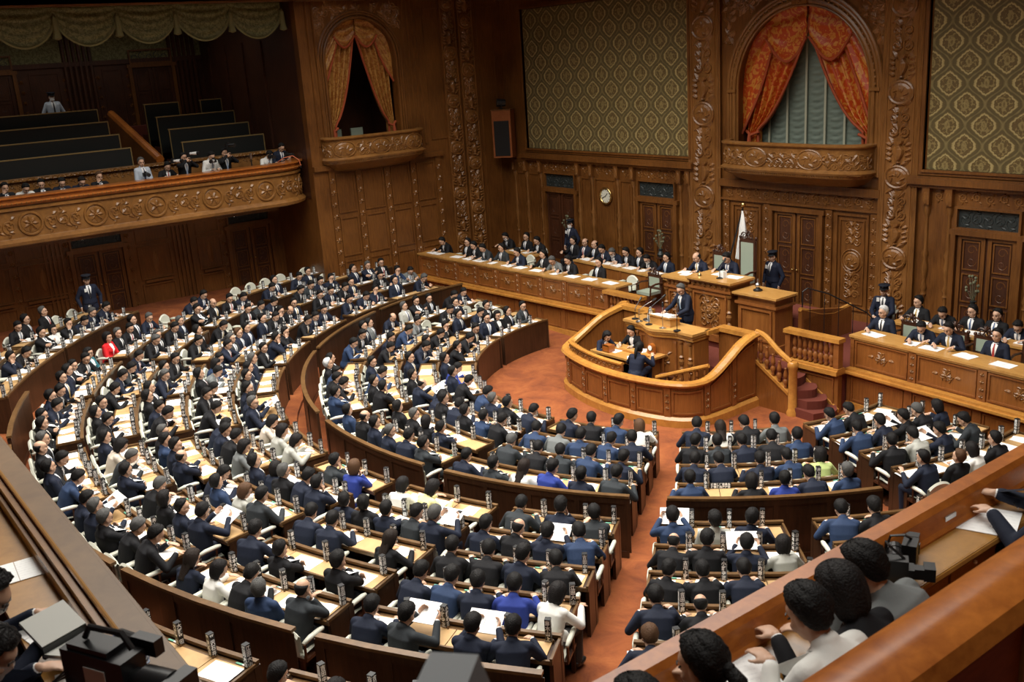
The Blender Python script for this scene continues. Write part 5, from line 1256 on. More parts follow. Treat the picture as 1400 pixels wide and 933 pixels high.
# the pencil box (green) seen on some lids
M_GREENP = mat('green_plastic', (.12, .38, .27), .5)
def make_pencilbox():
    t = tag(empty('pencil_box', (0, 0, 0)), 'x', 'pencil box', 'green pencil boxes'); m = MB(); m.box(-.045, .045, -.012, .012, 0, .012); m.build('case', M_GREENP, t)
    m = MB(); m.box(.047, .1, -.01, .01, 0, .01); m.build('eraser', M_PAPER, t); return t, list(t.children)
pb0, pb0k = make_pencilbox(); pb_used = False
PEOPLE = []
random.seed(11); ci = 0
for k, b, a0, a1, sl in SEATS:
    seats = [(s[0], None if s[1] < 0 else 'nkcbBglwryGtd'[s[1]]+'khHzoSL'[s[2]]+'wufcp'[s[3]]) for s in sl]
    zb = curved_desk(k, b, a0, a1, seats); r = RING[k]; row, blk = where(k, b)
    for i, (az, code) in enumerate(seats):
        wh = '%s seat, %s, %s' % (ORD[i+1], row, blk); rz = math.radians(az); sr = r+.66; zs = zf(sr) if k < 9 else zb
        x, y = polar(sr, az)
        lab = 'cream padded armchair, '+wh
        if code and az < -42 and k != 9 and ci: pass
        elif ci == 0: chair0.location = (x, y, zs); chair0.rotation_euler = (0, 0, rz); chair0['label'] = lab
        else: copy_thing(chair0, chair0_kids, (x, y, zs), rz, lab)
        pa = az+math.degrees(.24/r)*(1 if i < len(seats) else 1); pa = min(pa, a1-math.degrees(.07/r)); x, y = polar(r+.083, pa)
        lab = 'black name column with white characters, '+wh; n_ = ci % len(cols0); c0, ck = cols0[n_]
        if ci < len(cols0): c0.location = (x, y, zb+.742); c0.rotation_euler = (0, 0, rz+PI+.15); c0['label'] = lab
        else: copy_thing(c0, ck, (x, y, zb+.742), rz+random.uniform(-.5, .5), lab)
        if code:
            x, y = polar(sr, az); PEOPLE.append((x, y, zs, rz, code, wh, 1))
            if code[2] == 'p': pass
            elif random.random() < .95:
                x, y = polar(r+.29, az-random.uniform(-.3, .5)); add_sheets((x, y, zb+.7485), rz+random.uniform(-.2, .2), random.choice((0, 1, 1, 2, 2, 3)), 'white printed sheets on the desk, '+wh, 'printed sheets on the member desks')
        elif random.random() < .55:
            x, y = polar(r+.29, az); add_sheets((x, y, zb+.7485), rz+random.uniform(-.2, .2), random.choice((0, 1, 2)), 'white printed sheets before an empty chair, '+wh, 'printed sheets on the member desks')
        if random.random() < .4:
            x, y = polar(r+.083, az+math.degrees(.08/r)); lab = 'green pencil box with eraser, '+wh
            if not pb_used: pb0.location = (x, y, zb+.742); pb0.rotation_euler = (0, 0, rz); pb0['label'] = lab; pb_used = True
            else: copy_thing(pb0, pb0k, (x, y, zb+.742), rz, lab)
        ci += 1

# black desk sign with two lines of white characters
px_, py_ = polar(RING[3]+.083, 46.6); zb_ = zf(RING[3]+.3)
t = tag(empty('desk_sign', (px_, py_, zb_+.742), math.radians(46.6)), 'low black desk sign with two lines of white characters, front section', 'sign')
m = MB(); m.hexa([(-.17, -.03, 0), (.17, -.03, 0), (.17, .02, 0), (-.17, .02, 0), (-.17, .0, .1), (.17, .0, .1), (.17, .01, .1), (-.17, .01, .1)]); m.build('board', M_BLK, t)
m = MB()
for ln, txt in enumerate(('議事進行委員会', '理事連絡席控室')):
    for q, ch in enumerate(txt):
        vs, fs = glyph_mesh(ch, .042); n0 = len(m.v)
        for v in vs: z_ = .055-.042*ln+v.y+.004; m.v.append((-.135+.045*q+v.x, -.0315+.03*z_/.1, z_))
        for f in fs: m.f.append(tuple(n0+i for i in f)); m.mi.append(0)
me = bpy.data.meshes.new('lettering'); me.from_pydata(m.v, [], m.f); me.materials.append(M_CHAR); o = bpy.data.objects.new('lettering', me); col.objects.link(o); o.parent = t
# ------------------------------------------------------------- people
def remesh(mb, name, vox, mat_, smooth_it=3, parent=None):
    me = mb.mesh(name); o = bpy.data.objects.new(name, me); col.objects.link(o)
    md = o.modifiers.new('r', 'REMESH'); md.mode = 'VOXEL'; md.voxel_size = vox
    if smooth_it: ms = o.modifiers.new('s', 'SMOOTH'); ms.factor = .5; ms.iterations = smooth_it
    dg = bpy.context.evaluated_depsgraph_get(); r = bpy.data.meshes.new_from_object(o.evaluated_get(dg))
    bpy.data.objects.remove(o); bpy.data.meshes.remove(me); r.name = name; r.materials.clear(); r.materials.append(mat_)
    r.polygons.foreach_set('use_smooth', [True]*len(r.polygons)); return r
def cap(mb, a, b, ra, rb, n=10):
    a, b = Vector(a), Vector(b); d = b-a; l = d.length
    if l < 1e-5: mb.ball(a, ra, n=n, m=6); return
    q = d.to_track_quat('Z', 'Y').to_matrix().to_4x4(); M_ = Matrix.Translation(a) @ q
    prof = [(ra*math.sin(t), -ra*math.cos(t)) for t in (0, .5, 1.05, 1.57)]+[(rb*math.cos(t), l+rb*math.sin(t)) for t in (0, .5, 1.05, 1.57)]
    mb.lathe(prof, (0, 0, 0), n, M_)
def ik(a, c, l1, l2, pole):
    a, c = Vector(a), Vector(c); d = c-a; L_ = min(d.length, (l1+l2)*.995); dn = d.normalized(); c = a+dn*L_
    x = (l1*l1-l2*l2+L_*L_)/(2*L_); h = math.sqrt(max(0, l1*l1-x*x)); p = Vector(pole); p = (p-dn*p.dot(dn)).normalized()
    return a+dn*x+p*h, c
SKIN = mat('skin', (.58, .35, .235), .5, Subsurface_Weight=.0)
M_EYE = mat('eye_dark', (.02, .013, .01), .4)
HAIRC = {'k': (.008, .007, .007), 'h': (.085, .083, .08), 'H': (.6, .6, .6), 'o': (.09, .045, .022), 'z': (.012, .011, .011), 'S': (.010, .008, .008), 'L': (.018, .011, .008)}
JK = {'n': (.010, .0145, .031), 'k': (.007, .007, .009), 'c': (.028, .033, .038), 'b': (.022, .042, .098), 'B': (.022, .042, .24), 'g': (.15, .16, .16), 'l': (.42, .42, .38), 'w': (.80, .79, .75), 'r': (.62, .015, .02), 'y': (.78, .74, .36), 'G': (.50, .60, .23), 't': (.04, .17, .21), 'd': (.62, .54, .45), 'u': (.010, .014, .032), 'x': (.50, .56, .64)}
def cloth(name, c, rough=.8):
    m = mat(name, c, rough, .3, bump=(25, .25)); return m
MJ = {k: cloth('suit_'+k, c) for k, c in JK.items()}
MT = {k: cloth('trousers_'+k, tuple(min(v, .06) for v in c)) for k, c in JK.items()}
MH = {k: mat('hair_'+k, c, .62, .22, bump=(90, .9)) for k, c in HAIRC.items()}
M_SHIRT = mat('white_shirt', (.82, .82, .82), .7); M_SHOE = mat('black_shoe', (.01, .01, .01), .3)
TIES = [mat('tie_%d' % i, c, .5) for i, c in enumerate([(.02, .03, .09), (.30, .38, .52), (.35, .03, .03), (.015, .015, .02), (.5, .33, .08), (.16, .2, .26), (.05, .1, .22)])]
def head_frame(base, pitch, yaw, roll=0):
    R_ = Matrix.Rotation(yaw, 4, 'Z') @ Matrix.Rotation(-pitch, 4, 'X') @ Matrix.Rotation(roll, 4, 'Y')
    return Matrix.Translation(Vector(base)) @ R_ @ Matrix.Translation((0, .024, .132))
def add_head(mb, H, sc_=1.0):
    T_ = lambda x, y, z: H @ Vector((x*sc_, y*sc_, z*sc_)); R3 = H.to_3x3().to_4x4()
    def e(x, y, z, a, b, c, n=14, m=10): mb.ball(T_(x, y, z), a*sc_, b*sc_, c*sc_, n, m, R3)
    e(0, -.012, .03, .077, .095, .088); e(0, .012, -.03, .064, .075, .082); e(0, .036, -.078, .036, .038, .032)
    e(0, .03, .035, .062, .062, .05)                   # brow
    e(0, .094, -.022, .012, .020, .014, 8, 6); e(0, .086, .0, .008, .014, .026, 8, 6); e(0, .078, -.058, .022, .012, .008, 8, 6); e(0, .075, -.070, .019, .012, .008, 8, 6)
    for s in (-1, 1): e(s*.077, -.008, -.012, .009, .020, .032, 8, 6); e(s*.04, .06, -.03, .022, .02, .022, 8, 6)
def add_hand(mb, wr, d, n_, side, curl=.5, s=1.0):
    """wrist, finger direction d, palm normal n (out of the palm side), side = +1 right hand"""
    d = Vector(d).normalized(); n_ = Vector(n_); n_ = (n_-d*n_.dot(d)).normalized(); x = d.cross(n_)*side
    W_ = Vector(wr); M_ = Matrix((( x.x, d.x, n_.x, 0), (x.y, d.y, n_.y, 0), (x.z, d.z, n_.z, 0), (0, 0, 0, 1)))
    mb.ball(W_+d*.048*s, .040*s, .050*s, .016*s, 12, 8, M_)
    for i, (o, l) in enumerate(((-.030, .066), (-.010, .076), (.011, .072), (.031, .056))):
        p0 = W_+d*.078*s+x*o*s; a1 = curl*.5; q = (d*math.cos(a1)+n_*math.sin(a1)); p1 = p0+q*l*.5*s; a2 = curl*1.3; q2 = d*math.cos(a2)+n_*math.sin(a2); p2 = p1+q2*l*.55*s
        cap(mb, p0, p1, .0088*s, .0082*s, 8); cap(mb, p1, p2, .0082*s, .0068*s, 8)
    t0 = W_+d*.025*s-x*.026*s; t1 = t0+(d*.6-x*.75+n_*.3).normalized()*.036*s; t2 = t1+(d*.9-x*.2+n_*.35).normalized()*.03*s
    cap(mb, t0, t1, .012*s, .0098*s, 8); cap(mb, t1, t2, .0098*s, .008*s, 8)
def make_person(pose, vox=.011, detail=False, female=False, name='person'):
    """pose keys: hip, lean, twist, wr, wl (wrist targets), neck pitch/yaw, legs ('sit','stand','kneel'), curl; returns list of (part name, mesh, slot) and head matrix"""
    hip = Vector(pose.get('hip', (0, -.02, .505))); lean = math.radians(pose.get('lean', 5)); bend = pose.get('bend', 1.0); yaw = math.radians(pose.get('twist', 0))
    S = .93 if female else 1.0; ws = .86 if female else 1.0
    P = []; pos = hip.copy(); prev = 0
    hs = [0, .12, .26, .38, .47]
    for i, h in enumerate(hs):
        th = lean*(.35+.75*h/.47) if bend else lean
        if i: pos = pos+Vector((0, math.sin(th), math.cos(th)))*(h-hs[i-1])*S
        P.append((pos.copy(), th))
    Rz = lambda v, k: (Matrix.Rotation(yaw*k, 3, 'Z') @ (Vector(v)-Vector((hip.x, hip.y, 0))))+Vector((hip.x, hip.y, 0))
    wid = [(.175, .125), (.158, .112), (.172, .122), (.178, .112), (.062, .060)]
    def torso(mb, g):
        rows = []
        for i, ((p, th), (wx, wy)) in enumerate(zip(P, wid)):
            u = Vector((0, math.cos(th), -math.sin(th))); wx, wy = wx*ws+g, wy*ws+g
            rows.append([Rz(p+Vector((wx*math.copysign(abs(math.cos(a))**.8, math.cos(a)), 0, 0))+u*wy*math.copysign(abs(math.sin(a))**.8, math.sin(a)), i/4) for a in [2*PI*j/18 for j in range(18)]])
        mb.grid(rows, True, True)
        if female:
            p, th = P[2]; u = Vector((0, math.cos(th), -math.sin(th)))
            for s in (-1, 1): mb.ball(Rz(p+u*(.07+g)+Vector((s*.065, 0, .03)), .6), .06+g*.5, .06+g*.5, .06+g*.5, 10, 8)
        mb.ball(Rz(P[0][0]+Vector((0, -.02, -.01)), 0), .175*ws+g, .14+g, .11+g, 14, 8)
    nb, th = P[4]
    up = Vector((0, math.sin(th), math.cos(th)))
    sh = {s: Rz(P[3][0]+up*.02*S+Vector((s*.165*ws, 0, 0)), 1) for s in (-1, 1)}
    nbr = Rz(nb, 1)
    H = head_frame(nbr, math.radians(pose.get('np', 0)), yaw+math.radians(pose.get('ny', 0)), math.radians(pose.get('nr', 0)))
    if 'wrh' in pose:                                     # wrist targets given in the head frame
        for s, v in pose['wrh'].items(): pose.setdefault('w', {})[s] = H @ Vector(v)
    arms = {}
    for s in (-1, 1):
        tgt = pose['w'][s]; pole = pose.get('pole', {}).get(s, (s*.6, -.3, -.8)); el, wr = ik(sh[s], tgt, .285*S, .25*S, pole); arms[s] = (sh[s], el, wr)
    hipj = {s: hip+Vector((s*.09, .0, -.0)) for s in (-1, 1)}; legs = {}
    L_ = pose.get('legs', 'sit')
    for s in (-1, 1):
        if L_ == 'sit':
            sp = pose.get('spread', .12); kn = hip+Vector((s*sp, .43, .02)); an = Vector((s*sp, hip.y+.40+pose.get('tuck', 0), hip.z-.52+.09))
        elif L_ == 'stand':
            kn = hip+Vector((s*.10, .02+pose.get('kf', 0), -.42)); an = Vector((hip.x+s*.11, hip.y-.02, hip.z-.92+.085))
        legs[s] = (hipj[s], kn, an)
    out = []
    # continuous body
    mb = MB(); torso(mb, -.014)
    cap(mb, nbr-up*.05, H @ Vector((0, -.02, -.07)), .062*ws, .052*ws, 12); add_head(mb, H)
    for s in (-1, 1):
        a, e, w_ = arms[s]; cap(mb, a, e, .046, .038); cap(mb, e, w_, .037, .024); cap(mb, w_, w_+(w_-e).normalized()*.01, .025, .025)
        hd = pose.get('hd', {}).get(s) or ((w_-e).normalized()); hn = pose.get('hn', {}).get(s, (0, 0, -1)); add_hand(mb, w_, hd, hn, s, pose.get('curl', .5))
        h, k_, an = legs[s]; cap(mb, h, k_, .075, .05); cap(mb, k_, an, .05, .034); cap(mb, an, an+Vector((0, .08, -.045)), .034, .03)
    out.append(('body', remesh(mb, 'body', min(vox, .0085) if detail else .0095, SKIN, 2), 'skin'))
    # trousers and shoes
    mb = MB()
    mb.ball(hip+Vector((0, -.01, -.0)), .182*ws, .15, .115, 14, 8)
    for s in (-1, 1):
        h, k_, an = legs[s]; cap(mb, h, k_, .096, .070); cap(mb, k_, an+Vector((0, 0, .02)), .068, .058)
    out.append(('trousers', remesh(mb, 'trousers', .016, MT['k'], 3), 'legs'))
    mb = MB()
    for s in (-1, 1):
        an = legs[s][2]; mb.ball(an+Vector((0, .05, -.045)), .046, .125, .038, 12, 8); mb.ball(an+Vector((0, -.02, -.03)), .042, .05, .05, 10, 6)
    me = mb.mesh('shoes'); me.materials.append(M_SHOE); out.append(('shoes', me, None))
    # jacket
    mb = MB(); torso(mb, .014)
    for s in (-1, 1):
        a, e, w_ = arms[s]; cap(mb, a, e, .066*(.9 if female else 1), .054, 12); cap(mb, e, e.lerp(w_, .90), .053, .040, 12)
        cap(mb, P[3][0].lerp(nbr, .35), a+Vector((0, 0, .008)), .062, .060, 12)
    cap(mb, nbr-up*.06, nbr+up*.006-Vector((0, .012, 0)), .088*ws, .068*ws, 14)
    # skirt of the jacket
    for s in (-1, 1): cap(mb, hip+Vector((s*.05, -.02, .02)), hip+Vector((s*.09, .12 if L_ == 'sit' else 0, .03 if L_ == 'sit' else -.13)), .135*ws, .115*ws, 12)
    jm = remesh(mb, 'jacket', vox, MJ['n'], 3); out.append(('jacket', jm, 'jacket'))
    bvh = BVHTree.FromPolygons([v.co for v in jm.vertices], [tuple(p.vertices) for p in jm.polygons])
    th3 = P[3][1]; fwd = (Matrix.Rotation(yaw, 3, 'Z') @ Vector((0, math.cos(th3), -math.sin(th3)))); upv = (Matrix.Rotation(yaw, 3, 'Z') @ Vector((0, math.sin(th3), math.cos(th3)))); rt = fwd.cross(upv)
    org = nbr
    def patch(prof, off, name_, mt, slot, n=5, mb=None):
        """prof: list of (t down from neck, u left, u right)"""
        own = mb is None; mb = mb or MB(); rows = []
        for t, ul, ur in prof:
            row = []
            for j in range(n+1):
                u = ul+(ur-ul)*j/n; o_ = org-upv*t+rt*u+fwd*.5; hit, nn, _, _ = bvh.ray_cast(o_, -fwd, 1.0)
                if hit is None: hit = org-upv*t+rt*u+fwd*.07
                row.append(hit+fwd*off)
            rows.append(row)
        mb.grid(rows)
        if own:
            me_ = mb.mesh(name_); me_.materials.append(mt); me_.polygons.foreach_set('use_smooth', [True]*len(me_.polygons)); out.append((name_, me_, slot))
    vd = .33*S
    mb = MB(); patch([(.0, -.056, .056), (.04, -.060, .060), (.09, -.056, .056), (.15, -.044, .044), (.22, -.025, .025), (vd, -.004, .004)], .004, 'shirt', M_SHIRT, 'shirt', 6, mb)
    rows = []
    for i in range(15):                                   # collar band
        a = 2*PI*i/14; row = []
        for r_, z_ in ((.064*ws, -.03), (.060*ws, .010), (.055*ws, .012), (.056*ws, -.02)): row.append(nbr+rt*r_*math.cos(a)+fwd*(r_*math.sin(a)-.002)+upv*(z_+.012*(-math.sin(a))))
        rows.append(row)
    mb.grid(rows)
    for s in (-1, 1):
        a, e, w_ = arms[s]; cap(mb, e.lerp(w_, .88), e.lerp(w_, .965), .033, .030, 10)
    me = mb.mesh('shirt'); me.materials.append(M_SHIRT); me.polygons.foreach_set('use_smooth', [True]*len(me.polygons)); out.append(('shirt', me, 'shirt'))
    if not female:
        patch([(.012, -.016, .016), (.035, -.010, .010), (.10, -.017, .017), (.20, -.022, .022), (vd-.01, -.022, .022)], .010, 'tie', TIES[0], 'tie', 2)
    mb = MB()
    for s in (-1, 1):
        pr = [(-.0, .056, .078), (.05, .062, .105), (.13, .052, .098), (.19, .038, .066), (vd, .004, .02)]
        patch([(t, s*a, s*b) for t, a, b in pr], .009, 'lapel', None, None, 3, mb)
    me = mb.mesh('lapels'); me.materials.append(MJ['n']); me.polygons.foreach_set('use_smooth', [True]*len(me.polygons)); out.append(('lapels', me, 'jacket'))
    return out, H
# hair and faces, in the head frame
def hair_mesh(style, seed=0, fine=False):
    mb = MB(); nu, nv = (44, 30) if fine else (26, 18); rows = []; rnd = random.Random(seed)
    ph = [rnd.uniform(0, 6) for _ in range(6)]
    for i in range(nv+1):
        t = PI*i/nv; row = []
        for j in range(nu):
            a = 2*PI*j/nu; d = Vector((math.sin(t)*math.cos(a), math.sin(t)*math.sin(a), -math.cos(t)))
            sx, sy, sz = .078, .098, .092
            base = 1/math.sqrt((d.x/sx)**2+(d.y/sy)**2+(d.z/sz)**2)
            f = d.y; z = d.z
            line = (.72 if f > .58 else (.72-(.58-f)*1.38 if f > .1 else (.06-(.1-f)*2.3 if f > -.35 else -.97)))   # hairline height by direction
            if style == 'bob' or style == 'long': line = .48 if f > .5 else (.48-(.5-f)*3.2 if f > .05 else -1.2)
            k = min(1, max(0, (z-line)*3.2+.12))
            thick = .015+.014*max(0, z)+.006*max(0, -f)+.006*max(0, f)*max(0, z)+.004*math.sin(5*a+ph[0])*math.sin(4*t+ph[1])+.003*math.sin(11*a+ph[2]+5*t)+rnd.uniform(-.0025, .0025)
            if style == 'bald': k *= min(1, max(0, (.42-z)*6)); thick = .010
            if style in ('bob', 'long'): thick = .026+.004*math.sin(9*a+ph[0])
            r = base*(.90+.10*k)+thick*k-(.012 if k < .05 else 0)
            if k < .05: r = base*.86
            p = d*r+Vector((0, -.012, .03))
            if style in ('short', 'bald', 'tail') and z < 0 and f < .05 and k > .05: p.z -= .020*(-z)*min(1, (.05-f)*2); p.x *= 1-.10*(-z)
            if style in ('bob', 'long') and z < 0 and k > .05: p.z -= .055*min(1, -z*1.5); p.x *= 1.0+.10*(-z); 
            row.append(p)
        rows.append(row)
    mb.grid(rows, True, True)
    if style == 'long':
        rr_ = []
        for i in range(9):
            v = i/8; w_ = .082-.012*v
            rr_.append([Vector((w_*math.cos(a)*(1+.08*math.sin(5*a+v*4)), -.065-.03*v+.042*math.sin(a), -.02-.26*v)) for a in [2*PI*j/14 for j in range(14)]])
        mb.grid(rr_, True, True)
    if style == 'tail':
        mb.ball((0, -.13, .0), .03, .03, .03, 10, 8)
        mb.tube([(0, -.13, .0), (.0, -.165, -.05), (.0, -.16, -.15), (.0, -.14, -.25)], [.028, .036, .03, .012], 10)
    me = mb.mesh('hair'); me.materials.append(MH['k']); me.polygons.foreach_set('use_smooth', [True]*len(me.polygons)); return me
HAIR = {('short', i): hair_mesh('short', i) for i in range(3)}
HAIR[('bald', 0)] = hair_mesh('bald'); HAIR[('bob', 0)] = hair_mesh('bob', 2); HAIR[('long', 0)] = hair_mesh('long', 3); HAIR[('tail', 0)] = hair_mesh('tail', 4)
def face_mesh(glasses=False):
    mb = MB()
    for s in (-1, 1):
        mb.ball((s*.031, .081, .004), .013, .006, .0055, 8, 6); mb.tube([(s*.015, .091, .022), (s*.032, .089, .027), (s*.05, .078, .022)], [.003, .0045, .003], 5)
    mb.tube([(-.018, .0865, -.064), (0, .0905, -.063), (.018, .0865, -.064)], .0022, 5)
    me = mb.mesh('eyes_and_brows'); me.materials.append(M_EYE); return me
FACE = face_mesh()
def glasses_mesh():
    mb = MB()
    for s in (-1, 1):
        mb.tube([(s*.032+.022*math.cos(a), .098-.006*abs(math.cos(a)), .002+.015*math.sin(a)) for a in [2*PI*i/12 for i in range(12)]], .0022, 4, closed=True)
        mb.tube([(s*.054, .094, .004), (s*.078, .05, .006), (s*.08, -.01, .004)], .002, 4)
    mb.tube([(-.01, .1, .004), (.01, .1, .004)], .002, 4)
    me = mb.mesh('glasses'); me.materials.append(M_BLK); return me
GLASS = glasses_mesh()
def mask_mesh():
    mb = MB(); rows = []
    for i in range(9):
        a = -1.15+2.3*i/8; rows.append([Vector((.072*math.sin(a), .105*math.cos(a)-.012+(.012 if abs(a) < .5 and z > -.06 else 0), z)) for z in (-.005, -.03, -.06, -.095)])
    mb.grid(rows); 
    for s in (-1, 1): mb.tube([(s*.066, .04, -.01), (s*.08, -.0, .01), (s*.08, -.012, -.02)], .0015, 4)
    me = mb.mesh('face_mask'); me.materials.append(M_SHIRT); me.polygons.foreach_set('use_smooth', [True]*len(me.polygons)); return me
MASK = mask_mesh()
HS = {'k': 'short', 'h': 'short', 'H': 'short', 'o': 'short', 'z': 'bald', 'S': 'bob', 'L': 'long', 'T': 'tail'}
HAIRC['T'] = HAIRC['k']; MH['T'] = MH['k']
def oset(o, m):
    o.material_slots[0].link = 'OBJECT'; o.material_slots[0].material = m
pcount = 0; SCL = 1.0
def place_person(tmpl, loc, rz, jk, hair, label, group=None, scale=1.0, glasses=False, mask=False, trousers=None, hairmesh=None, cap_=False, tie=None, shirt=None, name='person'):
    global pcount
    parts, H = tmpl; pcount += 1; rnd = random.Random(pcount)
    t = tag(empty(name, loc, rz), label, 'person', group); t.scale = (scale*SCL,)*3
    for n_, me, slot in parts:
        o = bpy.data.objects.new(n_, me); col.objects.link(o); o.parent = t
        if slot == 'jacket': oset(o, MJ[jk])
        elif slot == 'legs': oset(o, MT[trousers or jk])
        elif slot == 'tie': oset(o, tie or rnd.choice(TIES))
        elif slot == 'shirt' and shirt: oset(o, shirt)
    st = HS[hair]; me = hairmesh or HAIR[(st, rnd.randrange(3) if st == 'short' else 0)]
    if st == 'bald' and not hairmesh: pass
    if not cap_ or True:
        o = bpy.data.objects.new('hair', me); col.objects.link(o); o.parent = t; o.matrix_local = H; oset(o, MH[hair])
    o = bpy.data.objects.new('eyes_and_brows', FACE); col.objects.link(o); o.parent = t; o.matrix_local = H
    if glasses: o = bpy.data.objects.new('glasses', GLASS); col.objects.link(o); o.parent = t; o.matrix_local = H
    if mask: o = bpy.data.objects.new('face_mask', MASK); col.objects.link(o); o.parent = t; o.matrix_local = H
    if cap_:
        for n_, me2 in CAP: o = bpy.data.objects.new(n_, me2); col.objects.link(o); o.parent = t; o.matrix_local = H
    return t
D_ = -.02
POSES = {
 'w0': dict(lean=22, np=34, w={1: (.19, .40, .80), -1: (-.17, .38, .80)}, hd={1: (-.3, .9, -.1), -1: (.5, .8, -.1)}),
 'w1': dict(lean=30, np=40, ny=8, w={1: (.15, .42, .80), -1: (-.20, .34, .80)}, hd={1: (-.4, .8, -.1), -1: (.7, .6, -.1)}),
 'w2': dict(lean=16, np=25, ny=-12, w={1: (.20, .36, .80), -1: (-.20, .36, .80)}, hd={1: (-.6, .7, -.1), -1: (.6, .7, -.1)}),
 'u0': dict(lean=3, np=4, w={1: (.11, .27, .62), -1: (-.11, .27, .62)}, hd={1: (-.7, .6, -.2), -1: (.7, .6, -.2)}),
 'u1': dict(lean=-6, np=-2, ny=14, w={1: (.08, .24, .62), -1: (-.10, .22, .62)}, hd={1: (-.8, .4, -.2), -1: (.8, .5, -.2)}),
 'u2': dict(lean=6, np=8, ny=-16, w={1: (.18, .36, .80), -1: (-.11, .25, .62)}, hd={1: (-.6, .6, -.1), -1: (.8, .5, -.2)}),
 'f0': dict(lean=-4, np=12, w={1: (-.10, .20, .86), -1: (.10, .235, .83)}, hd={1: (-.9, -.1, .1), -1: (.9, -.1, .1)}, hn={1: (0, -1, 0), -1: (0, -1, 0)}, pole={1: (.8, .3, -.6), -1: (-.8, .3, -.6)}),
 'c0': dict(lean=18, np=12, ny=6, w={-1: (-.17, .38, .80)}, wrh={1: (.075, .075, -.135)}, hd={1: (-.15, -.1, 1)}, hn={1: (-.6, -.6, 0)}, pole={1: (.3, .5, -.9)}),
 'p0': dict(lean=6, np=26, w={1: (.15, .40, .90), -1: (-.15, .40, .90)}, hd={1: (-.2, .8, .5), -1: (.2, .8, .5)}, hn={1: (-1, 0, .3), -1: (1, 0, .3)}, curl=1.0),
}
TM = {k: make_person(dict(v), vox=.012) for k, v in POSES.items()}
TF = {k: make_person(dict(POSES[k]), vox=.012, female=True) for k in ('w0', 'u0', 'c0', 'w2')}
COLW = {'n': 'navy suit', 'k': 'black suit', 'c': 'charcoal suit', 'b': 'blue suit', 'B': 'bright blue suit', 'g': 'grey suit', 'l': 'light grey jacket', 'w': 'white jacket', 'r': 'red jacket', 'y': 'yellow top', 'G': 'lime green jacket', 't': 'teal jacket', 'd': 'beige jacket'}
POSW = {'w': 'bent over papers', 'u': 'sitting upright', 'f': 'with folded arms', 'c': 'with cheek on hand', 'p': 'holding a paper up'}
for i, (x, y, z, rz, code, wh, _) in enumerate(PEOPLE):
    j, h, p = code; rnd = random.Random(i*7+1); fem = h in 'SL' or code in ('Boc', 'low', 'wow')
    if fem: key = {'w': rnd.choice(('w0', 'w2')), 'u': 'u0', 'c': 'c0'}.get(p, 'u0'); tm = TF[key]
    else: key = {'w': rnd.choice(('w0', 'w1', 'w2')), 'u': rnd.choice(('u0', 'u1', 'u2')), 'f': 'f0', 'c': 'c0', 'p': 'p0'}[p]; tm = TM[key]
    place_person(tm, (x, y, z), rz+rnd.uniform(-.3, .3), j, h if not (fem and h == 'o') else 'o', 'person in %s %s, %s' % (COLW[j], POSW[p], wh), 'seated assembly members', rnd.uniform(.98, 1.05), glasses=rnd.random() < .3,
                 hairmesh=HAIR[('bob', 0)] if fem and h == 'o' else None)
    if p == 'p':
        M_ = Matrix.Translation((x, y, z)) @ Matrix.Rotation(rz, 4, 'Z') @ Matrix.Translation((0, .47, .93)) @ Matrix.Rotation(.45, 4, 'X')
        o = add_sheets((0, 0, 0), 0, 1, 'large white sheet held up, '+wh, 'printed sheets on the member desks'); o.matrix_world = M_
SCL = 1.06
# ------------------------------------------------------------- peaked cap, standing poses
mcap = MB(); mcap.lathe([(.088, .062), (.092, .075), (.092, .098), (.125, .125), (.122, .14), (.06, .15), (0, .152)], (0, -.012, 0), 20)
c1 = mcap.mesh('cap_crown'); c1.materials.append(cloth('cap_navy', (.008, .010, .018))); c1.polygons.foreach_set('use_smooth', [True]*len(c1.polygons))
mcap = MB(); mcap.grid([[(.088*math.sin(a), .088*math.cos(a)-.012, .07), (.10*math.sin(a), (.088+.055*math.cos(a))*math.cos(a)+.0, .045)] for a in [-1.2+2.4*i/10 for i in range(11)]]); mcap.ball((0, .112, .108), .016, .006, .018, 8, 6)
c2 = mcap.mesh('cap_visor_and_badge'); c2.materials.append(M_BLK)
mcap = MB(); mcap.ball((0, .106, .106), .016, .012, .018, 8, 6); c3 = mcap.mesh('cap_badge'); c3.materials.append(M_BRASS)
CAP = [('cap_crown', c1), ('cap_visor', c2), ('cap_badge', c3)]
ST = dict(legs='stand', hip=(0, 0, .94))
T_GUARD = make_person(dict(ST, lean=0, np=4, w={1: (.25, .06, .86), -1: (-.25, .06, .86)}, hd={1: (0, .1, -1), -1: (0, .1, -1)}, hn={1: (-1, 0, 0), -1: (1, 0, 0)}), .011, True)
T_SPEAK = make_person(dict(ST, lean=12, np=28, ny=14, w={1: (.22, .42, 1.02), -1: (-.22, .42, 1.02)}, hd={1: (-.4, .9, -.1), -1: (.4, .9, -.1)}), .010, True)
T_PHOTO = make_person(dict(ST, lean=8, np=6, wrh={1: (.05, .20, -.03), -1: (-.05, .24, -.06)}, w={}, hd={1: (-.6, .2, .7), -1: (.7, .3, .4)}, pole={1: (.8, 0, -.7), -1: (-.8, 0, -.7)}, curl=1.2), .012)
T_LOOK = make_person(dict(ST, lean=14, np=36, w={1: (.12, .30, 1.14), -1: (-.12, .30, 1.14)}, curl=1.1), .012)
T_CLASP = make_person(dict(ST, lean=3, np=8, ny=-10, w={1: (.03, .2, .98), -1: (-.05, .2, .96)}, hd={1: (-.8, .3, -.4), -1: (.8, .3, -.4)}), .012)
def extra_badge(t, H_=1.3, x=.1, y=.15):
    m = MB(); m.box(x-.03, x+.03, y, y+.008, H_-.045, H_+.045); m.build('name_badge', M_WHITE, t)
    return t
NV = 'uniformed guards'
TH = [(.95)]
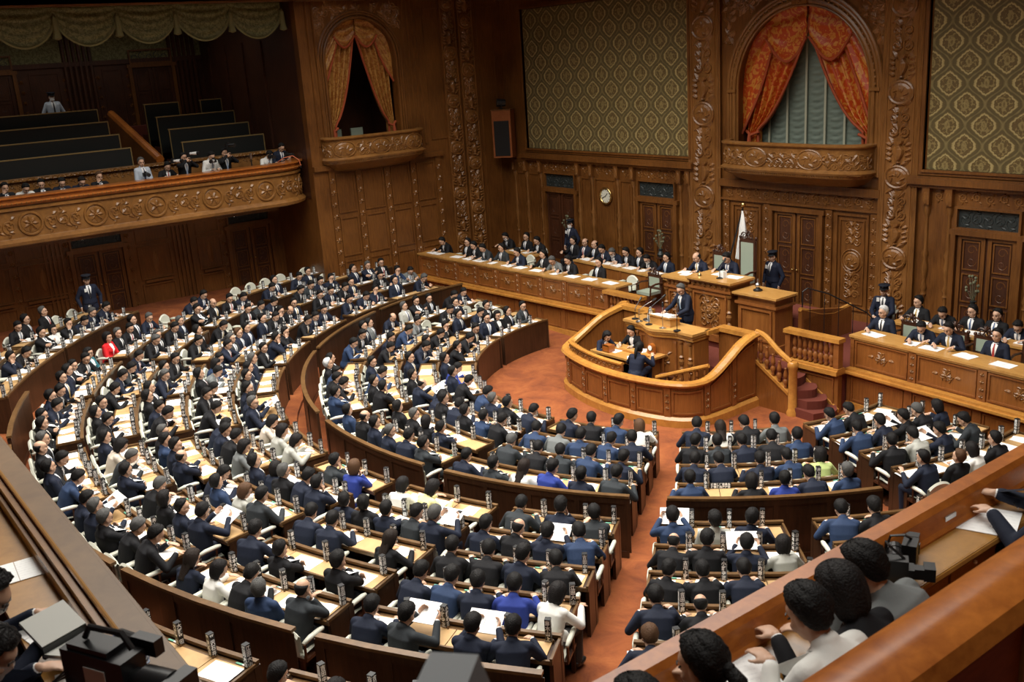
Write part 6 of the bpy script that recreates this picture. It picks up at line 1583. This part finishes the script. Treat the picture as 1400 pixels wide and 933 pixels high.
def guard(loc, rz, label, mask=False, tm=None, badge=True, bz=1.30, by=.135):
    t = place_person(tm or T_GUARD, loc, rz, 'u', 'k', label, NV, 1.0, mask=mask, cap_=True, tie=TIES[3])
    if badge: extra_badge(t, bz, .09, by)
    return t
guard((-24.45, 20.75, .95), PI, 'masked guard in navy uniform and peaked cap standing at the left door', True)
guard((-16.05, 20.35, .95), PI-.1, 'guard in navy uniform and peaked cap standing right of the presiding chair')
guard((-28.55, 6.72, 1.13), -PI/2, 'guard in navy uniform and peaked cap standing before the doors under the gallery')
seat_g = make_person(dict(POSES['u0'], w={1: (.13, .36, .60), -1: (-.14, .36, .60)}), .011, True)
t = guard((-12.95, 20.5, .95), PI+.35, 'guard in navy uniform and peaked cap seated right of the central bay', tm=seat_g, bz=.93, by=.16)
copy_thing(chair0, chair0_kids, (-12.95, 20.55, .95), PI+.35, 'cream chair under the seated guard right of the central bay', 'chairs on the raised platform')
# the speaker and the presiding officers
place_person(T_SPEAK, (-15.95, 17.0, .80), PI-.15, 'n', 'h', 'person in navy suit and pale blue tie standing reading at the lectern', None, 1.0, True, tie=mat('pale_blue_tie', (.35, .48, .62), .5))
place_person(TM['w0'], (-16.2, 18.98, 1.66), PI-.05, 'u', 'k', 'person in dark navy suit presiding from the tall central desk', None, 1.02, True)
place_person(TM['w2'], (-17.2, 18.95, 1.55), PI-.1, 'u', 'z', 'bald person in dark suit writing at the clerk desk', None, 1.0)
# stenographers
TFW = TF['w0']
place_person(TFW, (-17.2, 15.4, .35), -PI/2-.1, 'u', 'S', 'person with dark bobbed hair in navy writing at the left end of the stenographer table', 'stenographers', .96)
place_person(TM['w2'], (-16.75, 16.1, .35), PI+.1, 'k', 'T', 'person with tied back hair in black suit and white blouse at the stenographer table', 'stenographers', .95, tie=M_SHIRT)
place_person(make_person(dict(lean=26, np=22, w={1: (.2, .42, .80), -1: (-.2, .42, .80)}), .011, female=True), (-15.5, 14.86, .35), .35, 'u', 'T', 'person with a black ponytail leaning over the stenographer table, seen from behind', 'stenographers', 1.0)
# ministers and officials: (x, y, jacket, hair, pose, mask)
def officials(rows, z, rz, what, group, chairs=True):
    for i, (x, y, j, h, p, mk) in enumerate(rows):
        tm = {'w': TM[('w0', 'w1', 'w2')[i % 3]], 'u': TM[('u2', 'u0')[i % 2]], 'c': TM['c0']}[p]
        dy = 0
        if h in 'SL': tm = TF['w0' if p == 'w' else 'u0']
        place_person(tm, (x, y, z), rz+.05*((i*5) % 3-1), j, h, 'person in %s %s, %s from the left %s' % (COLW[j], POSW[p], ORD[i+1], what), group, 1.0, glasses=i % 3 == 1, mask=mk)
officials([(-28.0, 18.29, 'k', 'k', 'w', 0), (-26.82, 18.30, 'k', 'k', 'u', 0), (-26.3, 18.33, 'k', 'k', 'w', 0), (-25.78, 18.37, 'c', 'k', 'w', 0), (-25.06, 18.42, 'c', 'k', 'u', 0), (-24.19, 18.48, 'n', 'k', 'w', 0), (-23.14, 18.55, 'k', 'k', 'u', 0), (-22.53, 18.6, 'g', 'h', 'w', 0), (-21.95, 18.63, 'k', 'k', 'w', 0), (-20.85, 18.7, 'k', 'k', 'u', 0)], .95, PI-.05, 'at the long desk', 'ministers at the long left desk')
officials([(-11.88, 18.87, 'n', 'H', 'u', 0), (-10.86, 18.79, 'n', 'k', 'w', 0), (-10.25, 18.74, 'n', 'k', 'w', 0), (-9.29, 18.66, 'n', 'k', 'u', 0), (-8.0, 18.6, 'k', 'k', 'w', 0)], .95, PI+.08, 'at the right minister desk', 'ministers at the right desk')
officials([(-24.05, 20.54, 'k', 'k', 'u', 0), (-23.5, 20.52, 'n', 'z', 'u', 0), (-22.98, 20.5, 'k', 'z', 'u', 0), (-22.44, 20.48, 'n', 'k', 'w', 0), (-21.93, 20.46, 'n', 'h', 'w', 1), (-21.4, 20.44, 'k', 'k', 'w', 0), (-20.9, 20.41, 'k', 'k', 'u', 0), (-20.38, 20.39, 'k', 'k', 'w', 1), (-19.75, 20.35, 'n', 'k', 'u', 0)], .95, PI-.04, 'in second row by rostrum', 'officials behind the left desk')
officials([(-26.79, 20.05, 'k', 'k', 'w', 1), (-25.91, 20.05, 'k', 'k', 'u', 0), (-25.16, 20.05, 'k', 'k', 'w', 0)], .95, PI, 'at the small left desk', 'officials at the small desk')
officials([(-11.79, 20.09, 'k', 'k', 'u', 0), (-11.11, 20.07, 'k', 'k', 'w', 0), (-10.52, 20.05, 'k', 'k', 'u', 0), (-10.0, 20.03, 'k', 'k', 'u', 0), (-9.45, 20.01, 'n', 'k', 'w', 0), (-8.8, 20.0, 'k', 'k', 'w', 0)], .95, PI, 'behind the right minister desk', 'officials behind the right desk')
# platform chairs
i = 0
for x, y, what in [(-27.35, 18.35, 'empty by the far end'), (-27.05+.0, 18.36, None), (-25.4, 18.45, 'empty between two ministers'), (-24.62, 18.5, 'empty beside the third papers'), (-23.6, 18.55, 'empty mid desk'), (-21.4, 18.72, 'empty near the rostrum end'), (-19.95, 18.85, 'empty at the rostrum end of the desk'), (-25.5, 20.12, 'empty at the small desk'), (-26.35, 20.12, 'between two officials at the small desk'), (-24.75, 19.0+.0, 'empty behind the long desk')]:
    if what is None: continue
    copy_thing(chair0, chair0_kids, (x, y+.03, .95), PI, 'cream padded armchair on the left platform, '+what, 'chairs on the raised platform')
def green_chair(x, y, label): 
    t = state_chair(x, y+.08, .95, PI, 1, label, .42); t['group'] = 'green damask chairs on the right platform'
for k, x in enumerate((-11.5, -10.5, -9.85, -8.85, -8.3)): green_chair(x, 19.0, 'carved chair with green damask back at the right minister desk, %s from the left' % ORD[k+1])
green_chair(-19.35, 19.05, 'carved green-backed chair empty at the balustrade end of the long desk')
# papers on the platform desks
def rowpapers(F, Ln, us, z, what):
    for k, u in enumerate(us):
        p = F(u, z, -.28); q = F(u+.1, z, -.28); rz = math.atan2(q.y-p.y, q.x-p.x)
        add_sheets(tuple(p), rz+.1*((k*7) % 3-1), (1, 2, 1, 3)[k % 4], 'white papers on %s, %s pile from the left' % (what, ORD[k+1]), 'papers on '+what)
rowpapers(LF, LLn, [.45, .8, 1.75, 2.35, 2.9, 3.55, 4.3, 4.85, 5.6, 6.4, 7.1, 7.8, 8.6], 1.712, 'the long left minister desk')
rowpapers(RF, RLn, [.35, 1.3, 1.75, 2.5, 3.3, 4.2, 5.2], 1.712, 'the right minister desk')
rowpapers(BF, BLn, [.3, .75, 1.25, 1.75, 2.3, 2.85, 3.4, 4.05], 1.732, 'the left second-row desk')
rowpapers(B2F, B2Ln, [.35, .95], 1.732, 'the small official desk')
rowpapers(BRF, BRLn, [.5, 1.15, 1.75, 2.3, 2.9, 3.5], 1.732, 'the right second-row desk')
for k, (x, y, z, w_) in enumerate([(-16.1, 18.35, 2.482, 'the presiding desk'), (-15.6, 18.3, 2.482, 'the presiding desk'), (-17.1, 18.25, 2.362, 'the clerk desk'), (-17.3, 18.4, 2.362, 'the clerk desk')]):
    add_sheets((x, y, z), .1*k, k % 3, 'white papers on %s, %s pile' % (w_, ('left', 'right')[k % 2]), 'papers on the presiding desks')
for k, (x, y, v) in enumerate([(-16.65, 15.35, 0), (-16.2, 15.72, 2), (-15.95, 15.2, 2)]):
    add_sheets((x, y, 1.102), .4*k, v, 'white notes on the stenographer table, %s' % ('left', 'middle', 'right')[k], 'notes on the stenographer table')
t = tag(empty('card_index', (PX+.12, 18.1, 2.48)), 'white card index box on the presiding desk', 'box'); m = MB(); m.box(-.08, .08, -.06, .06, 0, .14); m.build('case', M_PAPER, t); m = MB(); m.box(-.07, .07, -.05, .05, .14, .16); m.build('cards', M_WHITE, t)
# ------------------------------------------------------------- people in the left gallery
GX = -29.7
gz = 4.25
def cam_still(parent_loc, rz, label, white=False, size=1.0):
    t = tag(empty('photo_camera', parent_loc, rz), label, 'camera', 'press cameras')
    m = MB(); m.box(-.075, .075, -.05, .03, -.06, .05); m.box(-.03, .03, -.04, .03, .05, .085); m.build('camera_body', M_BLK, t)
    m = MB(); m.tube([(0, .03, 0), (0, .10, 0), (0, .11, 0), (0, .26*size, 0), (0, .27*size, 0)], [.035, .035, .042, .05, .045], 12); m.build('lens', M_WHITE if white else M_BLK, t); m = MB(); m.tube([(0, .26*size, 0), (0, .33*size, 0)], .055, 12); m.build('lens_hood', M_BLK, t)
    return t
def facecam(x, y, tx=-3, ty=12): return math.atan2(-(tx-x), ty-y)
TGS = TF['w0']
for k, (y, j, h, p) in enumerate([(5.35, 'k', 'k', 'c'), (5.82, 'w', 'k', 'w'), (6.28, 'k', 'k', 'w'), (6.78, 'n', 'k', 'w'), (7.27, 'n', 'k', 'w'), (7.8, 'k', 'o', 'c')]):
    place_person(TM['c0'] if p == 'c' else TM['w%d' % (k % 3)], (GX, y, gz), -PI/2, j, h, 'person in %s %s at the gallery rail, %s from the left' % (COLW[j], POSW[p], ORD[k+1]), 'reporters seated in the left gallery', 1.0, tie=M_SHIRT if j == 'w' else None)
def shirted(tm, loc, rz, j, tr, h, label, **k):
    return place_person(tm, loc, rz, j, h, label, 'press photographers in the left gallery', 1.0, trousers=tr, **k)
MT['khaki'] = cloth('khaki_trousers', (.20, .16, .08))
gp = [(9.02, 'x', 'k', 'h', T_CLASP, 'person in pale blue shirt with lanyard standing with clasped hands behind the gallery rail'),
 (9.7, 'k', 'k', 'k', TM['w0'], 'photographer in black crouching with white lens, left of the group'),
 (10.25, 'k', 'k', 'k', T_PHOTO, 'photographer in black with long hair aiming a white telephoto lens'),
 (11.03, 'w', 'khaki', 'k', T_LOOK, 'photographer in white shirt and khaki trousers checking a camera'),
 (11.5, 'k', 'k', 'k', T_PHOTO, 'photographer in black jacket at the right end of the group with raised camera'),
 (12.95, 'w', 'k', 'k', TM['w1'], 'photographer in white shirt bent over a camera near the gallery end'),
 (13.55-.15, 'n', 'k', 'k', T_LOOK, 'photographer in navy looking down near the gallery corner')]
for y, j, tr, h, tm, lab in gp:
    sit = tm in TM.values(); x = GX+(.1 if sit else .2) - (.25 if y > 12.5 else 0)
    shirted(tm, (x-.1, y, gz+(.1 if sit else -.22)), -PI/2+.15, j, tr, h, lab)
shirted(TM['w0'], (-30.05, 13.72-.02, gz-.1), -PI/2, 'w', 'k', 'z', 'balding person in white shirt bowed at the gallery corner')
for y, z, wt, rz, nm in ((9.85, 5.62, True, -1.0, 'held by the crouching photographer'), (10.35, 5.78, True, -.9, 'raised by the long-haired photographer'), (11.05, 5.5, True, -2.2, 'carried by the photographer in white'), (11.55, 5.9, False, -1.3, 'held to the face at the group end'), (12.85, 5.42, False, -1.6, 'held by the photographer in white shirt bent down'), (13.4, 5.42, False, -1.4, 'held by the photographer in navy'), (9.0, 5.34, False, -1.6, 'hanging below the clasped hands')):
    cam_still((-29.25, y, z), rz, 'camera '+nm, wt)
t = tag(empty('photo_tripod', (-29.45, 12.3, gz)), 'small tripod with a light standing alone behind the rail', 'tripod'); m = MB()
m.tube([(0, 0, .6), (0, 0, 1.15)], .02, 6); m.build('column', M_BLK, t); m = MB(); m.box(-.03, .03, -.03, .03, 1.15, 1.32); m.build('head', M_STEEL, t)
for a in (0, 2.1, 4.2): m = MB(); m.tube([(0, 0, .7), (.3*math.cos(a), .3*math.sin(a), 0)], .012, 5); m.build('leg', M_BLK, t)
t = tag(empty('red_cable', (-29.1, 13.3, 5.24)), 'orange cable looped over the end of the gallery rail', 'cable'); m = MB(); m.tube([(0, -.3, 0), (.15, -.15, .12), (.25, .1, .16), (.35, .25, .02), (.36, .28, -.15)], .012, 6); m.build('cable', mat('orange_cable', (.7, .18, .08), .5), t); m = MB(); m.tube([(.36, .28, -.15), (.36, .28, -.22)], .02, 6); m.build('plug', M_BLK, t)
t = place_person(T_GUARD, (-34.95, 8.2, 5.95), -PI/2, 'x', 'k', 'masked guard in pale shirt, dark tie and cap at the gallery top', NV, 1.0, mask=True, cap_=True, tie=TIES[3], trousers='k')
for k, (y, mk) in enumerate(((6.7, True), (7.35, False), (7.95, False))):
    place_person(TM['u0'], (-32.55, y, 4.95), -PI/2, 'u', 'k', 'person in dark suit sitting on the dark bench, %s of three' % ('left', 'middle', 'right')[k], 'spectators on the gallery benches', .95, mask=mk)
place_person(TF['u0'], (-31.75, 8.95, 4.6), -PI/2, 'k', 'k', 'masked person in black at the aisle end of the second bench', None, 1.0, mask=True)
# ------------------------------------------------------------- near galleries (rear and right) around the camera
GF = 4.3; SCL = 1.08
mb = MB(); mb.box(-3.0, 2.2, -6, 21.5, 4.1, GF); mb.box(-37, -3.0, -6, 1.12, 4.1, GF); struct(mb.build('floor_gallery_near', M_REDST))
t = tag(empty('press_desk', (-3.0, 6, GF)), 'polished orange-brown gallery rail and press desk running along the right-hand gallery', 'press desk')
m = MB(); m.box(-3.02, -2.96, 1.16, 21.4, 3.94, 5.1); bld(m, 'front_panel', M_GALL, t)
m = MB(); m.grid([[(x, y, z) for x, z in ((-3.05, 5.06), (-3.06, 5.16), (-3.03, 5.2), (-2.93, 5.2), (-2.9, 5.17), (-2.86, 5.08), (-2.84, 5.06))] for y in (1.1, 21.4)]); m.box(-3.05, -2.84, 1.1, 21.4, 5.0, 5.06); bld(m, 'top_rail', M_RAILW, t)
m = MB(); m.box(-2.90, -2.62, 1.1, 21.4, 5.0, 5.045); m.tube([(-2.63, 1.1, 5.02), (-2.63, 21.4, 5.02)], .026, 8); bld(m, 'desktop', M_PRESS, t)
m = MB(); m.box(-2.88, -2.68, 1.1, 21.4, 4.86, 5.0)
for k in range(22): m.box(-2.68, -2.665, 1.3+k*.62, 1.8+k*.62, 4.88, 4.98)
bld(m, 'apron', M_PRESS, t)
m = MB()
for k in range(20): m.ball((-2.655, 1.55+k*.62, 4.93), .013, n=8, m=6)
bld(m, 'drawer_knobs', M_WHITE, t)
for k, y in enumerate((3.9, 5.36, 6.5)):
    m = MB(); m.box(-2.895, -2.87, y-.06, y+.06, 5.10, 5.13); bld(m, 'seat_plate', M_STEEL, t)
t = tag(empty('gallery_partition', (-2.0, 5, GF)), 'wide rounded wooden partition top with bright highlights, lower right corner', 'partition')
m = MB(); m.grid([[(x, y, z) for x, z in ((-2.02, 4.3), (-2.02, 5.5), (-2.06, 5.54), (-2.05, 5.6), (-1.98, 5.645), (-1.86, 5.65), (-1.76, 5.62), (-1.72, 5.55), (-1.74, 5.5), (-1.74, 4.3))] for y in (2.32, 21.4)], False, True); bld(m, 'top_board', M_RAILW, t, smooth=2)
m = MB()
for k in range(24): m.box(-1.745, -1.72, 2.5+k*.7, 2.56+k*.7, 4.3, 5.5)
m.box(-1.745, -1.72, 2.32, 21.4, 4.3, 4.45); bld(m, 'stiles', M_PRESS, t)
# rear gallery
t = tag(empty('press_desk', (-10, 1.1, GF)), 'brown ledge with brass-edged groove and press desk running along the rear gallery', 'press desk')
m = MB(); m.box(-28, -3.0, 1.10, 1.16, 3.94, 5.16); bld(m, 'front_panel', M_GALL, t)
m = MB(); m.box(-28, -2.9, 1.02, 1.19, 5.16, 5.2); m.tube([(-28, 1.185, 5.185), (-2.9, 1.185, 5.185)], .018, 6); bld(m, 'ledge', M_LEDGE, t)
m = MB(); m.tube([(-28, 1.015, 5.215), (-2.9, 1.015, 5.215)], .014, 8); bld(m, 'brass_edge', mat('polished_edge', (.42, .22, .08), .2, Metallic=.3), t)
m = MB(); m.box(-28, -2.9, .96, 1.0, 5.05, 5.19); m.box(-28, -2.9, .93, .955, 5.04, 5.14); bld(m, 'inner_moulding', M_GALL, t)
m = MB(); m.box(-28, -2.9, .64, .94, 5.0, 5.05); bld(m, 'desktop', M_PRESS, t)
m = MB(); m.box(-28, -2.9, .70, .90, 4.85, 5.0); bld(m, 'apron', M_GALL, t)
for k in range(4):
    m = MB(); m.box(-8.6+k*1.1, -8.48+k*1.1, .962, .968, 5.11, 5.16); bld(m, 'seat_plate', M_STEEL, t)
# chairs for the press
def press_chair(x, y, rz, label):
    t = tag(empty('press_chair', (x, y, GF), rz), label, 'chair', 'press gallery chairs')
    m = MB(); m.box(-.22, .22, -.20, .2, .40, .46); m.build('seat', M_BLACK, t); m = MB(); m.box(-.2, .2, -.235, -.205, .5, .86); m.build('backrest', M_DARKW, t)
    for a in (-.2, .2):
        for b in (-.2, .18):
            m = MB(); m.box(a-.018, a+.018, b-.018, b+.018, 0, .4 if b > 0 else .86); m.build('leg', M_DARKW, t)
HF = {s: hair_mesh(s, 5, True) for s in ('short', 'bob', 'long', 'tail')}
def near(pose, loc, rz, j, h, label, female=False, trousers=None, glasses=False, mask=False, hs=None, shirt=None):
    tm = make_person(pose, .009, True, female); st = hs or HS[h]
    return place_person(tm, loc, rz, j, h, label, 'reporters in the near press gallery', 1.0, glasses=glasses, mask=mask, trousers=trousers, hairmesh=HF.get(st), tie=M_SHIRT if j in 'wx' else None)
R90 = PI/2
near(dict(lean=30, np=30, w={1: (.22, .40, .79), -1: (-.12, .36, .80)}, hd={1: (-.3, .9, 0), -1: (.2, .9, .1)}), (-2.22, 3.45, GF), R90, 'w', 'k', 'person in white shirt with black hair bent over a sheet at the right press desk', trousers='k')
near(dict(lean=26, np=32, w={1: (.15, .42, .79), -1: (-.22, .40, .79)}, hd={1: (-.3, .9, 0), -1: (.3, .9, .0)}), (-2.30, 3.76, GF), R90, 'k', 'S', 'person in black jacket with straight black bobbed hair at the right press desk', True)
near(dict(lean=44, np=30, ny=10, w={1: (.2, .42, .80), -1: (-.15, .40, .82)}, hd={1: (-.3, .9, 0), -1: (.3, .9, .0)}), (-2.26, 4.14, GF), R90+.15, 'g', 'k', 'person in grey suit jacket leaning far over the right press desk', glasses=True)
near(dict(lean=24, np=16, ny=10, w={1: (.2, .40, .79), -1: (-.15, .38, .79)}, hd={1: (-.3, .9, 0), -1: (.3, .9, .0)}), (-2.36, 2.80, GF), R90, 'k', 'T', 'person in black with a loose ponytail at the right press desk', True)
near(dict(lean=24, np=28, w={1: (.2, .40, .79), -1: (-.15, .38, .79)}, hd={1: (-.3, .9, 0), -1: (.3, .9, .0)}), (-2.26, 2.36, GF), R90, 'k', 'k', 'person with black hair at the bottom edge of the right press desk, mostly cut off')
near(dict(lean=16, np=34, w={1: (.08, .52, .78), -1: (-.17, .42, .78)}, hd={1: (-.3, .9, 0), -1: (.4, .85, .0)}, spread=.1), (-2.26, 5.72, GF), R90, 'n', 'h', 'person in navy suit with white cuffs writing at the right edge of the frame')
for k, (x, y, rz, nm) in enumerate(((-2.24, 3.38, R90, 'under the person in white shirt'), (-2.24, 3.84, R90, 'under the person with bobbed hair'), (-2.24, 4.36, R90, 'under the person in grey'), (-2.26, 2.84, R90, 'under the person with a ponytail'), (-2.26, 2.36, R90, 'at the bottom edge of the frame'), (-2.26, 5.72, R90, 'under the writing person in navy'))):
    press_chair(x-.06, y, rz, 'dark press gallery chair '+nm)
near(dict(lean=20, np=40, ny=-20, w={1: (.17, .38, .78), -1: (-.16, .40, .78)}, hd={1: (-.3, .9, 0), -1: (.3, .9, .0)}), (-5.55, .30, GF), -.1, 'n', 'k', 'masked person with glasses in navy reading at the rear press desk', glasses=True, mask=True)
near(dict(lean=20, np=38, ny=-20, w={1: (.22, .44, .79), -1: (-.12, .36, .79)}, hd={1: (-.3, .9, 0), -1: (.3, .9, .0)}), (-4.98, .22, GF), -.1, 'n', 'S', 'masked person with dark bobbed hair in navy writing at the rear press desk', True, mask=True)
near(dict(lean=8, np=20, wrh={1: (.03, .17, -.12), -1: (-.02, .17, -.14)}, w={}, hd={1: (-.5, .0, .9), -1: (.5, 0, .9)}, pole={1: (.5, .4, -.8), -1: (-.5, .4, -.8)}), (-6.75, .38, GF), -.1, 'w', 'k', 'person in white shirt with raised clasped hands at the left edge of the frame', trousers='k')
for k, (x, nm) in enumerate(((-5.55, 'under the masked person with glasses'), (-4.98, 'under the masked person writing'), (-6.75, 'at the left edge of the frame'))): press_chair(x, .24, 0, 'dark press gallery chair '+nm)
# things on the press desks
add_sheets((-2.76, 5.6, 5.047), .35, 0, 'large white sheet under the hands of the person writing at the right edge', None).scale = (1.3, 1.2, 1)
add_sheets((-2.74, 3.3, 5.047), 1.2, 0, 'white sheet in front of the person in white shirt at the right press desk', None)
add_sheets((-2.74, 3.05, 5.047), 1.9, 2, 'pale patterned sheets under the ponytailed person\'s hands', None)
add_sheets((-2.86+.08, 6.35, 5.047), 1.2, 0, 'small white booklet with red and blue print on the right press desk', None).scale = (.55, .55, 3)
def dslr(loc, rz, label, white=False, lens=.16, flash=True, lay=False):
    t = tag(empty('photo_camera', loc, rz), label, 'camera', None)
    if lay: t.rotation_euler = (0, PI/2, rz); t.location.z += .076
    m = MB(); m.box(-.075, .075, -.04, .04, 0, .12); m.box(-.03, .03, -.045, .045, .12, .15); m.box(.045, .08, .03, .065, .0, .12); m.build('camera_body', M_BLK, t)
    m = MB(); m.tube([(0, .04, .06), (0, .08, .06), (0, .085, .06), (0, .04+lens, .06)], [.034, .036, .044, .046], 16); m.tube([(0, .1, .06), (0, .13, .06)], .050, 16); m.build('lens', M_WHITE if white else M_BLK, t)
    m = MB(); m.tube([(0, .04+lens, .06), (0, .09+lens, .06)], .05, 16); m.build('lens_hood', M_BLK, t)
    if flash: m = MB(); m.box(-.03, .03, -.03, .03, .15, .20); m.box(-.038, .038, -.03, .06, .20, .26); m.build('flash', M_BLK, t)
    m = MB(); m.tube([(-.075, 0, .1), (-.13, .03, .02), (-.12, .1, .005), (-.05, .12, .004), (.03, .16, .004), (.1, .1, .01), (.08, 0, .1)], .008, 5); m.build('strap', M_BLK, t)
    return t
dslr((-2.76, 4.72, 5.047), 2.0, 'black camera with flash lying on the right press desk', lay=True)
dslr((-2.78, 4.52, 5.047), .6, 'second black camera with strap beside the flash camera on the right press desk', flash=True, lay=True)
dslr((-2.78, 6.75, 5.047), -2.6, 'camera with white telephoto lens lying at the right edge of the frame', True, .28, False)
t = tag(empty('black_phone', (-2.72, 6.18, 5.047), .3), 'black phone lying beside the booklet on the right press desk', 'phone'); m = MB(); m.box(-.04, .04, -.075, .075, 0, .012); m.build('case', M_BLK, t); m = MB(); m.box(-.035, .035, -.068, .068, .012, .013); m.build('screen', M_GLASSD, t)
t = tag(empty('ballpoint_pen', (-2.73, 5.82, 5.10), 1.0), 'black pen in the hand of the person writing at the right edge', 'pen'); m = MB(); m.tube([(0, -.07, 0), (0, .06, .03)], .005, 6); m.build('barrel', M_BLK, t); m = MB(); m.tube([(0, -.08, -.002), (0, -.07, 0)], [.001, .005], 6); m.build('tip', M_STEEL, t)
# rear desk: sheets, binder, cables, television camera
add_sheets((-6.5, .80, 5.052), 1.5, 1, 'white documents on the rear press desk near the raised hands', None)
add_sheets((-5.62, .80, 5.052), .2, 1, 'white documents in front of the masked person with glasses', None)
add_sheets((-4.95, .82, 5.052), -.2, 0, 'notebook sheet under the hand of the masked person writing', None)
t = tag(empty('open_binder', (-5.28, .80, 5.055), .35), 'grey open binder standing on the rear press desk', 'binder')
for s, a in ((-1, .5), (1, -.25)):
    m = MB(); M_ = Matrix.Rotation(a, 4, 'Y'); m.tbox(M_, min(0, s*.2), max(0, s*.2), -.13, .13, .0, .02); o = m.build('cover', mat('grey_board', (.50, .50, .46), .6), t); o.location.z = .10 if s < 0 else .05
m = MB(); m.box(-.012, .012, -.13, .13, .04, .11); m.build('spine', M_BLK, t)
t = tag(empty('cable_bundle', (-4.72, .99, 5.2)), 'tangle of blue and black cables draped over the rear gallery ledge', 'cable')
for q, (cmat, nm) in enumerate(((mat('blue_cable', (.06, .12, .35), .5), 'blue_cable'), (M_BLK, 'black_cable'), (mat('grey_cable', (.3, .35, .45), .5), 'grey_cable'))):
    m = MB(); pts = []
    for i in range(90):
        a = i*.28+q*1.3; r = .085+.02*math.sin(i*.17+q); pts.append((r*1.2*math.cos(a)+.03*q-.06+.0015*i, r*math.sin(a)*.7, .03+.05*math.sin(a*.5+q)**2+.008*q))
    m.tube(pts, .006, 5); m.build(nm, cmat, t, smooth=True)
t = tag(empty('television_camera', (-4.30, .82, 5.16), -1.1), 'large black television camera at the rear gallery corner, bottom left', 'camera'); t.scale = (1.0, 1.0, 1.0)
m = MB(); m.box(-.07, .07, -.24, .14, .18, .38); m.box(-.06, .06, -.2, .05, .38, .41); m.build('camera_body', M_BLK, t)
m = MB(); m.tube([(0, .14, .27), (0, .19, .27), (0, .2, .27), (0, .36, .27)], [.05, .055, .075, .08], 18); m.box(-.085, .085, .36, .43, .2, .34); m.build('lens', M_BLK, t, smooth=2)
m = MB(); m.tube([(0, -.14, .42), (0, -.1, .48), (0, .1, .49), (0, .15, .42)], .015, 8); m.build('handle', M_BLK, t)
m = MB(); m.box(-.13, -.075, .06, .2, .34, .42); m.tube([(-.1, .06, .38), (-.1, -.04, .38)], [.035, .04], 12); m.build('viewfinder', M_BLK, t)
m = MB(); m.box(.071, .075, -.1, .03, .22, .32); m.build('label', M_PAPER, t)
m = MB(); m.box(-.09, .09, -.15, .12, .10, .18); m.tube([(0, 0, 0), (0, 0, .1)], .05, 10); m.tube([(0, -.1, .14), (.1, -.45, .08)], .012, 6); m.build('tripod_head', M_BLK, t)
m = MB()
for q in range(3): m.tube([(.06, -.2, .25+.02*q), (.12, -.3, .2), (.1, -.1+.05*q, .1), (.09, .1, .16), (.05, .15, .24)], .007, 5)
m.build('cables', M_BLK, t)
for a in (0.4, 2.5, 4.6):
    m = MB(); m.tube([(0, 0, .02), (.07*math.cos(a), .07*math.sin(a), -.0)], .02, 6); m.build('foot', M_BLK, t)
t = tag(empty('camera_monitor', (-1.62, .96, GF), -.85), 'blurred grey equipment housing rising at the bottom centre of the frame', 'equipment')
m = MB(); m.grid([[(x*s, y*s, z) for x, y in ((-.085, -.06), (.085, -.06), (.085, .06), (-.085, .06))] for s, z in ((1.5, 2.08), (1.45, 2.25), (1.0, 2.395), (.93, 2.42))], True, True); m.build('housing', M_GRAYBOX, t, smooth=2)
m = MB(); m.tube([(0, 0, 1.0), (0, 0, 2.08)], .03, 8); m.build('column', M_BLK, t)
for a in (0.4, 2.5, 4.6): m = MB(); m.tube([(0, 0, 1.1), (.3*math.cos(a), .3*math.sin(a), 0)], .015, 6); m.build('leg', M_BLK, t)
